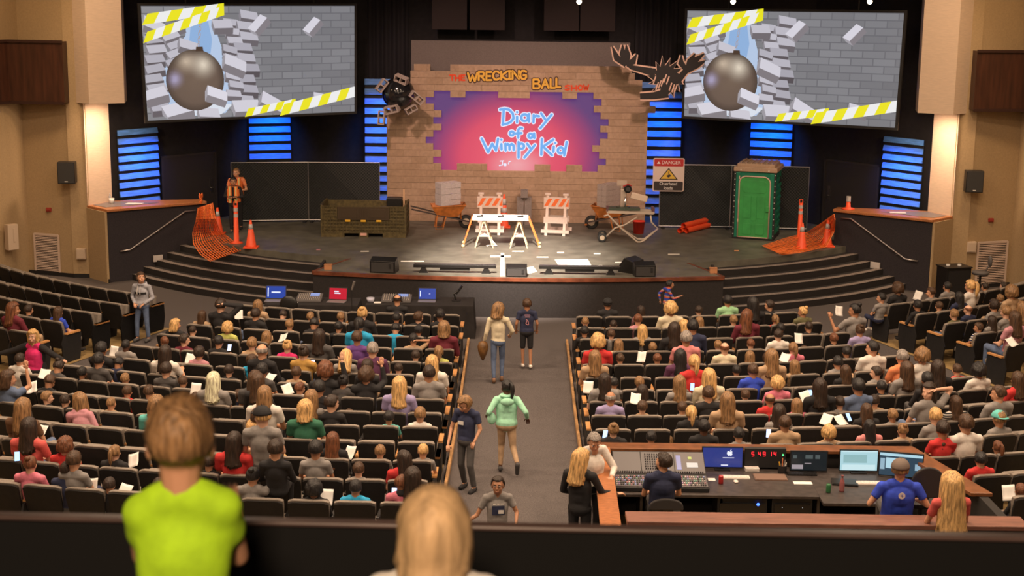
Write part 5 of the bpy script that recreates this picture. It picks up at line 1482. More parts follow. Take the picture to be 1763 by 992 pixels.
# ---- netting
def net(name, Lb, Rb, zs, label, nc, label_roll=None):
    """plastic barrier net draped between two pixel boundaries at heights zs"""
    N = 26
    def interp(P, u):
        t = u*(len(P)-1); i = min(int(t), len(P)-2); f = t-i; return [P[i][k]*(1-f)+P[i+1][k]*f for k in range(len(P[0]))]
    def pt(u, v):
        a = interp(Lb, u); b = interp(Rb, u); z = interp([(q,) for q in zs], u)[0]
        w_ = .05*sin(v*17+u*5)+.03*sin(v*31)
        return onz(a[0]*(1-v)+b[0]*v, a[1]*(1-v)+b[1]*v, z+.04+max(0, w_)*.9)
    m = MB()
    for c in range(nc+1):
        v = c/nc; m.tube([pt(u/N, v) for u in range(N+1)], .0125, n=5)
    M2 = 22
    for k in range(M2+1):
        u = k/M2; m.tube([pt(max(0, min(1, u+.012*(1 if c % 2 else -1))), c/nc) for c in range(nc+1)], .006, n=4)
    o = m.build(name, mat('net_orange', (.88, .20, .04), .5)); return tag(o, label, 'netting')
net('barrier_netting', [(341, 358), (338, 378), (332, 400), (333, 420), (345, 438), (362, 450)], [(366, 350), (371, 378), (378, 398), (392, 408), (405, 418), (418, 430)], [1.95, 1.62, 1.2, .97, .88, .80], 'orange plastic netting falling from the left wing wall onto the steps', 15)
z3 = lambda x, y: (1230+x/5.51, 270+y/5.51)
net('barrier_netting', [z3(1135, 545), z3(1010, 635), z3(880, 720), z3(690, 768), z3(455, 845)], [z3(1145, 600), z3(1140, 700), z3(1060, 855), z3(830, 905), z3(640, 930)], [1.80, 1.35, .97, .96, .95], 'orange plastic netting spread on the stage floor below the right wing wall', 15)
m = MB(); a = onz(345, 352, 1.95); 
for i in range(7): m.tube([a+V(.02+.028*cos(t+i), -.0+.1*sin(t), .06+.035*i+.02*sin(2*t)) for t in [2*pi*k/12 for k in range(12)]], .014, n=5, closed=True)
tag(m.build('rolled_netting', mat('net_orange')), 'bunched orange netting on the end of the left wing wall', 'netting')
# ---- pipes on the floor
for i, (dx, dz) in enumerate(((0, .08), (.19, .08), (.10, .22))):
    a = onz(1170, 402, STZ); m = MB(); a = V(a.x+dx, a.y, STZ+dz); b = a+V(.75, 1.0, 0)
    m.cyl(a, b, .078, n=20, cap=False); m.cyl(a+(b-a)*.001, b, .066, n=20, cap=False)
    tag(m.build('orange_tube', cor, smooth=True), ['left orange tube of the bundle on the stage floor', 'right orange tube of the bundle on the stage floor', 'orange tube lying on top of the other two tubes'][i], 'tube', 'orange tubes')
# ---- bulk crate
olive = mat('crate_olive', (.10, .075, .028), .5, noise_amt=.4, noise_scale=12); cx0, cx1, cy0, cd_ = -5.36, -3.06, 38.7, 1.15; CH = .84
cr = empty('bulk_crate', ((cx0+cx1)/2, cy0, STZ)); tag(cr, 'large brown ribbed plastic bulk crate with three yellow latches', 'crate'); cwid = cx1-cx0
def ribwall(L_, H, fn, gap=None):
    m = MB(); m.prism([(0, .12), (L_, .12), (L_, H), (0, H)], .03, .05, fn=fn)
    nv_ = int(L_/.085); nh = 8
    for i in range(nv_+1):
        u = L_*i/nv_; z1 = H
        if gap and gap[0] < u < gap[1]: z1 = gap[2]
        m.prism([(u-.010, .12), (u+.010, .12), (u+.010, z1), (u-.010, z1)], 0, .03, fn=fn)
    for j in range(nh+1):
        z = .12+(H-.12)*j/nh
        if gap and gap[2]+.02 < z < H-.01:
            for a, b in ((0, gap[0]), (gap[1], L_)): m.prism([(a, z-.010), (b, z-.010), (b, z+.010), (a, z+.010)], -.006, .03, fn=fn)
        else: m.prism([(0, z-.010), (L_, z-.010), (L_, z+.010), (0, z+.010)], -.006, .03, fn=fn)
    return m
ribwall(cwid, CH, lambda u, z, h: V(-cwid/2+u, h, z), (.44, cwid-.44, .46)).build('front_wall', olive, cr)
ribwall(cwid, CH, lambda u, z, h: V(-cwid/2+u, cd_-h, z)).build('rear_wall', olive, cr)
for s in (-1, 1): ribwall(cd_, CH+.04, lambda u, z, h, s=s: V(s*(cwid/2-h), u, z)).build('side_wall', olive, cr)
m = MB(); m.box((0, -.005, .655), (cwid-.90, .03, .35))
for s in (-1, 1): m.box((s*.38, -.025, .66), (.42, .02, .24))
for i in range(5): m.box((-.10+.05*i, -.022, .66), (.012, .02, .30))
m.build('drop_door', mat('crate_brown', (.055, .035, .018), .5), cr)
for i in range(3): m = MB(); m.box((-.42+.42*i, -.035, .455), (.14, .03, .055)); plabel(m.build('latch', mat('latch_yellow', (.80, .45, .03), .5), cr, bevel=.008), 'yellow latch')
m = MB()
for a, b in ((-cwid/2, -.52), (-.13, .13), (.52, cwid/2)): m.box(((a+b)/2, cd_/2, .06), (b-a, cd_, .12))
m.box((0, cd_/2, .13), (cwid, cd_, .03)); m.build('pallet_base', olive, cr)
m = MB(); m.box((0, -.008, .085), (.17, .012, .07)); m.build('label_plate', mat('label_pink', (.75, .42, .36), .6), cr)
m = MB(); m.box((-3.42, 39.35, STZ+.58), (.42, .36, .86)); tag(m.build('black_case', blackp, bevel=.02), 'black case standing inside the right end of the bulk crate', 'case')
m = MB(); m.box((-3.16, 39.3, STZ+.72), (.045, .03, 1.05)); tag(m.build('wood_plank', mat('pine', (.62, .38, .22), .6), bevel=.004), 'thin pale plank sticking up from the bulk crate', 'plank')
# ---- portable toilet
FL = onz(1262, 410.5, STZ); FR = onz(1330, 415, STZ); ex = (FR-FL); pw = ex.length; ex.normalize(); ey = V(-ex.y, ex.x, 0)
pt = empty('portable_toilet', (FL+FR)/2, atan2(ex.y, ex.x)); tag(pt, 'green portable toilet with tan roof, closed green door and white-framed arch', 'portable toilet')
gw = mat('toilet_green', (.005, .17, .095), .45, noise_amt=.15, noise_scale=3); gd = mat('toilet_door_green', (.04, .30, .07), .45, noise_amt=.15, noise_scale=4); rft = mat('toilet_roof', (.42, .27, .18), .6, noise_amt=.1)
HW_ = pw/2; DP = 1.12; HT = ony(1330, 297, FR.y).z-STZ
m = MB(); m.box((0, DP/2, .05), (pw+.04, DP+.04, .10)); m.build('base_skid', black, pt, bevel=.01)
m = MB(); m.box((0, DP/2, HT/2+.05), (pw, DP, HT-.1))
for s in (-1, 1):
    for j in range(9):
        for k in range(2): m.box((s*(HW_+.012), .30+.52*k, .22+j*(HT-.3)/9), (.03, .44, .10))
    m.box((s*(HW_-.07), -.012, HT/2), (.14, .03, HT-.1))
m.build('cabin', gw, pt, bevel=.012)
m = MB(); m.box((HW_+.02, DP-.30, HT-.28), (.02, .26, .16)); m.build('side_vent', black, pt)
m = MB(); m.box((0, DP/2, HT+.05), (pw+.10, DP+.12, .13)); m.box((0, DP/2, HT+.15), (pw-.06, DP-.04, .10))
for i in range(7): m.box((-pw/2+.12+i*(pw-.24)/6, DP/2, HT+.21), (.05, DP-.15, .04))
m.build('roof', rft, pt, bevel=.03)
dw, dh = .37*pw+.02, HT-.14
arch = [(-dw, .06)]+[(-dw+.18-.18*cos(t), dh-.18+.18*sin(t)) for t in [pi/2*k/5 for k in range(6)]]+[(dw-.18+.18*sin(t), dh-.18+.18*cos(t)) for t in [pi/2*k/5 for k in range(6)]]+[(dw, .06)]
m = MB(); m.prism([(x*.97, z) for x, z in arch], -.045, -.01, axis='y')
dr = m.build('door', gd, pt); m = MB()
for s in (-1, 1): m.prism(rrect(.21, .62, .02, s*.19, dh*.52), -.058, -.045, axis='y'); m.prism(rrect(.24, .30, .04, s*.17, dh*.17), -.056, -.045, axis='y')
m.prism(rrect(.13, .68, .02, 0, dh*.50), -.054, -.045, axis='y'); m.prism(rrect(dw*1.6, .34, .12, 0, dh*.84), -.053, -.045, axis='y'); m.build('door_panel', gd, dr, bevel=.006)
m = MB(); m.box((dw-.05, -.07, dh*.50), (.09, .03, .15)); m.build('door_latch', gd, dr, bevel=.008)
m = MB()
for z in (.3, .6, .98): m.box((-dw+.0, -.06, dh*z), (.03, .03, .09))
m.build('hinge', mat('toilet_trim'  , (.60, .42, .33), .5), dr)
m = MB(); m.tube([V(x, -.05, z) for x, z in arch], .020); m.tube([V(-dw, -.05, .07), V(dw, -.05, .07)], .016); m.build('door_frame', mat('toilet_trim'), pt, smooth=True)
for s in (-1, 1):
    m = MB(); m.box((s*(HW_+.005), -.015, HT/2+.03), (.055, .06, HT-.08)); st = m.build('corner_strip', black, pt); m = MB()
    for k in range(12): m.ell(V(s*(HW_+.005), -.048, .14+k*(HT-.22)/11), .013, nu=8, nv=6)
    m.build('rivets', mat('rivet_white', (.8, .76, .72), .4), st)
m = MB()
for x in (-.36*pw, .34*pw): m.ell(V(x, -.07, HT+.03), .018, nu=8, nv=6)
m.build('roof_rivets', mat('rivet_white'), pt)
# ---- cinder blocks
def cmu(mt, name='cinder_block'):
    m = MB(); L_, D_, H_ = .40, .20, .195; t = .032
    m.box((0, -D_/2+t/2, H_/2), (L_, t, H_)); m.box((0, D_/2-t/2, H_/2), (L_, t, H_))
    for x in (-L_/2+t/2, 0, L_/2-t/2): m.box((x, 0, H_/2), (t, D_-2*t, H_))
    return m.mesh(name, [mt])
B1 = cmu(mat('cmu_pale', (.52, .46, .46), .9, noise_amt=.12, noise_scale=25, bump=.2)); B2_ = cmu(mat('cmu_grey', (.22, .185, .17), .9, noise_amt=.15, noise_scale=25, bump=.2)); B3 = cmu(mat('cmu_mid', (.36, .29, .26), .9, noise_amt=.12, noise_scale=25))
def block(me, loc, rz, lab, grp, rx_=0, ry=0):
    o = bpy.data.objects.new('cinder_block', me); COL.objects.link(o); o.location = loc; o.rotation_euler = (rx_, ry, rz); return tag(o, lab, 'cinder block', grp)
# ---- wheelbarrows
rust = mat('barrow_orange', (.50, .16, .03), .5, noise_amt=.35, noise_scale=6); dkwood = mat('handle_dark', (.05, .035, .03), .6)
def barrow(loc, rz, label):
    r = empty('wheelbarrow', loc, rz); tag(r, label, 'wheelbarrow', 'wheelbarrows'); m = MB()
    # tray: long axis x, nose at +x
    T = [(-.46, -.33), (.50, -.30), (.50, .30), (-.46, .33)]; Bm = [(-.28, -.20), (.28, -.18), (.28, .18), (-.28, .20)]
    vs_ = [(x, y, .66+(.04 if x > 0 else 0)) for x, y in T]+[(x, y, .36) for x, y in Bm]; vi = [(x*.96, y*.94, z) for x, y, z in vs_[:4]]+[(x*.95, y*.94, z+.015) for x, y, z in vs_[4:]]
    F = [(0, 1, 5, 4), (1, 2, 6, 5), (2, 3, 7, 6), (3, 0, 4, 7), (7, 6, 5, 4)]
    m.add(vs_, F); m.add(vi, [tuple(reversed(f)) for f in F]); m.tube([V(*p) for p in vs_[:4]], .014, closed=True)
    m.build('tray', rust, r, fix=False)
    for s in (-1, 1):
        m = MB(); m.bar((-1.02, s*.30, .60), (.62, s*.10, .20), .035, .04); m.build('handle', dkwood, r)
        m = MB(); m.tube([V(-.30, s*.22, .42), V(-.34, s*.22, .02), V(-.14, s*.20, .02), V(-.05, s*.19, .36)], .016); m.build('leg', rust, r)
        m = MB(); m.bar((.10, s*.14, .36), (.10, s*.13, .60), .03, .02); m.bar((.38, s*.12, .26), (.36, s*.14, .62), .02, .03); m.build('brace', rust, r)
    m = MB(); m.lathe([(.06, -.025), (.17, -.04), (.195, -.02), (.195, .02), (.17, .04), (.06, .025)], c=(.52, 0, .195), n=22, rot=(pi/2, 0, 0)); wh = m.build('wheel', mat('tyre', (.02, .02, .02), .7), r, smooth=True)
    m = MB(); m.lathe([(.0, -.045), (.10, -.03), (.10, .03), (.0, .045)], c=(.52, 0, .195), n=16, rot=(pi/2, 0, 0)); m.build('hub', mat('rim_cream', (.5, .4, .3), .5), wh)
    m = MB(); m.box((.66, 0, .13), (.06, .30, .03)); m.build('nose_guard', rust, r); return r
barrow((-2.02, 40.3, STZ), .12, 'orange wheelbarrow loaded with pale blocks, left of the striped barricades')
barrow((2.55, 40.4, STZ), pi-.25, 'rusty wheelbarrow loaded with grey blocks behind the folding saw stand')
k = 0
for z in range(4):
    for y in range(2):
        for x in range(2):
            c_, s_ = cos(.62), sin(.62); u_, v_ = -.162+.325*x, -.082+.165*y+.012*((z+x) % 2)
            block(B1, (-2.0+u_*c_-v_*s_, 40.25+u_*s_+v_*c_, STZ+.69+.16*z), .62, 'pale cinder block in the left wheelbarrow, %s layer, %s %s' % (['bottom', 'second', 'third', 'top'][z], 'rear' if y else 'front', 'right' if x else 'left'), 'blocks in the left wheelbarrow').scale = (.8, .8, .8)
for z in range(4):
    for y in range(2):
        for x in range(2): c_, s_ = cos(.85), sin(.85); u_, v_ = -.162+.325*x, -.082+.165*y; block(B3, (2.50+u_*c_-v_*s_, 40.35+u_*s_+v_*c_, STZ+.69+.16*z), .85, 'grey cinder block in the right wheelbarrow, %s layer, %s %s' % (['bottom', 'second', 'third', 'top'][z], 'rear' if y else 'front', 'right' if x else 'left'), 'blocks in the right wheelbarrow').scale = (.8, .8, .8)
a = ony(902, 386, 41.1).x
for (dx, z, rz, st, lb) in ((-.11, 0, 0, 1, 'lower left'), (.11, 0, 0, 1, 'lower right'), (-.11, .4, 0, 1, 'middle left'), (.11, .4, 0, 1, 'middle right'), (0, .8, 0, 0, 'top')):
    if st: block(B2_, (a+dx+.098, 41.15, STZ+.20+z), 0, 'dark grey cinder block on end against the flat, %s of the figure-like pile' % lb, 'dark blocks against the flat', ry=-pi/2)
    else: block(B2_, (a, 41.15, STZ+z), pi/2, 'dark grey cinder block lying on top of the central pile', 'dark blocks against the flat')
# ---- barricades
bw_ = mat('barricade_white', (.70, .56, .50), .6, noise_amt=.06); bo = mat('barricade_orange', (.85, .17, .04), .5)
def barricade(x, y, rz, label):
    r = empty('barricade', (x, y, STZ), rz); tag(r, label, 'barricade', 'striped barricades'); H = 1.08
    for f, dy in ((-1, 0), (1, 1)):
        for s in (-1, 1): m = MB(); m.bar((s*.25, f*.30, 0), (s*.25, f*.02, H), .075, .03, up=(0, 1, 0)); m.build('leg', bw_, r)
        m = MB(); yy = lambda z: f*(.30-.28*z/H)
        m.box((0, yy(.88)-.025*1, .88), (.70, .02, .30), rot=(f*-.26*-1*.0, 0, 0)); bd = m.build('top_board', bw_, r)
        if f < 0:
            m = MB()
            for k in range(4):
                u = -.35+.20*k; q = [(max(-.34, min(.34, a_)), b_) for a_, b_ in ((u, .79), (u+.11, .79), (u+.24, 1.0), (u+.13, 1.0))]
                m.prism(q, yy(.88)-.040, yy(.88)-.034, axis='y')
            plabel(m.build('orange_stripe', bo, bd), 'orange diagonal stripes')
        for z, h_ in ((.42, .17), (.12, .09)): m = MB(); m.box((0, yy(z)-.025, z), (.66 if z > .2 else .78, .02, h_)); m.build('cross_board', bw_, r)
    for s in (-1, 1): m = MB(); m.box((s*.25, 0, H+.03), (.16, .10, .06)); m.build('top_cap', bw_, r, bevel=.01)
    return r
p = onz(844, 397, STZ); barricade(p.x, 39.6, 0, 'orange and white striped barricade behind the white trestle table')
p = onz(957, 396, STZ); barricade(p.x, 39.6, -.18, 'orange and white striped barricade right of the trestle table')
# ---- trestle table
TY = 37.35; tb = empty('trestle_table', ((ony(862, 378, TY)).x, TY, STZ)); tag(tb, 'white trestle table with orange splayed end legs at centre stage', 'table'); t0 = tb.location.copy()
twood = mat('trestle_wood', (.62, .46, .28), .6); a = ony(813, 377, TY)-t0; b = ony(910, 377, TY)-t0; tz = a.z
m = MB(); m.box(((a.x+b.x)/2, .28, tz), (b.x-a.x, .72, .05)); m.build('table_top', mat('table_white', (.85, .80, .78), .5), tb, bevel=.008)
for (s, xt, xb) in ((-1, a.x-.01, ony(797, 425, TY).x-t0.x), (1, b.x+.01, ony(929, 426, TY).x-t0.x)):
    for yy in (.02, .54): m = MB(); m.bar((xt, yy, tz), (xb, yy, .03), .045, .03); plabel(m.build('leg', bo, tb), 'orange leg'); m = MB(); m.ell(V(xb, yy, .045), .045); m.build('foot', twood, tb)
for pxa, f1, f2 in ((833, 818, 849), (894, 878, 908)):
    xa = ony(pxa, 383, TY).x-t0.x; x1 = ony(f1, 428, TY).x-t0.x; x2 = ony(f2, 428, TY).x-t0.x
    for yy in (.0, .56):
        for xx in (x1, x2): m = MB(); m.bar((xa, yy, tz-.03), (xx, yy, 0), .04, .03); m.build('trestle_leg', twood, tb)
    m = MB(); m.box(((x1+x2)/2, .28, .32), (.26, .62, .03)); m.build('trestle_shelf', bw_, tb)
m = MB(); m.box((0, .28, 0), (.12, .08, .05))
for (px, lb) in ((826, 'clamp lying at the left end of the trestle table'), (862, 'small black tool at the middle of the trestle table'), (896, 'clamp lying at the right end of the trestle table')):
    x = ony(px, 374, TY).x; m = MB(); m.box((0, 0, .015), (.16, .04, .03), rot=(0, 0, .3)); m.box((.05, .03, .02), (.05, .10, .04)); tag(m.build('hand_tool', blackp, loc=(x, TY+.22, t0.z+tz+.027)), lb, 'tool')
m = MB(); m.tube([V(.0+.13*cos(t)*(1+.1*t/6), .1*sin(t), .02+.25*max(0, sin(t*.5))**2*(1 if t < 6.3 else 0)) for t in [k*.35 for k in range(30)]], .008, n=5)
tag(m.build('power_cable', white, loc=(ony(847, 400, TY).x, TY+.2, STZ)), 'white cable looping below the left trestle', 'cable')
# ---- folding saw stand with chop saw
SY = 38.4; z7 = lambda x, y, d=0: ony(960+x/6.78, 300+y/6.78, SY+d)
ss = empty('folding_saw_stand', (z7(800, 0).x, SY, STZ)); tag(ss, 'folding tubular saw stand with two wheels, right of centre stage', 'saw stand'); s0 = ss.location.copy()
stl = mat('stand_metal', (.55, .46, .38), .45, .2); Q = lambda x, y, d=0: z7(x, y, d)-s0
def floorfix(v): return V(v.x, v.y, max(v.z, .02))
for d in (0, .45):
    m = MB(); m.tube([floorfix(Q(x, y, d)) for x, y in ((540, 490), (590, 475), (640, 530), (740, 630), (930, 800), (965, 805), (1010, 775), (1170, 635), (1095, 560), (1085, 480))], .026); m.build('leg_frame', stl, ss, smooth=True)
    m = MB(); m.tube([floorfix(Q(x, y, d)) for x, y in ((560, 735), (670, 630), (790, 590), (930, 500))], .024); m.build('axle_leg', stl, ss, smooth=True)
    m = MB(); c = Q(520, 768, d); c.z = .125; m.lathe([(.04, -.025), (.10, -.03), (.125, -.015), (.125, .015), (.10, .03), (.04, .025)], c=c, n=20, rot=(pi/2, 0, 0)); wh = m.build('wheel', mat('tyre'), ss, smooth=True)
    m = MB(); m.lathe([(0, -.035), (.065, -.03), (.065, .03), (0, .035)], c=c, n=16, rot=(pi/2, 0, 0)); m.build('hub', mat('rim_cream'), wh)
a = Q(590, 440); b = Q(1120, 470); m = MB()
for d in (0, .45): m.bar(V(a.x, d, a.z), V(b.x, d, a.z-.02), .05, .07)
for x in (a.x, (a.x+b.x)/2, b.x): m.box((x, .22, a.z-.02), (.06, .45, .05))
m.build('rail', stl, ss)
for x in (a.x, b.x): m = MB(); m.box((x, .22, a.z+.06), (.07, .40, .10)); m.build('work_stop', mat('stop_dark', (.12, .05, .06), .5), ss, bevel=.01)
w0 = z7(770, 430); sw_ = empty('chop_saw', (w0.x, SY+.2, w0.z-.01)); tag(sw_, 'mitre chop saw mounted on the folding stand', 'saw')
sil = mat('saw_cast', (.55, .44, .36), .4, .4)
m = MB(); m.box((.02, 0, .05), (.85, .36, .06)); m.cyl((0, 0, .03), (0, 0, .10), .19, n=20); m.build('saw_table', mat('saw_green_black', (.05, .07, .05), .5), sw_)
m = MB(); m.box((0, .05, .32), (.16, .14, .52), rot=(.1, 0, 0)); m.build('arm', sil, sw_, bevel=.02)
m = MB(); m.cyl((.11, -.10, .58), (.11, .14, .60), .105, n=20); m.cyl((.11, -.16, .59), (.11, -.10, .58), .06, n=16); m.build('motor', blackp, sw_); m = MB(); m.cyl((.03, -.02, .24), (.055, -.02, .24), .14, n=24); m.build('blade', mat('blade_steel', (.6, .6, .6), .25, 1), sw_)
m = MB(); m.box((.42, .0, .36), (.46, .10, .17), rot=(0, .25, 0)); m.build('dust_bag', mat('bag_cream', (.60, .48, .38), .7), sw_, bevel=.02)
m = MB(); m.box((-.05, -.04, .74), (.26, .04, .15)); m.box((-.05, -.065, .74), (.20, .02, .10)); m.bar((-.04, 0, .55), (-.05, -.03, .68), .04, .03); m.build('guard_bracket', sil, sw_)
for zc_ in (.58,): m = MB(); m.tube([V(-.02, -.1, .66), V(.10, -.16, .72), V(.2, -.1, .68)], .016); m.build('handle', mat('saw_red', (.5, .04, .03), .5), sw_)
p = onz(1093, 388, STZ); m = MB(); m.lathe([(.0, .0), (.14, 0), (.17, .33), (.18, .33), (.18, .35), (.16, .35), (.135, .02), (0, .02)], n=22); m.tube([V(.17*cos(t), 0, .34+.0) if False else V(.17*cos(t), -.12*sin(t), .34-.06*sin(t)) for t in [pi*k/10 for k in range(11)]], .006)
tag(m.build('bucket', mat('bucket_red', (.75, .05, .03), .45), loc=(p.x, 39.9, STZ), smooth=True), 'red bucket on the floor behind the saw stand', 'bucket')
# ---- things along the stage lip
def wedge(px, py, y, w_, rz, label, d=.42, h=.36):
    p = ony(px, py, y); r = empty('stage_monitor', (p.x, y, STZ), rz); tag(r, label, 'stage monitor speaker', 'wedge monitors on the stage lip'); m = MB()
    m.prism([(-d/2, 0), (d/2, 0), (d/2, h*.35), (d*.10, h), (-d/2, h*.8)], -w_/2, w_/2, axis='x'); m.build('cabinet', blackp, r, bevel=.01)
    m = MB(); m.box((0, -d/2-.006, h*.4), (w_*.88, .012, h*.62)); m.build('rear_panel', mat('grille_dark', (.035, .033, .033), .6), r)
    m = MB(); m.box((w_*.3, -d/2-.018, h*.5), (.05, .014, .10)); m.build('handle', black, r); return r
wedge(662, 470, 34.05, .62, -.15, 'black wedge monitor near the left corner of the stage lip'); wedge(889, 478, 33.78, .50, 0, 'black wedge monitor at the middle of the stage lip', h=.28)
wedge(1108, 476, 34.0, .50, .1, 'front one of two black wedge monitors near the right stage corner', h=.34); wedge(1086, 466, 34.45, .48, .9, 'rear one of two black wedge monitors near the right stage corner')
def lightbar(pxa, pxb, py, y, label):
    a = ony(pxa, py, y); b = ony(pxb, py, y); r = empty('floor_light_bar', ((a.x+b.x)/2, y, STZ)); tag(r, label, 'light bar', 'floor light bars'); L_ = b.x-a.x; m = MB()
    m.box((0, 0, .17), (L_, .12, .08)); m.box((0, .02, .10), (L_*.36, .10, .08)); m.build('housing', blackp, r, bevel=.008)
    m = MB(); m.box((0, .05, .19), (L_*.97, .03, .05)); m.build('lens_strip', mat('lens_dark', (.05, .05, .055), .15), r)
    for s in (-1, 1): m = MB(); m.prism([(-.11, 0), (.11, 0), (.04, .14), (-.04, .14)], -.05, .05, axis='y'); q = m.build('bracket', blackp, r); q.location.x = s*L_*.38
lightbar(712, 854, 470, 34.0, 'long black floor light bar left of the middle monitor'); lightbar(928, 1068, 472, 34.0, 'long black floor light bar right of the middle monitor')
tape = mat('tape_white', (.74, .70, .64), .6)
def floormark(pts, label, nm='floor_tape', mt=tape, cat='tape', th=.003, grp='tape marks on the stage'):
    P = [onz(x, y, STZ) for x, y in pts]; c = sum(P, V(0, 0, 0))/len(P); m = MB(); m.prism([(p.x-c.x, p.y-c.y) for p in P], 0, th); o = m.build(nm, mt, loc=(c.x, c.y, STZ+.001)); return tag(o, label, cat, grp)
floormark([(955, 447), (1012, 446.5), (1018, 457), (962, 458)], 'large white sheet lying on the stage floor right of centre', 'paper_sheet', cat='paper', grp=None)
floormark([(907, 461), (918, 459), (925, 468), (909, 472)], 'white sheet beside the middle monitor', 'paper_sheet', cat='paper', grp=None)
floormark([(862, 436), (868, 436), (869, 476), (861, 476)], 'vertical white tape strip at centre stage')
floormark([(844, 440), (879, 440), (879, 443), (844, 443)], 'white tape crossbar at centre stage')
for i, (x, y, w_, c, lb) in enumerate(((548, 430, 7, 1, 'small pink mark left of the bulk crate front'), (628, 433, 14, 0, 'short white mark below the bulk crate'), (710, 450, 40, 0, 'long faint white mark near the left monitor'), (739, 457, 8, 0, 'tiny white mark above the left light bar'), (892, 433, 20, 0, 'white dash right of the table feet'), (934, 443, 20, 0, 'white rectangle mark right of centre'), (965, 435, 12, 0, 'white dash below the saw stand'), (1028, 437, 12, 0, 'white dash right of the saw stand wheels'), (1160, 438, 20, 0, 'white dash in front of the orange tubes'), (1268, 432, 8, 2, 'orange scrap in front of the green toilet'), (1085, 452, 52, 0, 'long pale mark behind the right monitors'), (1033, 458, 8, 0, 'tiny white mark behind the right light bar'))):
    floormark([(x-w_/2, y-.9), (x+w_/2, y-.9), (x+w_/2, y+.9), (x-w_/2, y+.9)], lb, mt=[tape, mat('tape_pink', (.6, .25, .25), .6), mat('tape_orange', (.8, .35, .15), .6)][c])
for px, py, lb in ((565, 461, 'small wooden box on the left corner of the stage lip'), (1228, 467, 'small pale box on the right corner of the stage lip')):
    p = onz(px, py+3, STZ); m = MB(); m.box((0, 0, .06), (.18, .13, .12)); m.box((0, 0, .125), (.19, .14, .012)); tag(m.build('small_box', mat('box_orange_brown', (.45, .20, .09), .6), loc=(p.x, p.y, STZ), bevel=.004), lb, 'box')
# ---- hanging ball prop and ragged cut-out
bc = ony(686, 161, 41.0); bp = empty('wrecking_ball_prop', bc); tag(bp, 'glossy black wrecking ball prop bursting through the upper left of the flat', 'prop')
m = MB(); m.ell((0, 0, 0), .46, nu=36, nv=24); m.build('ball', mat('ball_gloss', (.012, .012, .014), .12, spec=.7), bp, smooth=True)
for i, (px, py, a, s_) in enumerate(((656, 147, .9, 1.0), (694, 135, -.35, 1.0), (715, 168, -.7, 1.1), (677, 186, .25, 1.1), (706, 188, .5, .9), (658, 202, 1.5, 1.0))):
    p = ony(px, py, 40.8)-bc; b = bpy.data.objects.new('breaking_block', B3); COL.objects.link(b); b.parent = bp; b.location = p; b.rotation_euler = (1.2+.3*(i % 3), a*.3, a if i % 2 else -a); b.scale = (s_*.95,)*3
    b.rotation_euler = (pi/2+.25*(i % 2), -a, .35*(-1)**i)
m = MB(); m.bar((0, .30, 0), (0, .66, 0), .06, .06); m.build('mounting_arm', black, bp)
cc = ony(1130, 125, 40.6); ct = empty('ragged_cutout', cc); tag(ct, 'ragged black scribbled cut-out with pale outline at the upper right of the flat', 'prop')
def spiky(cx, cy, rx_, ry_, n, seed, amp=.45, skew=0):
    rn = random.Random(seed); P = []
    for k in range(n*2):
        t = pi*k/n; q = (1 if k % 2 else 1-amp*rn.uniform(.5, 1.1))*rn.uniform(.92, 1.1); P.append((cx+rx_*q*cos(t+(.12 if k % 2 else 0)), cy+ry_*q*sin(t+(.12 if k % 2 else 0))))
    return P
def limb(pts, ws):
    L_ = []; R_ = []
    for i, (p, w_) in enumerate(zip(pts, ws)):
        a = pts[max(i-1, 0)]; b = pts[min(i+1, len(pts)-1)]; d = (b[0]-a[0], b[1]-a[1]); l = hypot(*d) or 1; nx_, ny_ = -d[1]/l*w_, d[0]/l*w_; L_.append((p[0]+nx_, p[1]+ny_)); R_.append((p[0]-nx_, p[1]-ny_))
    return L_+R_[::-1]
shapes = lambda g: [spiky(1147, 134, 31+g, 34+g, 15, 4, .40), limb([(1128, 125), (1105, 120), (1088, 116), (1080, 108)], [7+g, 5+g, 4+g, 5+g]), limb([(1166, 140), (1178, 125), (1184, 118)], [6+g, 5+g, 5+g]), limb([(1150, 160), (1125, 165), (1102, 166)], [8+g, 6+g, 5+g])]+\
    [limb([(1078, 112), m_, t_], [4+g, 5.5+g, .8+g]) for m_, t_ in (((1062, 100), (1054, 80)), ((1072, 92), (1072, 77)), ((1080, 95), (1078, 77)), ((1090, 106), (1096, 93)))]+[limb([(1183, 122), m_, t_], [4+g, 5+g, .8+g]) for m_, t_ in (((1172, 108), (1173, 95)), ((1188, 105), (1197, 92)), ((1198, 103), (1213, 92)), ((1200, 112), (1216, 104)))]
for nm, g, d0, d1, mt_ in (('pale_outline_board', 2.6, .0, .02, mat('cutout_pale', (.68, .46, .36), .7)), ('black_fill', 0, -.012, 0, mat('cutout_black', (.015, .012, .012), .7))):
    m = MB()
    for i, s_ in enumerate(shapes(g)): m.prism([(ony(x, y, 40.6).x-cc.x, ony(x, y, 40.6).z-cc.z) for x, y in s_], d0-.0006*i, d1, axis='y')
    m.build(nm, mt_, ct, fix=False)
m = MB(); rn = random.Random(8)
for k in range(9):
    x = 1128+k*4.6; y = 132+7*sin(k*1.1)+rn.uniform(-2, 2)+k; m.prism([(ony(a_, b_, 40.6).x-cc.x, ony(a_, b_, 40.6).z-cc.z) for a_, b_ in ((x, y), (x+2, y+.6), (x-3, y+15), (x-4.5, y+13))], -.022, -.014, axis='y')
m.build('pale_streaks', mat('cutout_pale'), ct)
m = MB(); m.box((0, .4, 0), (.05, .85, .05)); m.build('mounting_arm', black, ct)
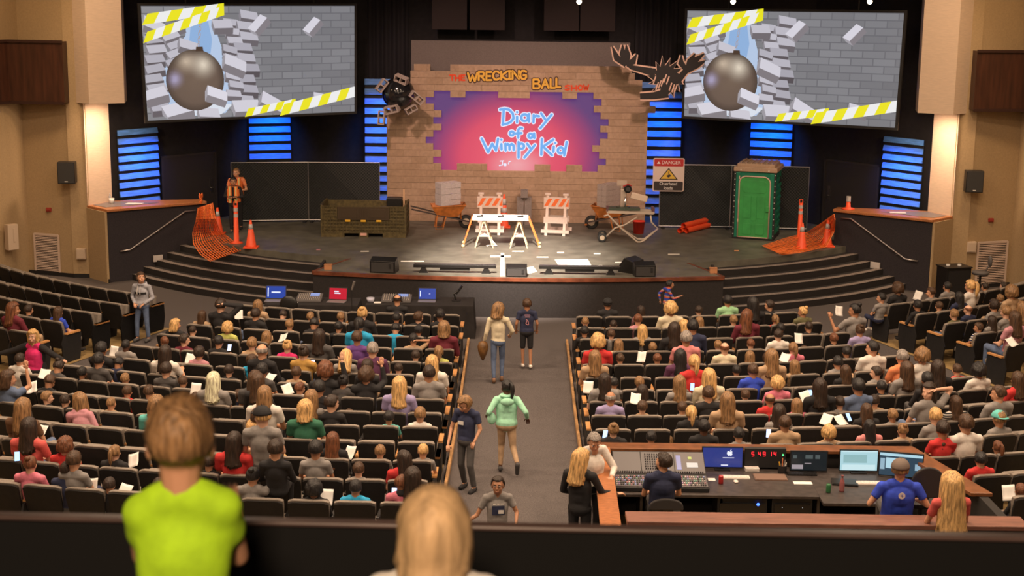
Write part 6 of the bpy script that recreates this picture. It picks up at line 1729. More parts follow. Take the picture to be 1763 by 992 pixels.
# ---- ceiling fixtures just in view
for px, lb in ((997, 'small bright ceiling spotlight above the header panel'), (1262, 'small bright ceiling spotlight above the left part of the right screen'), (1497, 'small bright ceiling spotlight above the right part of the right screen')):
    p = ony(px, 2, 36.5); r = empty('ceiling_spotlight', p); tag(r, lb, 'spotlight', 'ceiling spotlights'); m = MB(); m.cyl((0, .10, .12), (0, -.02, -.0), .07, .08, n=16); m.cyl((0, .1, .12), (0, .1, 10.8-p.z), .015, n=8); m.build('housing', black, r)
    m = MB(); m.ell((0, -.03, -.01), (.065, .03, .065)); m.build('lamp', mat('lamp_glow', (1, 1, 1), .4, emit=(1, .85, .6), es=9), r)
# ================================================================ WALL FITTINGS
def onwall(s, px, py, y, d=0): return ony(px, py, y)
wb = lambda x: 37.5+(abs(x)-11.72)*(.45/1.33)      # plane of the tan wall B
def wallpt(px, py):
    y = 37.6
    for _ in range(8): y = wb(ony(px, py, y).x)-.03
    return ony(px, py, y)
for s, L in ((-1, dict(spk=(120, 295), strobe=(84, 361), vent=((58, 402), (105, 478)), box=(140, 437), gad=(117, 440), pnl=((-60, 70), (108, 178)), col=(150, 160))), (1, dict(spk=(1672, 310), strobe=(1706, 379), vent=((1683, 418), (1730, 492)), box=(1672, 425), gad=(1672, 428), pnl=((1682, 86), (1820, 196)), col=(1645, 172)))):
    side = 'left' if s < 0 else 'right'; p = wallpt(*L['spk']); rz = -s*.33*-1
    r = empty('wall_speaker', (p.x, p.y-.22, p.z), -s*.1); tag(r, 'black loudspeaker mounted on the tan %s side wall' % side, 'speaker', 'wall loudspeakers')
    m = MB(); m.box((0, 0, 0), (.44, .30, .56)); m.build('cabinet', blackp, r, bevel=.015); m = MB(); m.box((0, -.156, 0), (.40, .012, .52)); m.build('grille', mat('grille_dark'), r); m = MB(); m.box((0, .19, 0), (.10, .12, .10)); m.build('bracket', black, r); m = MB(); m.box((0, -.164, -.22), (.08, .004, .02)); m.build('badge', white, r)
    p = wallpt(*L['strobe']); m = MB(); m.box((0, 0, 0), (.14, .06, .10)); m.box((0, -.035, 0), (.10, .02, .05)); tag(m.build('fire_strobe', mat('strobe_red', (.30, .03, .02), .5), loc=p, bevel=.008), 'small red fire strobe below the %s wall loudspeaker' % side, 'fire alarm', 'fire strobes')
    a = wallpt(*L['vent'][0]); b = wallpt(*L['vent'][1]); r = empty('return_air_grille', (a+b)/2, atan2((wb(b.x)-wb(a.x)), b.x-a.x)); tag(r, 'white louvred return-air grille low on the tan %s wall' % side, 'vent', 'return air grilles'); gwd, ghh = abs(b.x-a.x), a.z-b.z
    m = MB()
    for i in range(26): m.box((0, -.012, -ghh/2+.04+i*(ghh-.08)/25), (gwd-.06, .022, .014), rot=(.6, 0, 0))
    m.build('louvre', mat('grille_white', (.62, .48, .40), .6), r); m = MB()
    for (x, z, w_, h_) in ((0, ghh/2, gwd, .05), (0, -ghh/2, gwd, .05), (-gwd/2, 0, .05, ghh), (gwd/2, 0, .05, ghh)): m.box((x, -.01, z), (w_, .03, h_))
    m.build('frame', mat('grille_white'), r); m = MB(); m.box((0, .01, 0), (gwd, .01, ghh)); m.build('duct', black, r)
    p = wallpt(*L['box']); m = MB(); m.box((0, 0, 0), (.24, .12, .28)); m.box((0, -.065, 0), (.20, .01, .24)); tag(m.build('junction_box', mat('box_ivory', (.52, .40, .30), .6), loc=p, bevel=.01), 'ivory electrical box on the %s wall near the wing corner' % side, 'electrical box', 'ivory wall boxes')
    # wooden acoustic panel (cherry), runs across the wall corner
    a = ony(*L['pnl'][0], 36.9); b = ony(*L['pnl'][1], 37.45 if s < 0 else 36.9); zt_, zb_ = (ony(108 if s < 0 else 1682, 72 if s < 0 else 88, 37.1).z, ony(108 if s < 0 else 1682, 178 if s < 0 else 190, 37.1).z)
    xi = ony(108 if s < 0 else 1682, 100, 37.1).x; r = empty('wood_wall_panel', (xi, 37.1, (zt_+zb_)/2)); tag(r, 'dark cherry wood panel high on the %s side wall' % side, 'wall panel', 'cherry wall panels')
    H2 = (zt_-zb_)/2; pts = [(0, 0), (s*1.45, .15), (s*3.2, -2.9)]; m = MB()
    for (p0, p1) in zip(pts, pts[1:]): m.prism([p0, p1, (p1[0], p1[1]+.5), (p0[0], p0[1]+.5)], -H2, H2)
    m.build('veneer', cherry, r); m = MB()
    for (p0, p1) in zip(pts, pts[1:]):
        for z in (-H2, H2): m.bar((p0[0], p0[1]-.02, z), (p1[0], p1[1]-.02, z), .05, .07)
    m.build('edge_trim', mat('cherry_dark', (.035, .012, .008), .5), r)
p = ony(20, 408, 36.9); m = MB(); m.box((0, 0, 0), (.30, .16, .66)); m.box((.03, -.085, .05), (.05, .01, .36)); tag(m.build('aed_cabinet', mat('box_ivory'), loc=(p.x, 36.9, p.z), rot=(0, 0, .9), bevel=.01), 'tall ivory wall cabinet at the far left edge of the wall', 'wall cabinet')
# handrails on the wing walls
rail = mat('rail_steel', (.50, .46, .46), .3, .9)
def wingpt(s, px, py):  # on the plane of the wing wall
    best = None
    for i in range(301):
        t = i/300; x = s*(10.6+(8.45-10.6)*t); y = 36.85+(38.45-36.85)*t-.09; p = ony(px, py, y); e = abs(p.x-x)
        if best is None or e < best[0]: best = (e, V(x, p.y, p.z))
    return best[1]
for s, pts, lb in ((-1, [(207, 433), (224, 430), (319, 364), (337, 362)], 'steel handrail on the left wing wall above the steps'), (1, [(1580, 450), (1558, 446), (1466, 377), (1448, 375)], 'steel handrail on the right wing wall above the steps')):
    r = empty('handrail', wingpt(s, *pts[1])); tag(r, lb, 'handrail', 'stage handrails'); r0 = r.location.copy(); P = [wingpt(s, *q)-r0 for q in pts]
    m = MB(); m.tube(P, .021); m.build('rail', rail, r, smooth=True)
    for t in (.15, .5, .85): q = P[1]+(P[2]-P[1])*t; m = MB(); m.tube([q, q+V(0, .02, -.05), q+V(0, .10, -.06)], .009, n=6); m.build('bracket', rail, r)
for s, px, py, lb in ((-1, 272, 445, 'white step light box at the foot of the left wing wall'), (1, 1507, 457, 'white step light box at the foot of the right wing wall')):
    p = wingpt(s, px, py); m = MB(); m.box((0, 0, 0), (.26, .05, .17)); m.box((0, -.028, 0), (.22, .01, .13)); tag(m.build('step_light_box', mat('plate_pale', (.55, .50, .48), .5), loc=p, rot=(0, 0, s*.63*-1*-1 if False else -s*.64), bevel=.006), lb, 'wall box', 'step light boxes')
# small things on the wing wall caps
p = onz(194, 349, 1.95); m = MB(); m.lathe([(.0, 0), (.055, 0), (.07, .14), (.0, .14)], n=16); tag(m.build('paper_cup', white, loc=(p.x, 37.75, 1.94), smooth=True), 'white cup on the left wing wall beside the column', 'cup')
m = MB(); m.lathe([(0, 0), (.035, 0), (.035, .16), (.013, .20), (.013, .24), (0, .24)], n=14); tag(m.build('water_bottle', mat('bottle_clear', (.5, .5, .55), .15, alpha=.6), loc=(p.x-.10, 37.95, 1.94), smooth=True), 'clear bottle behind the white cup on the left wing wall', 'bottle')
for s, x, y in ((-1, -10.15, 37.75), (1, 9.95, 37.85)): m = MB(); m.prism([(-.22, -.10), (.20, -.13), (.24, .09), (-.18, .12)], 0, .006); tag(m.build('paper_sheet', pp, loc=(x, y, 1.942)), 'white papers on the %s wing wall top' % ('left' if s < 0 else 'right'), 'paper')
# right wall floor things
p = onz(1631, 492, 0); r = empty('equipment_cabinet', (10.95, 35.9, 0), .25); tag(r, 'black equipment cabinet with cups on top against the right tan wall', 'cabinet')
m = MB(); m.box((0, 0, .44), (.68, .50, .88)); m.build('body', blackp, r, bevel=.01); m = MB(); m.box((0, -.256, .44), (.60, .012, .78)); m.build('door', black, r); m = MB(); m.box((0, 0, .90), (.72, .54, .03)); m.build('top', blackp, r)
for i in range(2): m = MB(); m.lathe([(0, 0), (.05, 0), (.05, .035), (0, .035)], n=14); tag(m.build('small_dish', white, loc=(10.78+.3*i, 35.85+.05*i, .918)), ['left', 'right'][i]+' small pale dish on the black cabinet', 'dish')
r = empty('drafting_stool', (11.75, 36.3, 0)); tag(r, 'grey backed stool beside the black cabinet at the right wall', 'stool'); m = MB(); m.lathe([(0, .62), (.20, .62), (.22, .66), (.20, .70), (0, .70)], n=20); m.build('seat', mat('stool_grey', (.10, .09, .09), .7), r, smooth=True)
m = MB(); m.cyl((0, 0, .1), (0, 0, .62), .03); m.build('column', black, r); m = MB(); m.ell((.24, .05, .95), (.05, .12, .15)); m.bar((.12, .03, .66), (.25, .05, .92), .04, .02); m.build('backrest', mat('stool_grey'), r, smooth=True)
for k in range(5): t = 2*pi*k/5; m = MB(); m.tube([V(0, 0, .12), V(.28*cos(t), .28*sin(t), .03)], .018); m.build('leg', black, r)
# ================================================================ TABLES BEFORE THE STAGE
drp = mat('table_drape', (.014, .011, .011), .9, noise_amt=.25, noise_scale=6)
def draped(x0, x1, y0, y1, label, z=.74):
    r = empty('draped_table', ((x0+x1)/2, (y0+y1)/2, 0)); tag(r, label, 'table', 'draped equipment tables'); w_, d_ = x1-x0, y1-y0; m = MB(); P = []; n = 120; per = []
    for k in range(n):
        t = k/n*4; s_ = int(t); f = t-s_; q = [(-1, -1), (1, -1), (1, 1), (-1, 1)]; a, b = q[s_], q[(s_+1) % 4]; per.append(((a[0]+(b[0]-a[0])*f)*w_/2, (a[1]+(b[1]-a[1])*f)*d_/2))
    lv = [(0, z), (.004, z-.02), (.015, z*.5), (.03, .01)]
    for o_, zz in lv:
        for k, (x, y) in enumerate(per): g = 1+(o_*2.2)+(.035*sin(k*1.25) if zz < z-.03 else 0)*(1-zz/z+.2); P.append((x*(1+o_)+ (0), y*(1+o_*2), zz)) if zz > z-.03 else P.append((x*(1+.02*sin(k*1.3)*(1-zz)+o_), y*(1+.04*sin(k*1.3)*(1-zz)+o_*2), zz))
    F = [tuple(range(n))]+[(j*n+k, (j+1)*n+k, (j+1)*n+(k+1) % n, j*n+(k+1) % n) for j in range(3) for k in range(n)]
    m.add(P, F); m.build('drape', drp, r)
    for sx_ in (-1, 1):
        for sy_ in (-1, 1): mm = MB(); mm.cyl((sx_*(w_/2-.12), sy_*(d_/2-.1), 0), (sx_*(w_/2-.12), sy_*(d_/2-.1), z-.03), .018, n=8); mm.build('leg', black, r)
    return r
a = onz(458, 521, .74); b = onz(615, 527, .74); draped(a.x, b.x, 31.25, 32.05, 'black draped table with laptops in front of the left stage steps')
a2 = onz(622, 540, .74); b2 = onz(812, 542, .74); draped(a2.x, b2.x, 31.35, 32.25, 'black draped table with mixer and laptop before the stage front')
def laptop(px, py, rz, col, label, sc=1.0, y=31.6, marks=None):
    p = ony(px, py, y); r = empty('laptop', (p.x, y, .745), rz); tag(r, label, 'laptop', 'laptops on the front tables'); m = MB(); m.box((0, -.02, .010), (.36*sc, .24*sc, .018)); m.build('keyboard_base', mat('laptop_grey', (.16, .15, .16), .4), r, bevel=.004)
    L_ = MB(); L_.box((0, .11*sc, .135*sc), (.37*sc, .012, .25*sc), rot=(-.25, 0, 0)); L_.build('lid', black, r)
    m = MB(); m.box((0, .11*sc-.008, .137*sc), (.34*sc, .004, .215*sc), rot=(-.25, 0, 0)); sc_ = m.build('screen', mat('screen_'+label[:6].replace(' ', '_'), (0, 0, 0), .3, emit=col, es=1.0), r)
    m = MB()
    for (u, v, w_, h_) in (marks or [(0, .0, .16, .03), (-.14, .0, .02, .16)]): m.box((u*sc, .11*sc-.014, (.137+v)*sc), (w_*sc, .003, h_*sc), rot=(-.25, 0, 0))
    m.build('screen_text', mat('screen_text_white', (0, 0, 0), .3, emit=(.8, .85, 1), es=1.0), sc_)
laptop(474, 522, .0, (.01, .05, .35), 'blue-screened laptop at the left end of the front tables', 1.25); laptop(580, 524, -.12, (.55, .008, .03), 'red-screened laptop on the left front table', 1.15, marks=[(-.03, .045, .09, .022), (-.01, .01, .12, .022), (0, -.03, .15, .022)])
laptop(735, 534, .0, (.01, .06, .40), 'blue-screened laptop on the right front table', 1.1, y=31.75, marks=[(-.14, .0, .02, .12), (.05, 0, .03, .01)])
def mixer(px, py, y, w_, d_, label, z=.745):
    p = ony(px, py, y); r = empty('mixing_desk', (p.x, y, z)); tag(r, label, 'mixer', 'small mixing desks'); m = MB(); m.prism([(-d_/2, 0), (d_/2, 0), (d_/2, .12), (-d_/2, .04)], -w_/2, w_/2, axis='x'); m.build('body', mat('mixer_grey', (.10, .09, .09), .5), r, bevel=.006); m = MB(); k = MB()
    for i in range(12):
        for j in range(5): m.box((-w_/2+.05+i*(w_-.1)/11, -d_/2+.06+j*(d_-.12)/4, .055+.08*(j+.5)/5), (.012, .018, .02))
    m.build('knobs', mat('knob_pale', (.55, .48, .42), .5), r); k.box((w_*.2, d_*.25, .115), (w_*.36, d_*.3, .01), rot=(.22, 0, 0)); k.build('display', mat('mixer_display', (0, 0, 0), .3, emit=(.3, .4, .8), es=.9), r)
mixer(533, 519, 31.7, .56, .42, 'small grey mixer between the laptops on the left front table'); mixer(683, 535, 31.75, .66, .40, 'wide mixer in front of the man with headphones')
for px, py, w_, lb, y in ((504, 523, .22, 'white sheet on the left front table', 31.4), (650, 536, .16, 'white note left of the wide mixer', 31.55)):
    p = ony(px, py, y); m = MB(); m.box((0, 0, .003), (w_, .14, .004)); m.box((.01, .01, .006), (w_*.9, .12, .003)); tag(m.build('paper_sheet', pp, loc=(p.x, y, .745)), lb, 'paper')
p = ony(638, 530, 31.6); m = MB(); m.lathe([(0, 0), (.07, 0), (.09, .10), (.085, .10), (0, .09)], n=18); tag(m.build('bowl', mat('cup_blue_white', (.45, .45, .55), .4), loc=(p.x, 31.6, .745), smooth=True), 'pale cup at the left end of the right front table', 'cup')
p = ony(606, 545, 31.0); r = empty('microphone_stand', (p.x, 31.0, 0)); tag(r, 'thin black microphone stand between the two front tables', 'microphone stand'); m = MB(); m.lathe([(0, 0), (.14, 0), (.14, .02), (.02, .03), (0, .03)], n=18); m.build('base', black, r); m = MB(); m.cyl((0, 0, .02), (0, 0, 1.18), .010, n=8); m.build('pole', black, r); m = MB(); m.cyl((0, 0, 1.15), (.06, -.02, 1.34), .018, .028, n=10); m.build('microphone', mat('mic_silver', (.35, .33, .32), .4, .6), r)
p = ony(785, 535, 31.8); r = empty('desk_lamp', (p.x, 31.85, .745)); tag(r, 'black folded bracket stand at the right end of the front table', 'stand'); m = MB(); m.box((0, 0, .01), (.18, .14, .02)); m.build('base', black, r); m = MB(); m.tube([V(0, 0, .02), V(-.05, 0, .16), V(.08, .02, .26)], .02); m.bar((.0, 0, .16), (.14, .02, .34), .10, .03); m.build('arm', blackp, r)
# office chair behind left laptops
for px, lb in ((500, 'black rounded chair back behind the left front table'),):
    p = ony(px, 524, 31.05); r = empty('office_chair', (p.x, 31.0, 0)); tag(r, lb, 'chair'); m = MB(); m.ell((0, -.18, .84), (.20, .05, .20)); m.build('backrest', blackp, r, smooth=True); m = MB(); m.box((0, 0, .46), (.44, .42, .07)); m.build('seat', blackp, r, bevel=.02); m = MB(); m.cyl((0, 0, .06), (0, 0, .44), .03); m.bar((0, -.18, .46), (0, -.20, .80), .05, .02); m.build('column', black, r)
    for k in range(5): t = 2*pi*k/5; m = MB(); m.tube([V(0, 0, .08), V(.26*cos(t), .26*sin(t), .03)], .018); m.build('leg', black, r)
# ================================================================ CONTROL BOOTH
ZF = .14; RZ = 1.19; YR = 20.28
xl = ony(1046, 768, YR).x; xr = ony(1548, 762, YR).x; q2 = onz(1690, 845, RZ); q3 = onz(1712, 872, RZ); cl = onz(1065, 885, RZ); cl0 = onz(1034, 885, RZ)
bth = mat('booth_black', (.016, .013, .012), .8)
m = MB(); m.prism([(xl, YR-.06), (xr, YR-.06), (xr+.03, YR+.06), (xl-.2, YR+.06)], ZF-.1, RZ-.05); struct(m.build('wall_booth_front', bth), 'black low wall around the control booth')
m = MB(); m.prism([(xr, YR-.06), (q2.x-.06, q2.y), (q2.x+.06, q2.y), (xr+.05, YR+.06)], ZF-.1, RZ-.05); struct(m.build('wall_booth_diagonal', bth), 'black low wall around the control booth')
m = MB(); m.prism([(q2.x-.06, q2.y), (q3.x+.0, 16.4), (q3.x+.12, 16.4), (q2.x+.06, q2.y)], ZF-.1, RZ-.05); struct(m.build('wall_booth_right', bth), 'black low wall around the control booth')
m = MB(); m.prism([(cl.x-.03, 16.4), (xl, YR-.06), (xl-.13, YR+.06), (cl0.x+.04, 16.4)], ZF-.1, RZ-.05); struct(m.build('wall_booth_left', bth), 'black low wall around the control booth')
m = MB(); m.prism([(xl-.22, YR-.14), (xr+.02, YR-.14), (xr+.06, YR+.14), (xl-.22, YR+.14)], RZ-.05, RZ); m.prism([(xr-.02, YR-.14), (q2.x-.17, q2.y-.1), (q2.x+.12, q2.y-.1), (xr+.24, YR+.14), (xr, YR+.14)], RZ-.051, RZ+.001)
struct(m.build('trim_booth_front_cap', mat('booth_walnut', (.17, .062, .022), .4, noise_amt=.3, noise_scale=6), bevel=.008), 'dark wooden cap on the front booth wall'); m = MB()
m.prism([(cl0.x-.04, 16.4), (cl.x+.0, 16.4), (xl+.03, YR-.10), (xl-.22, YR-.10)], RZ-.051, RZ+.002)
struct(m.build('trim_booth_cap', mat('booth_oak', (.36, .13, .045), .4, noise_amt=.3, noise_scale=6, stretch=(2, 8, 8)), bevel=.008), 'orange-brown wooden cap on the booth walls')
m = MB(); m.box(((1.35+q3.x)/2, 16.83, 1.385), (q3.x-1.35, .36, .06)); struct(m.build('trim_booth_rear_ledge', mat('ledge_pink_wood', (.20, .085, .058), .5, noise_amt=.25, noise_scale=3, stretch=(1, 6, 6)), bevel=.01), 'pinkish wooden ledge closing the rear of the booth')
m = MB(); m.box(((1.35+q3.x)/2, 16.7, .68), (q3.x-1.35, .10, 1.35)); struct(m.build('wall_booth_rear', bth))
# desk top in two levels
DZ = .93; yf = onz(1150, 852, DZ).y; DT = mat('desk_dark', (.045, .035, .032), .45, noise_amt=.3, noise_scale=10)
m = MB(); x1d = ony(1405, 840, 19.2).x; m.box(((xl+.05+x1d)/2, (yf+20.18)/2, DZ-.02), (x1d-xl-.05, 20.18-yf, .04)); m.prism([(x1d, yf-.25), (q2.x-.8, yf-.25), (xr-.1, 20.15), (x1d, 20.15)], DZ-.041, DZ-.001)
for x in (xl+.4, xl+1.5, x1d, x1d+1.2): m.box((x, yf+.35, (DZ+ZF)/2-.02), (.04, .6, DZ-ZF-.04))
tag(m.build('booth_desk', DT, bevel=.004), 'long dark desk inside the control booth', 'desk')
# console
c0 = ony(1059, 836, yf+.1).x; c1 = ony(1222, 836, yf+.1).x; cw2 = c1-c0; con = empty('mixing_console', ((c0+c1)/2, yf+.10, DZ)); tag(con, 'large grey mixing console with rows of coloured faders in the booth', 'mixing console')
grc = mat('console_grey', (.075, .065, .07), .45); m = MB(); m.prism([(0, 0), (.86, 0), (.86, .30), (.80, .32), (.36, .12), (0, .06)], -cw2/2, cw2/2, axis='x'); m.build('chassis', black, con, bevel=.01)
cfn = lambda u, t, h: V(-cw2/2+u*cw2, (.01+t*.33) if t <= 1 else .36+(t-1)*.44, (.062+t*.057 if t <= 1 else .122+(t-1)*.195)+h)
m = MB()
for (u0, u1, t0_, t1_) in ((.01, .99, .03, .97), (.01, .30, 1.05, 1.95), (.31, .66, 1.05, 1.95), (.67, .99, 1.05, 1.95)): m.prism([(u0, t0_), (u1, t0_), (u1, t1_), (u0, t1_)], .002, .010, fn=cfn)
m.build('panel', grc, con); rn = random.Random(2)
groups = {}
for i in range(44):
    for j in range(5):
        c = rn.choice(['w', 'w', 'r', 'g', 'p', 'b', 'k', 'k', 'k']); groups.setdefault(c, []).append((.02+.96*i/44, .12+.17*j))
for c, cc_ in (('w', (.45, .40, .38)), ('r', (.35, .12, .14)), ('g', (.1, .28, .20)), ('p', (.28, .16, .30)), ('b', (.18, .22, .42)), ('k', (.02, .02, .02))):
    m = MB()
    for (u, t) in groups[c]: m.prism([(u, t), (u+.011, t), (u+.011, t+.08), (u, t+.08)], .010, .022, fn=cfn)
    o = m.build('fader_caps', mat('fader_'+c, cc_, .5, emit=cc_ if c in 'rgpb' else None, es=.15), con); o['kind'] = 'stuff'
m = MB()
for i in range(40): m.prism([(.02+.96*i/40, 1.06), (.033+.96*i/40, 1.06), (.033+.96*i/40, 1.10), (.02+.96*i/40, 1.10)], .010, .03, fn=cfn)
for i in range(8):
    for j in range(7): m.prism([(.35+.018*i*1.4, 1.2+.1*j), (.36+.018*i*1.4, 1.2+.1*j), (.36+.018*i*1.4, 1.25+.1*j), (.35+.018*i*1.4, 1.25+.1*j)], .010, .03, fn=cfn)
o = m.build('knobs', mat('knob_dark', (.03, .025, .03), .5), con); o['kind'] = 'stuff'
for u0, u1, t0_, t1_, c in ((.50, .60, 1.25, 1.85, (.35, .45, .8)), (.69, .74, 1.2, 1.8, (.15, .18, .5)), (.80, .92, 1.3, 1.5, (.7, .65, .6)), (.82, .86, 1.65, 1.75, (.5, .6, .05))):
    m = MB(); m.prism([(u0, t0_), (u1, t0_), (u1, t1_), (u0, t1_)], .011, .015, fn=cfn); m.build('display', mat('con_disp_%d' % (u0*100), (0, 0, 0), .3, emit=c, es=.8), con)
# monitors
def monitor(pa, pb, y, label, col, rz=0, draw=None, base=True, frame_col=None):
    a = ony(*pa, y); b = ony(*pb, y); r = empty('computer_monitor', ((a.x+b.x)/2, y, (a.z+b.z)/2), rz); tag(r, label, 'monitor', 'booth monitors'); w_ = (b.x-a.x)/cos(rz); h_ = a.z-b.z
    m = MB(); m.box((0, .012, 0), (w_, .03, h_)); m.build('bezel', frame_col or black, r, bevel=.004); m = MB(); m.box((0, -.006, 0), (w_-.03, .006, h_-.03)); m.build('screen', mat('mon_'+label[:9].replace(' ', '_'), (0, 0, 0), .25, emit=col, es=1.0), r)
    zb = DZ-r.location.z
    m = MB(); m.box((0, .05, (zb-h_/2)/2+.02), (.05, .03, max(.04, -zb-h_/2+.06))); m.box((0, .03, zb+.008), (.22, .16, .016)); m.build('stand', black, r)
    if draw:
        for nm, c, es_, rects in draw:
            m = MB()
            for (u, v, ww, hh) in rects: m.box((u*w_/2, -.011, v*h_/2), (ww*w_/2, .003, hh*h_/2))
            m.build(nm, mat('mondraw_%s_%s' % (nm, label[:5]), (0, 0, 0), .3, emit=c, es=es_), r)
    return r, w_, h_
r, mw, mh = monitor((1209, 769), (1279, 806), 20.0, 'deep blue monitor showing a white apple logo in the booth', (.03, .045, .22), draw=[('screen_text', (.8, .8, .95), 1, [(.28, -.02, .55, .06), (.10, -.72, .34, .10)])])
m = MB(); L_ = [(.0, .03), (.035, .045), (.06, .03), (.045, .005), (.062, -.03), (.035, -.07), (.0, -.06), (-.035, -.07), (-.068, -.02), (-.06, .03), (-.03, .045)]
m.prism([(x*.62+.10, z*.62+.07) for x, z in L_], -.014, -.010, axis='y'); m.prism([(.10, .105), (.122, .125), (.118, .108)], -.014, -.010, axis='y'); m.build('apple_logo', mat('logo_white', (0, 0, 0), .3, emit=(.9, .92, 1), es=1), r)
monitor((1361, 776), (1424, 812), 19.95, 'dark grey monitor with faint windows in the booth', (.012, .016, .018), draw=[('window_a', (.08, .10, .10), 1, [(.45, .42, .25, .36), (0, .42, .4, .36), (-.75, .42, .2, .3)]), ('window_b', (.35, .30, .32), 1, [(-.6, -.55, .6, .42), (-.05, -.2, .35, .07)])])
monitor((1446, 774), (1511, 812), 19.95, 'bright pale cyan monitor right of the dark one in the booth', (.42, .66, .72), draw=[('window_a', (.28, .48, .50), 1, [(-.2, .18, 1.2, .75)]), ('window_b', (.60, .80, .84), 1, [(.0, -.62, 1.7, .5), (.0, .85, 1.8, .1)])])
monitor((1516, 779), (1586, 822), 19.75, 'angled monitor with pale top bar beside the man in blue', (.03, .06, .09), rz=-.25, draw=[('window_a', (.45, .68, .78), 1, [(0, .78, 1.9, .22), (-.3, .1, .75, .85)]), ('window_b', (.3, .45, .55), 1, [(.75, -.1, .25, .5), (-.82, .0, .2, .9)])])
# seven-segment clock
a = ony(1283, 772, 20.05); b = ony(1352, 806, 20.05); ck = empty('digital_clock', ((a.x+b.x)/2, 20.05, (a.z+b.z)/2)); tag(ck, 'black clock with red digits reading 5 49 14 in the booth', 'clock')
m = MB(); m.box((0, .03, 0), (b.x-a.x, .08, a.z-b.z)); m.build('case', black, ck, bevel=.004); SEG = {'5': 'afgcd', '4': 'fgbc', '9': 'abfgcd', '1': 'bc'}
def seg7(ch, x, z, w_, h_, m):
    D_ = dict(a=(0, h_/2, w_, .007), g=(0, 0, w_, .007), d=(0, -h_/2, w_, .007), f=(-w_/2, h_/4, .008, h_/2), b=(w_/2, h_/4, .008, h_/2), e=(-w_/2, -h_/4, .008, h_/2), c=(w_/2, -h_/4, .008, h_/2))
    for s_ in SEG[ch]: q = D_[s_]; m.box((x+q[0], -.014, z+q[1]), (q[2], .004, q[3]))
m = MB()
for ch, px in (('5', 1296), ('4', 1307.5), ('9', 1315.5), ('1', 1326), ('4', 1334)): seg7(ch, ony(px, 780, 20.05).x-ck.location.x, ony(px, 781.5, 20.05).z-ck.location.z, .032, .062, m)
m.build('digits', mat('digit_red', (0, 0, 0), .3, emit=(1, .02, .03), es=2.5), ck)
def dsk(name, px, py, fnb, label, cat, mt, z=None, rz=0, bevel=0, smooth=False, grp=None):
    p = onz(px, py, z or DZ); m = MB(); fnb(m); o = m.build(name, mt, loc=(p.x, p.y, z or DZ), rot=(0, 0, rz), bevel=bevel, smooth=smooth); return tag(o, label, cat, grp)
kb = lambda m: [m.box((0, 0, .010), (.42, .13, .018))]+[m.box((-.18+.04*i, -.04+.027*j, .022), (.034, .022, .006)) for i in range(10) for j in range(4)]
pwh = mat('plastic_white', (.66, .60, .56), .5)
dsk('keyboard', 1265, 823, kb, 'white keyboard in front of the apple-logo monitor', 'keyboard', pwh); dsk('keyboard', 1492, 833, kb, 'white keyboard below the bright cyan monitor', 'keyboard', pwh)
dsk('keyboard', 1380, 817, kb, 'black keyboard below the dark grey monitor', 'keyboard', blackp); dsk('computer_mouse', 1267, 830.5, lambda m: m.ell((0, 0, .012), (.035, .055, .02)), 'white mouse beside the white keyboard', 'mouse', pwh, smooth=True, z=DZ)
dsk('router_box', 1294, 810, lambda m: [m.box((0, 0, .025), (.20, .14, .05)), m.box((0, -.071, .025), (.14, .004, .02))], 'white box below the red digit clock', 'box', pwh, bevel=.006)
can = lambda m: m.lathe([(0, 0), (.030, 0), (.034, .01), (.034, .105), (.028, .12), (0, .12)], n=18)
dsk('drink_can', 1241, 833, can, 'red drink can beside the console', 'can', mat('can_red', (.35, .02, .02), .35), smooth=True); dsk('drink_can', 1426, 848, can, 'green drink can on the near desk', 'can', mat('can_green', (.03, .14, .05), .35), smooth=True)
dsk('drink_bottle', 1449, 846, lambda m: m.lathe([(0, 0), (.034, 0), (.036, .02), (.036, .12), (.03, .15), (.013, .19), (.013, .215), (.018, .216), (.018, .235), (0, .235)], n=18), 'clear bottle with pinkish drink on the near desk', 'bottle', mat('bottle_pink', (.35, .12, .12), .2, alpha=.85), smooth=True)
dsk('closed_folder', 1326, 823, lambda m: [m.box((0, 0, .008), (.46, .26, .014)), m.box((0, 0, .018), (.44, .24, .006))], 'brown closed folder on the desk below the clock', 'folder', mat('folder_brown', (.16, .095, .07), .6)); dsk('tablet_device', 1454, 832, lambda m: [m.box((0, 0, .012), (.36, .26, .022)), m.box((0, 0, .025), (.32, .22, .004))], 'dark tablet-like controller lying left of the man in blue', 'controller', blackp, rz=-.15)
for px, py, w_, lb in ((1382, 832, .26, 'white sheet in front of the dark grey monitor'), (1225, 826, .10, 'small white remote-sized note beside the red can')): dsk('paper_sheet', px, py, lambda m: [m.box((0, 0, .002), (w_, .11, .003)), m.box((.005, .003, .004), (w_*.95, .10, .002))], lb, 'paper', pp)
dsk('control_box', 1080, 776, lambda m: [m.box((0, 0, .05), (.24, .14, .10)), m.box((0, -.074, .05), (.18, .008, .06))]+[m.cyl((-.07+.07*i, 0, .10), (-.07+.07*i, 0, .115), .012, n=10) for i in range(3)], 'small dark control box at the far left of the booth', 'control box', mat('ctrl_dark', (.05, .045, .045), .5), bevel=.006)
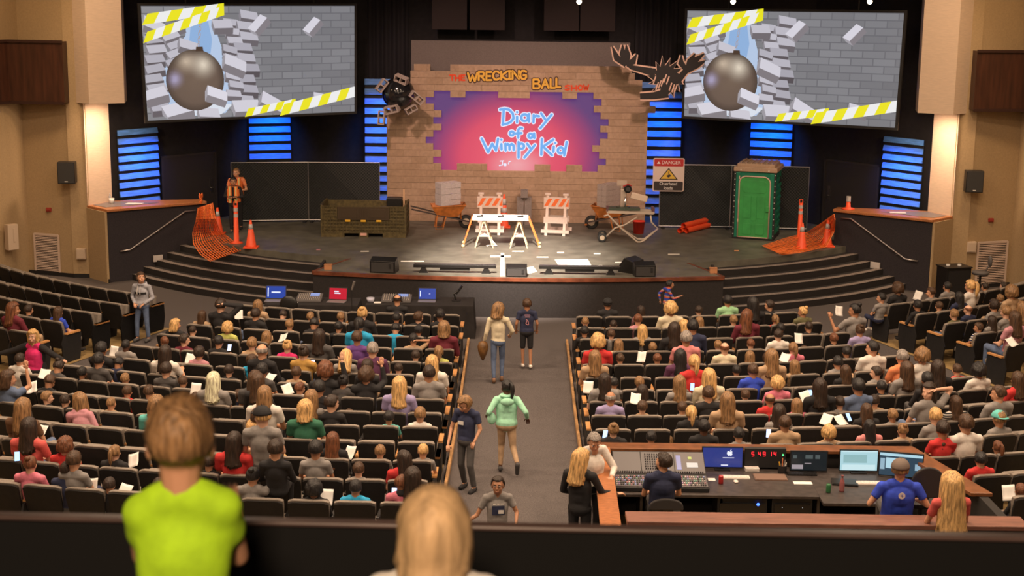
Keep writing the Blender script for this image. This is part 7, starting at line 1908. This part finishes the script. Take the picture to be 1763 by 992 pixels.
# pen cup with a green indicator
p = ony(1347, 805, 19.9); r = empty('gadget_cup', (p.x, 19.9, DZ)); tag(r, 'cluster of pens and gadgets with a green light right of the clock', 'pen cup'); m = MB(); m.lathe([(0, 0), (.06, 0), (.065, .12), (.06, .12), (0, .02)], n=16); m.build('cup', black, r)
for i, (c, dx, h_) in enumerate((('yellow', -.05, .17), ('orange', .0, .22), ('grey', .04, .19), ('white', .06, .15))): m = MB(); m.cyl((dx*.4, 0, .02), (dx, .01*i, h_), .008, n=8); m.build('pen', cloth(c) if c in CLOTH else mat('latch_yellow'), r)
m = MB(); m.ell((.0, 0, .27), .014); m.build('green_light', mat('led_green', (0, 0, 0), .3, emit=(.05, 1, .15), es=3), r)
# equipment racks under the desk
def rack(px0, px1, label, lights):
    y = yf+.02; a = ony(px0, 860, y); b = ony(px1, 860, y); r = empty('equipment_rack', ((a.x+b.x)/2, y, ZF)); tag(r, label, 'equipment rack', 'racks under the booth desk'); w_ = b.x-a.x; m = MB(); m.box((0, .28, .37), (w_, .5, .72)); m.build('case', black, r, bevel=.006)
    for i in range(4): m = MB(); m.box((0, .02, .12+.16*i), (w_-.06, .03, .13)); m.build('rack_unit', blackp, r)
    for nm, c, L_ in lights:
        m = MB()
        for (u, v, s_) in L_: m.ell((u*w_/2, -.0, v), (s_, .006, s_), nu=8, nv=6)
        m.build(nm, mat('led_'+nm, (0, 0, 0), .3, emit=c, es=4), r)
rack(1236, 1322, 'rack with blue and yellow indicator lights under the booth desk', [('blue_lights', (.05, .15, 1), [(.62, .66, .022), (-.02, .50, .018), (.10, .50, .018), (-.5, .44, .008), (-.3, .44, .006), (.2, .44, .008), (.3, .44, .008)]), ('yellow_lights', (.6, .9, .05), [(-.62, .30, .011), (-.2, .30, .011)])])
rack(1330, 1400, 'unlit black rack under the middle of the booth desk', [('grey_lights', (.1, .1, .1), [(-.5, .62, .006), (.5, .62, .006)])])
r = empty('desk_fan', (ony(1417, 862, yf-.2).x, yf-.22, ZF+.35)); tag(r, 'small round fan under the near desk', 'fan'); m = MB(); m.tube([V(.10*cos(t), 0, .10*sin(t)) for t in [2*pi*k/24 for k in range(24)]], .007, closed=True)
for k in range(6): t = pi*k/6; m.tube([V(.10*cos(t), -.012, .10*sin(t)), V(-.10*cos(t), -.012, -.10*sin(t))], .003, n=4)
m.build('guard', mat('fan_grey', (.12, .11, .11), .4), r); m = MB(); m.ell((0, 0, 0), (.03, .03, .03)); m.cyl((0, .01, -.10), (0, .03, -.35), .014, n=8); m.cyl((0, .03, -.35), (0, .03, -.335), .08, n=16); m.build('hub_and_stand', black, r)
# chairs of the engineer and the man in blue
def ochair(x, y, label, z=ZF, hb=.98, sw=.46):
    r = empty('office_chair', (x, y, z)); tag(r, label, 'chair', 'booth office chairs'); m = MB(); P = [(sw/2*cos(t), -.26-.06*sin(t)*1, .62+(hb-.62)*sin(t)) for t in [pi*k/14 for k in range(15)]]
    prof = [(sw/2*cos(t), .58+(hb-.58)*sin(t)**.6) for t in [pi*k/16 for k in range(17)]]; m.prism(prof, -.30, -.25, axis='y'); m.build('backrest', mat('chair_mesh', (.03, .026, .026), .7), r, bevel=.015)
    m = MB(); m.box((0, 0, .44), (sw, .46, .07)); m.build('seat', blackp, r, bevel=.02); m = MB(); m.cyl((0, 0, .06), (0, 0, .44), .03); m.bar((0, -.20, .44), (0, -.27, .66), .06, .02); m.build('column', black, r)
    for k in range(5): t = 2*pi*k/5; m = MB(); m.tube([V(0, 0, .09), V(.27*cos(t), .27*sin(t), .03)], .02); m.build('leg', black, r)
ochair(ENG.x+.04, ENG.y+.1, 'black chair behind the sound engineer', z=ENG.z-.47, hb=.74)
ochair(CAPMAN.x+.38, CAPMAN.y+.35, 'black office chair right of the man in blue', z=CAPMAN.z-.25)
for nm, oz in (('e', ENG), ('c', CAPMAN)):
    pass
# booth floor riser
m = MB(); m.box(((xl+q3.x)/2-.1, 18.3, ZF-.05), (q3.x-xl-.2, 3.9, .10)); struct(m.build('floor_booth', carpet))
# ================================================================ BALCONY RAIL IN THE FOREGROUND
rz_ = ony(600, 896, 4.25).z
m = MB(); m.bar((-3.5, 4.31, rz_-.008), (3.5, 4.16, rz_-.008), .045, .016); struct(m.build('trim_balcony_rail', mat('rail_cap', (.11, .07, .062), .35, noise_amt=.2, noise_scale=3), bevel=.006), 'dark balcony rail cap across the foreground')
m = MB(); m.bar((-3.5, 4.315, rz_-.57), (3.5, 4.165, rz_-.57), .03, 1.1); struct(m.build('wall_balcony', mat('balcony_black', (.0015, .0012, .0012), .9)), 'black balcony front')
m = MB(); m.box((0, 1.9, HB-.02), (7.0, 4.7, .04)); struct(m.build('floor_balcony', mat('balcony_floor', (.01, .009, .009), .95)), 'dark balcony floor')
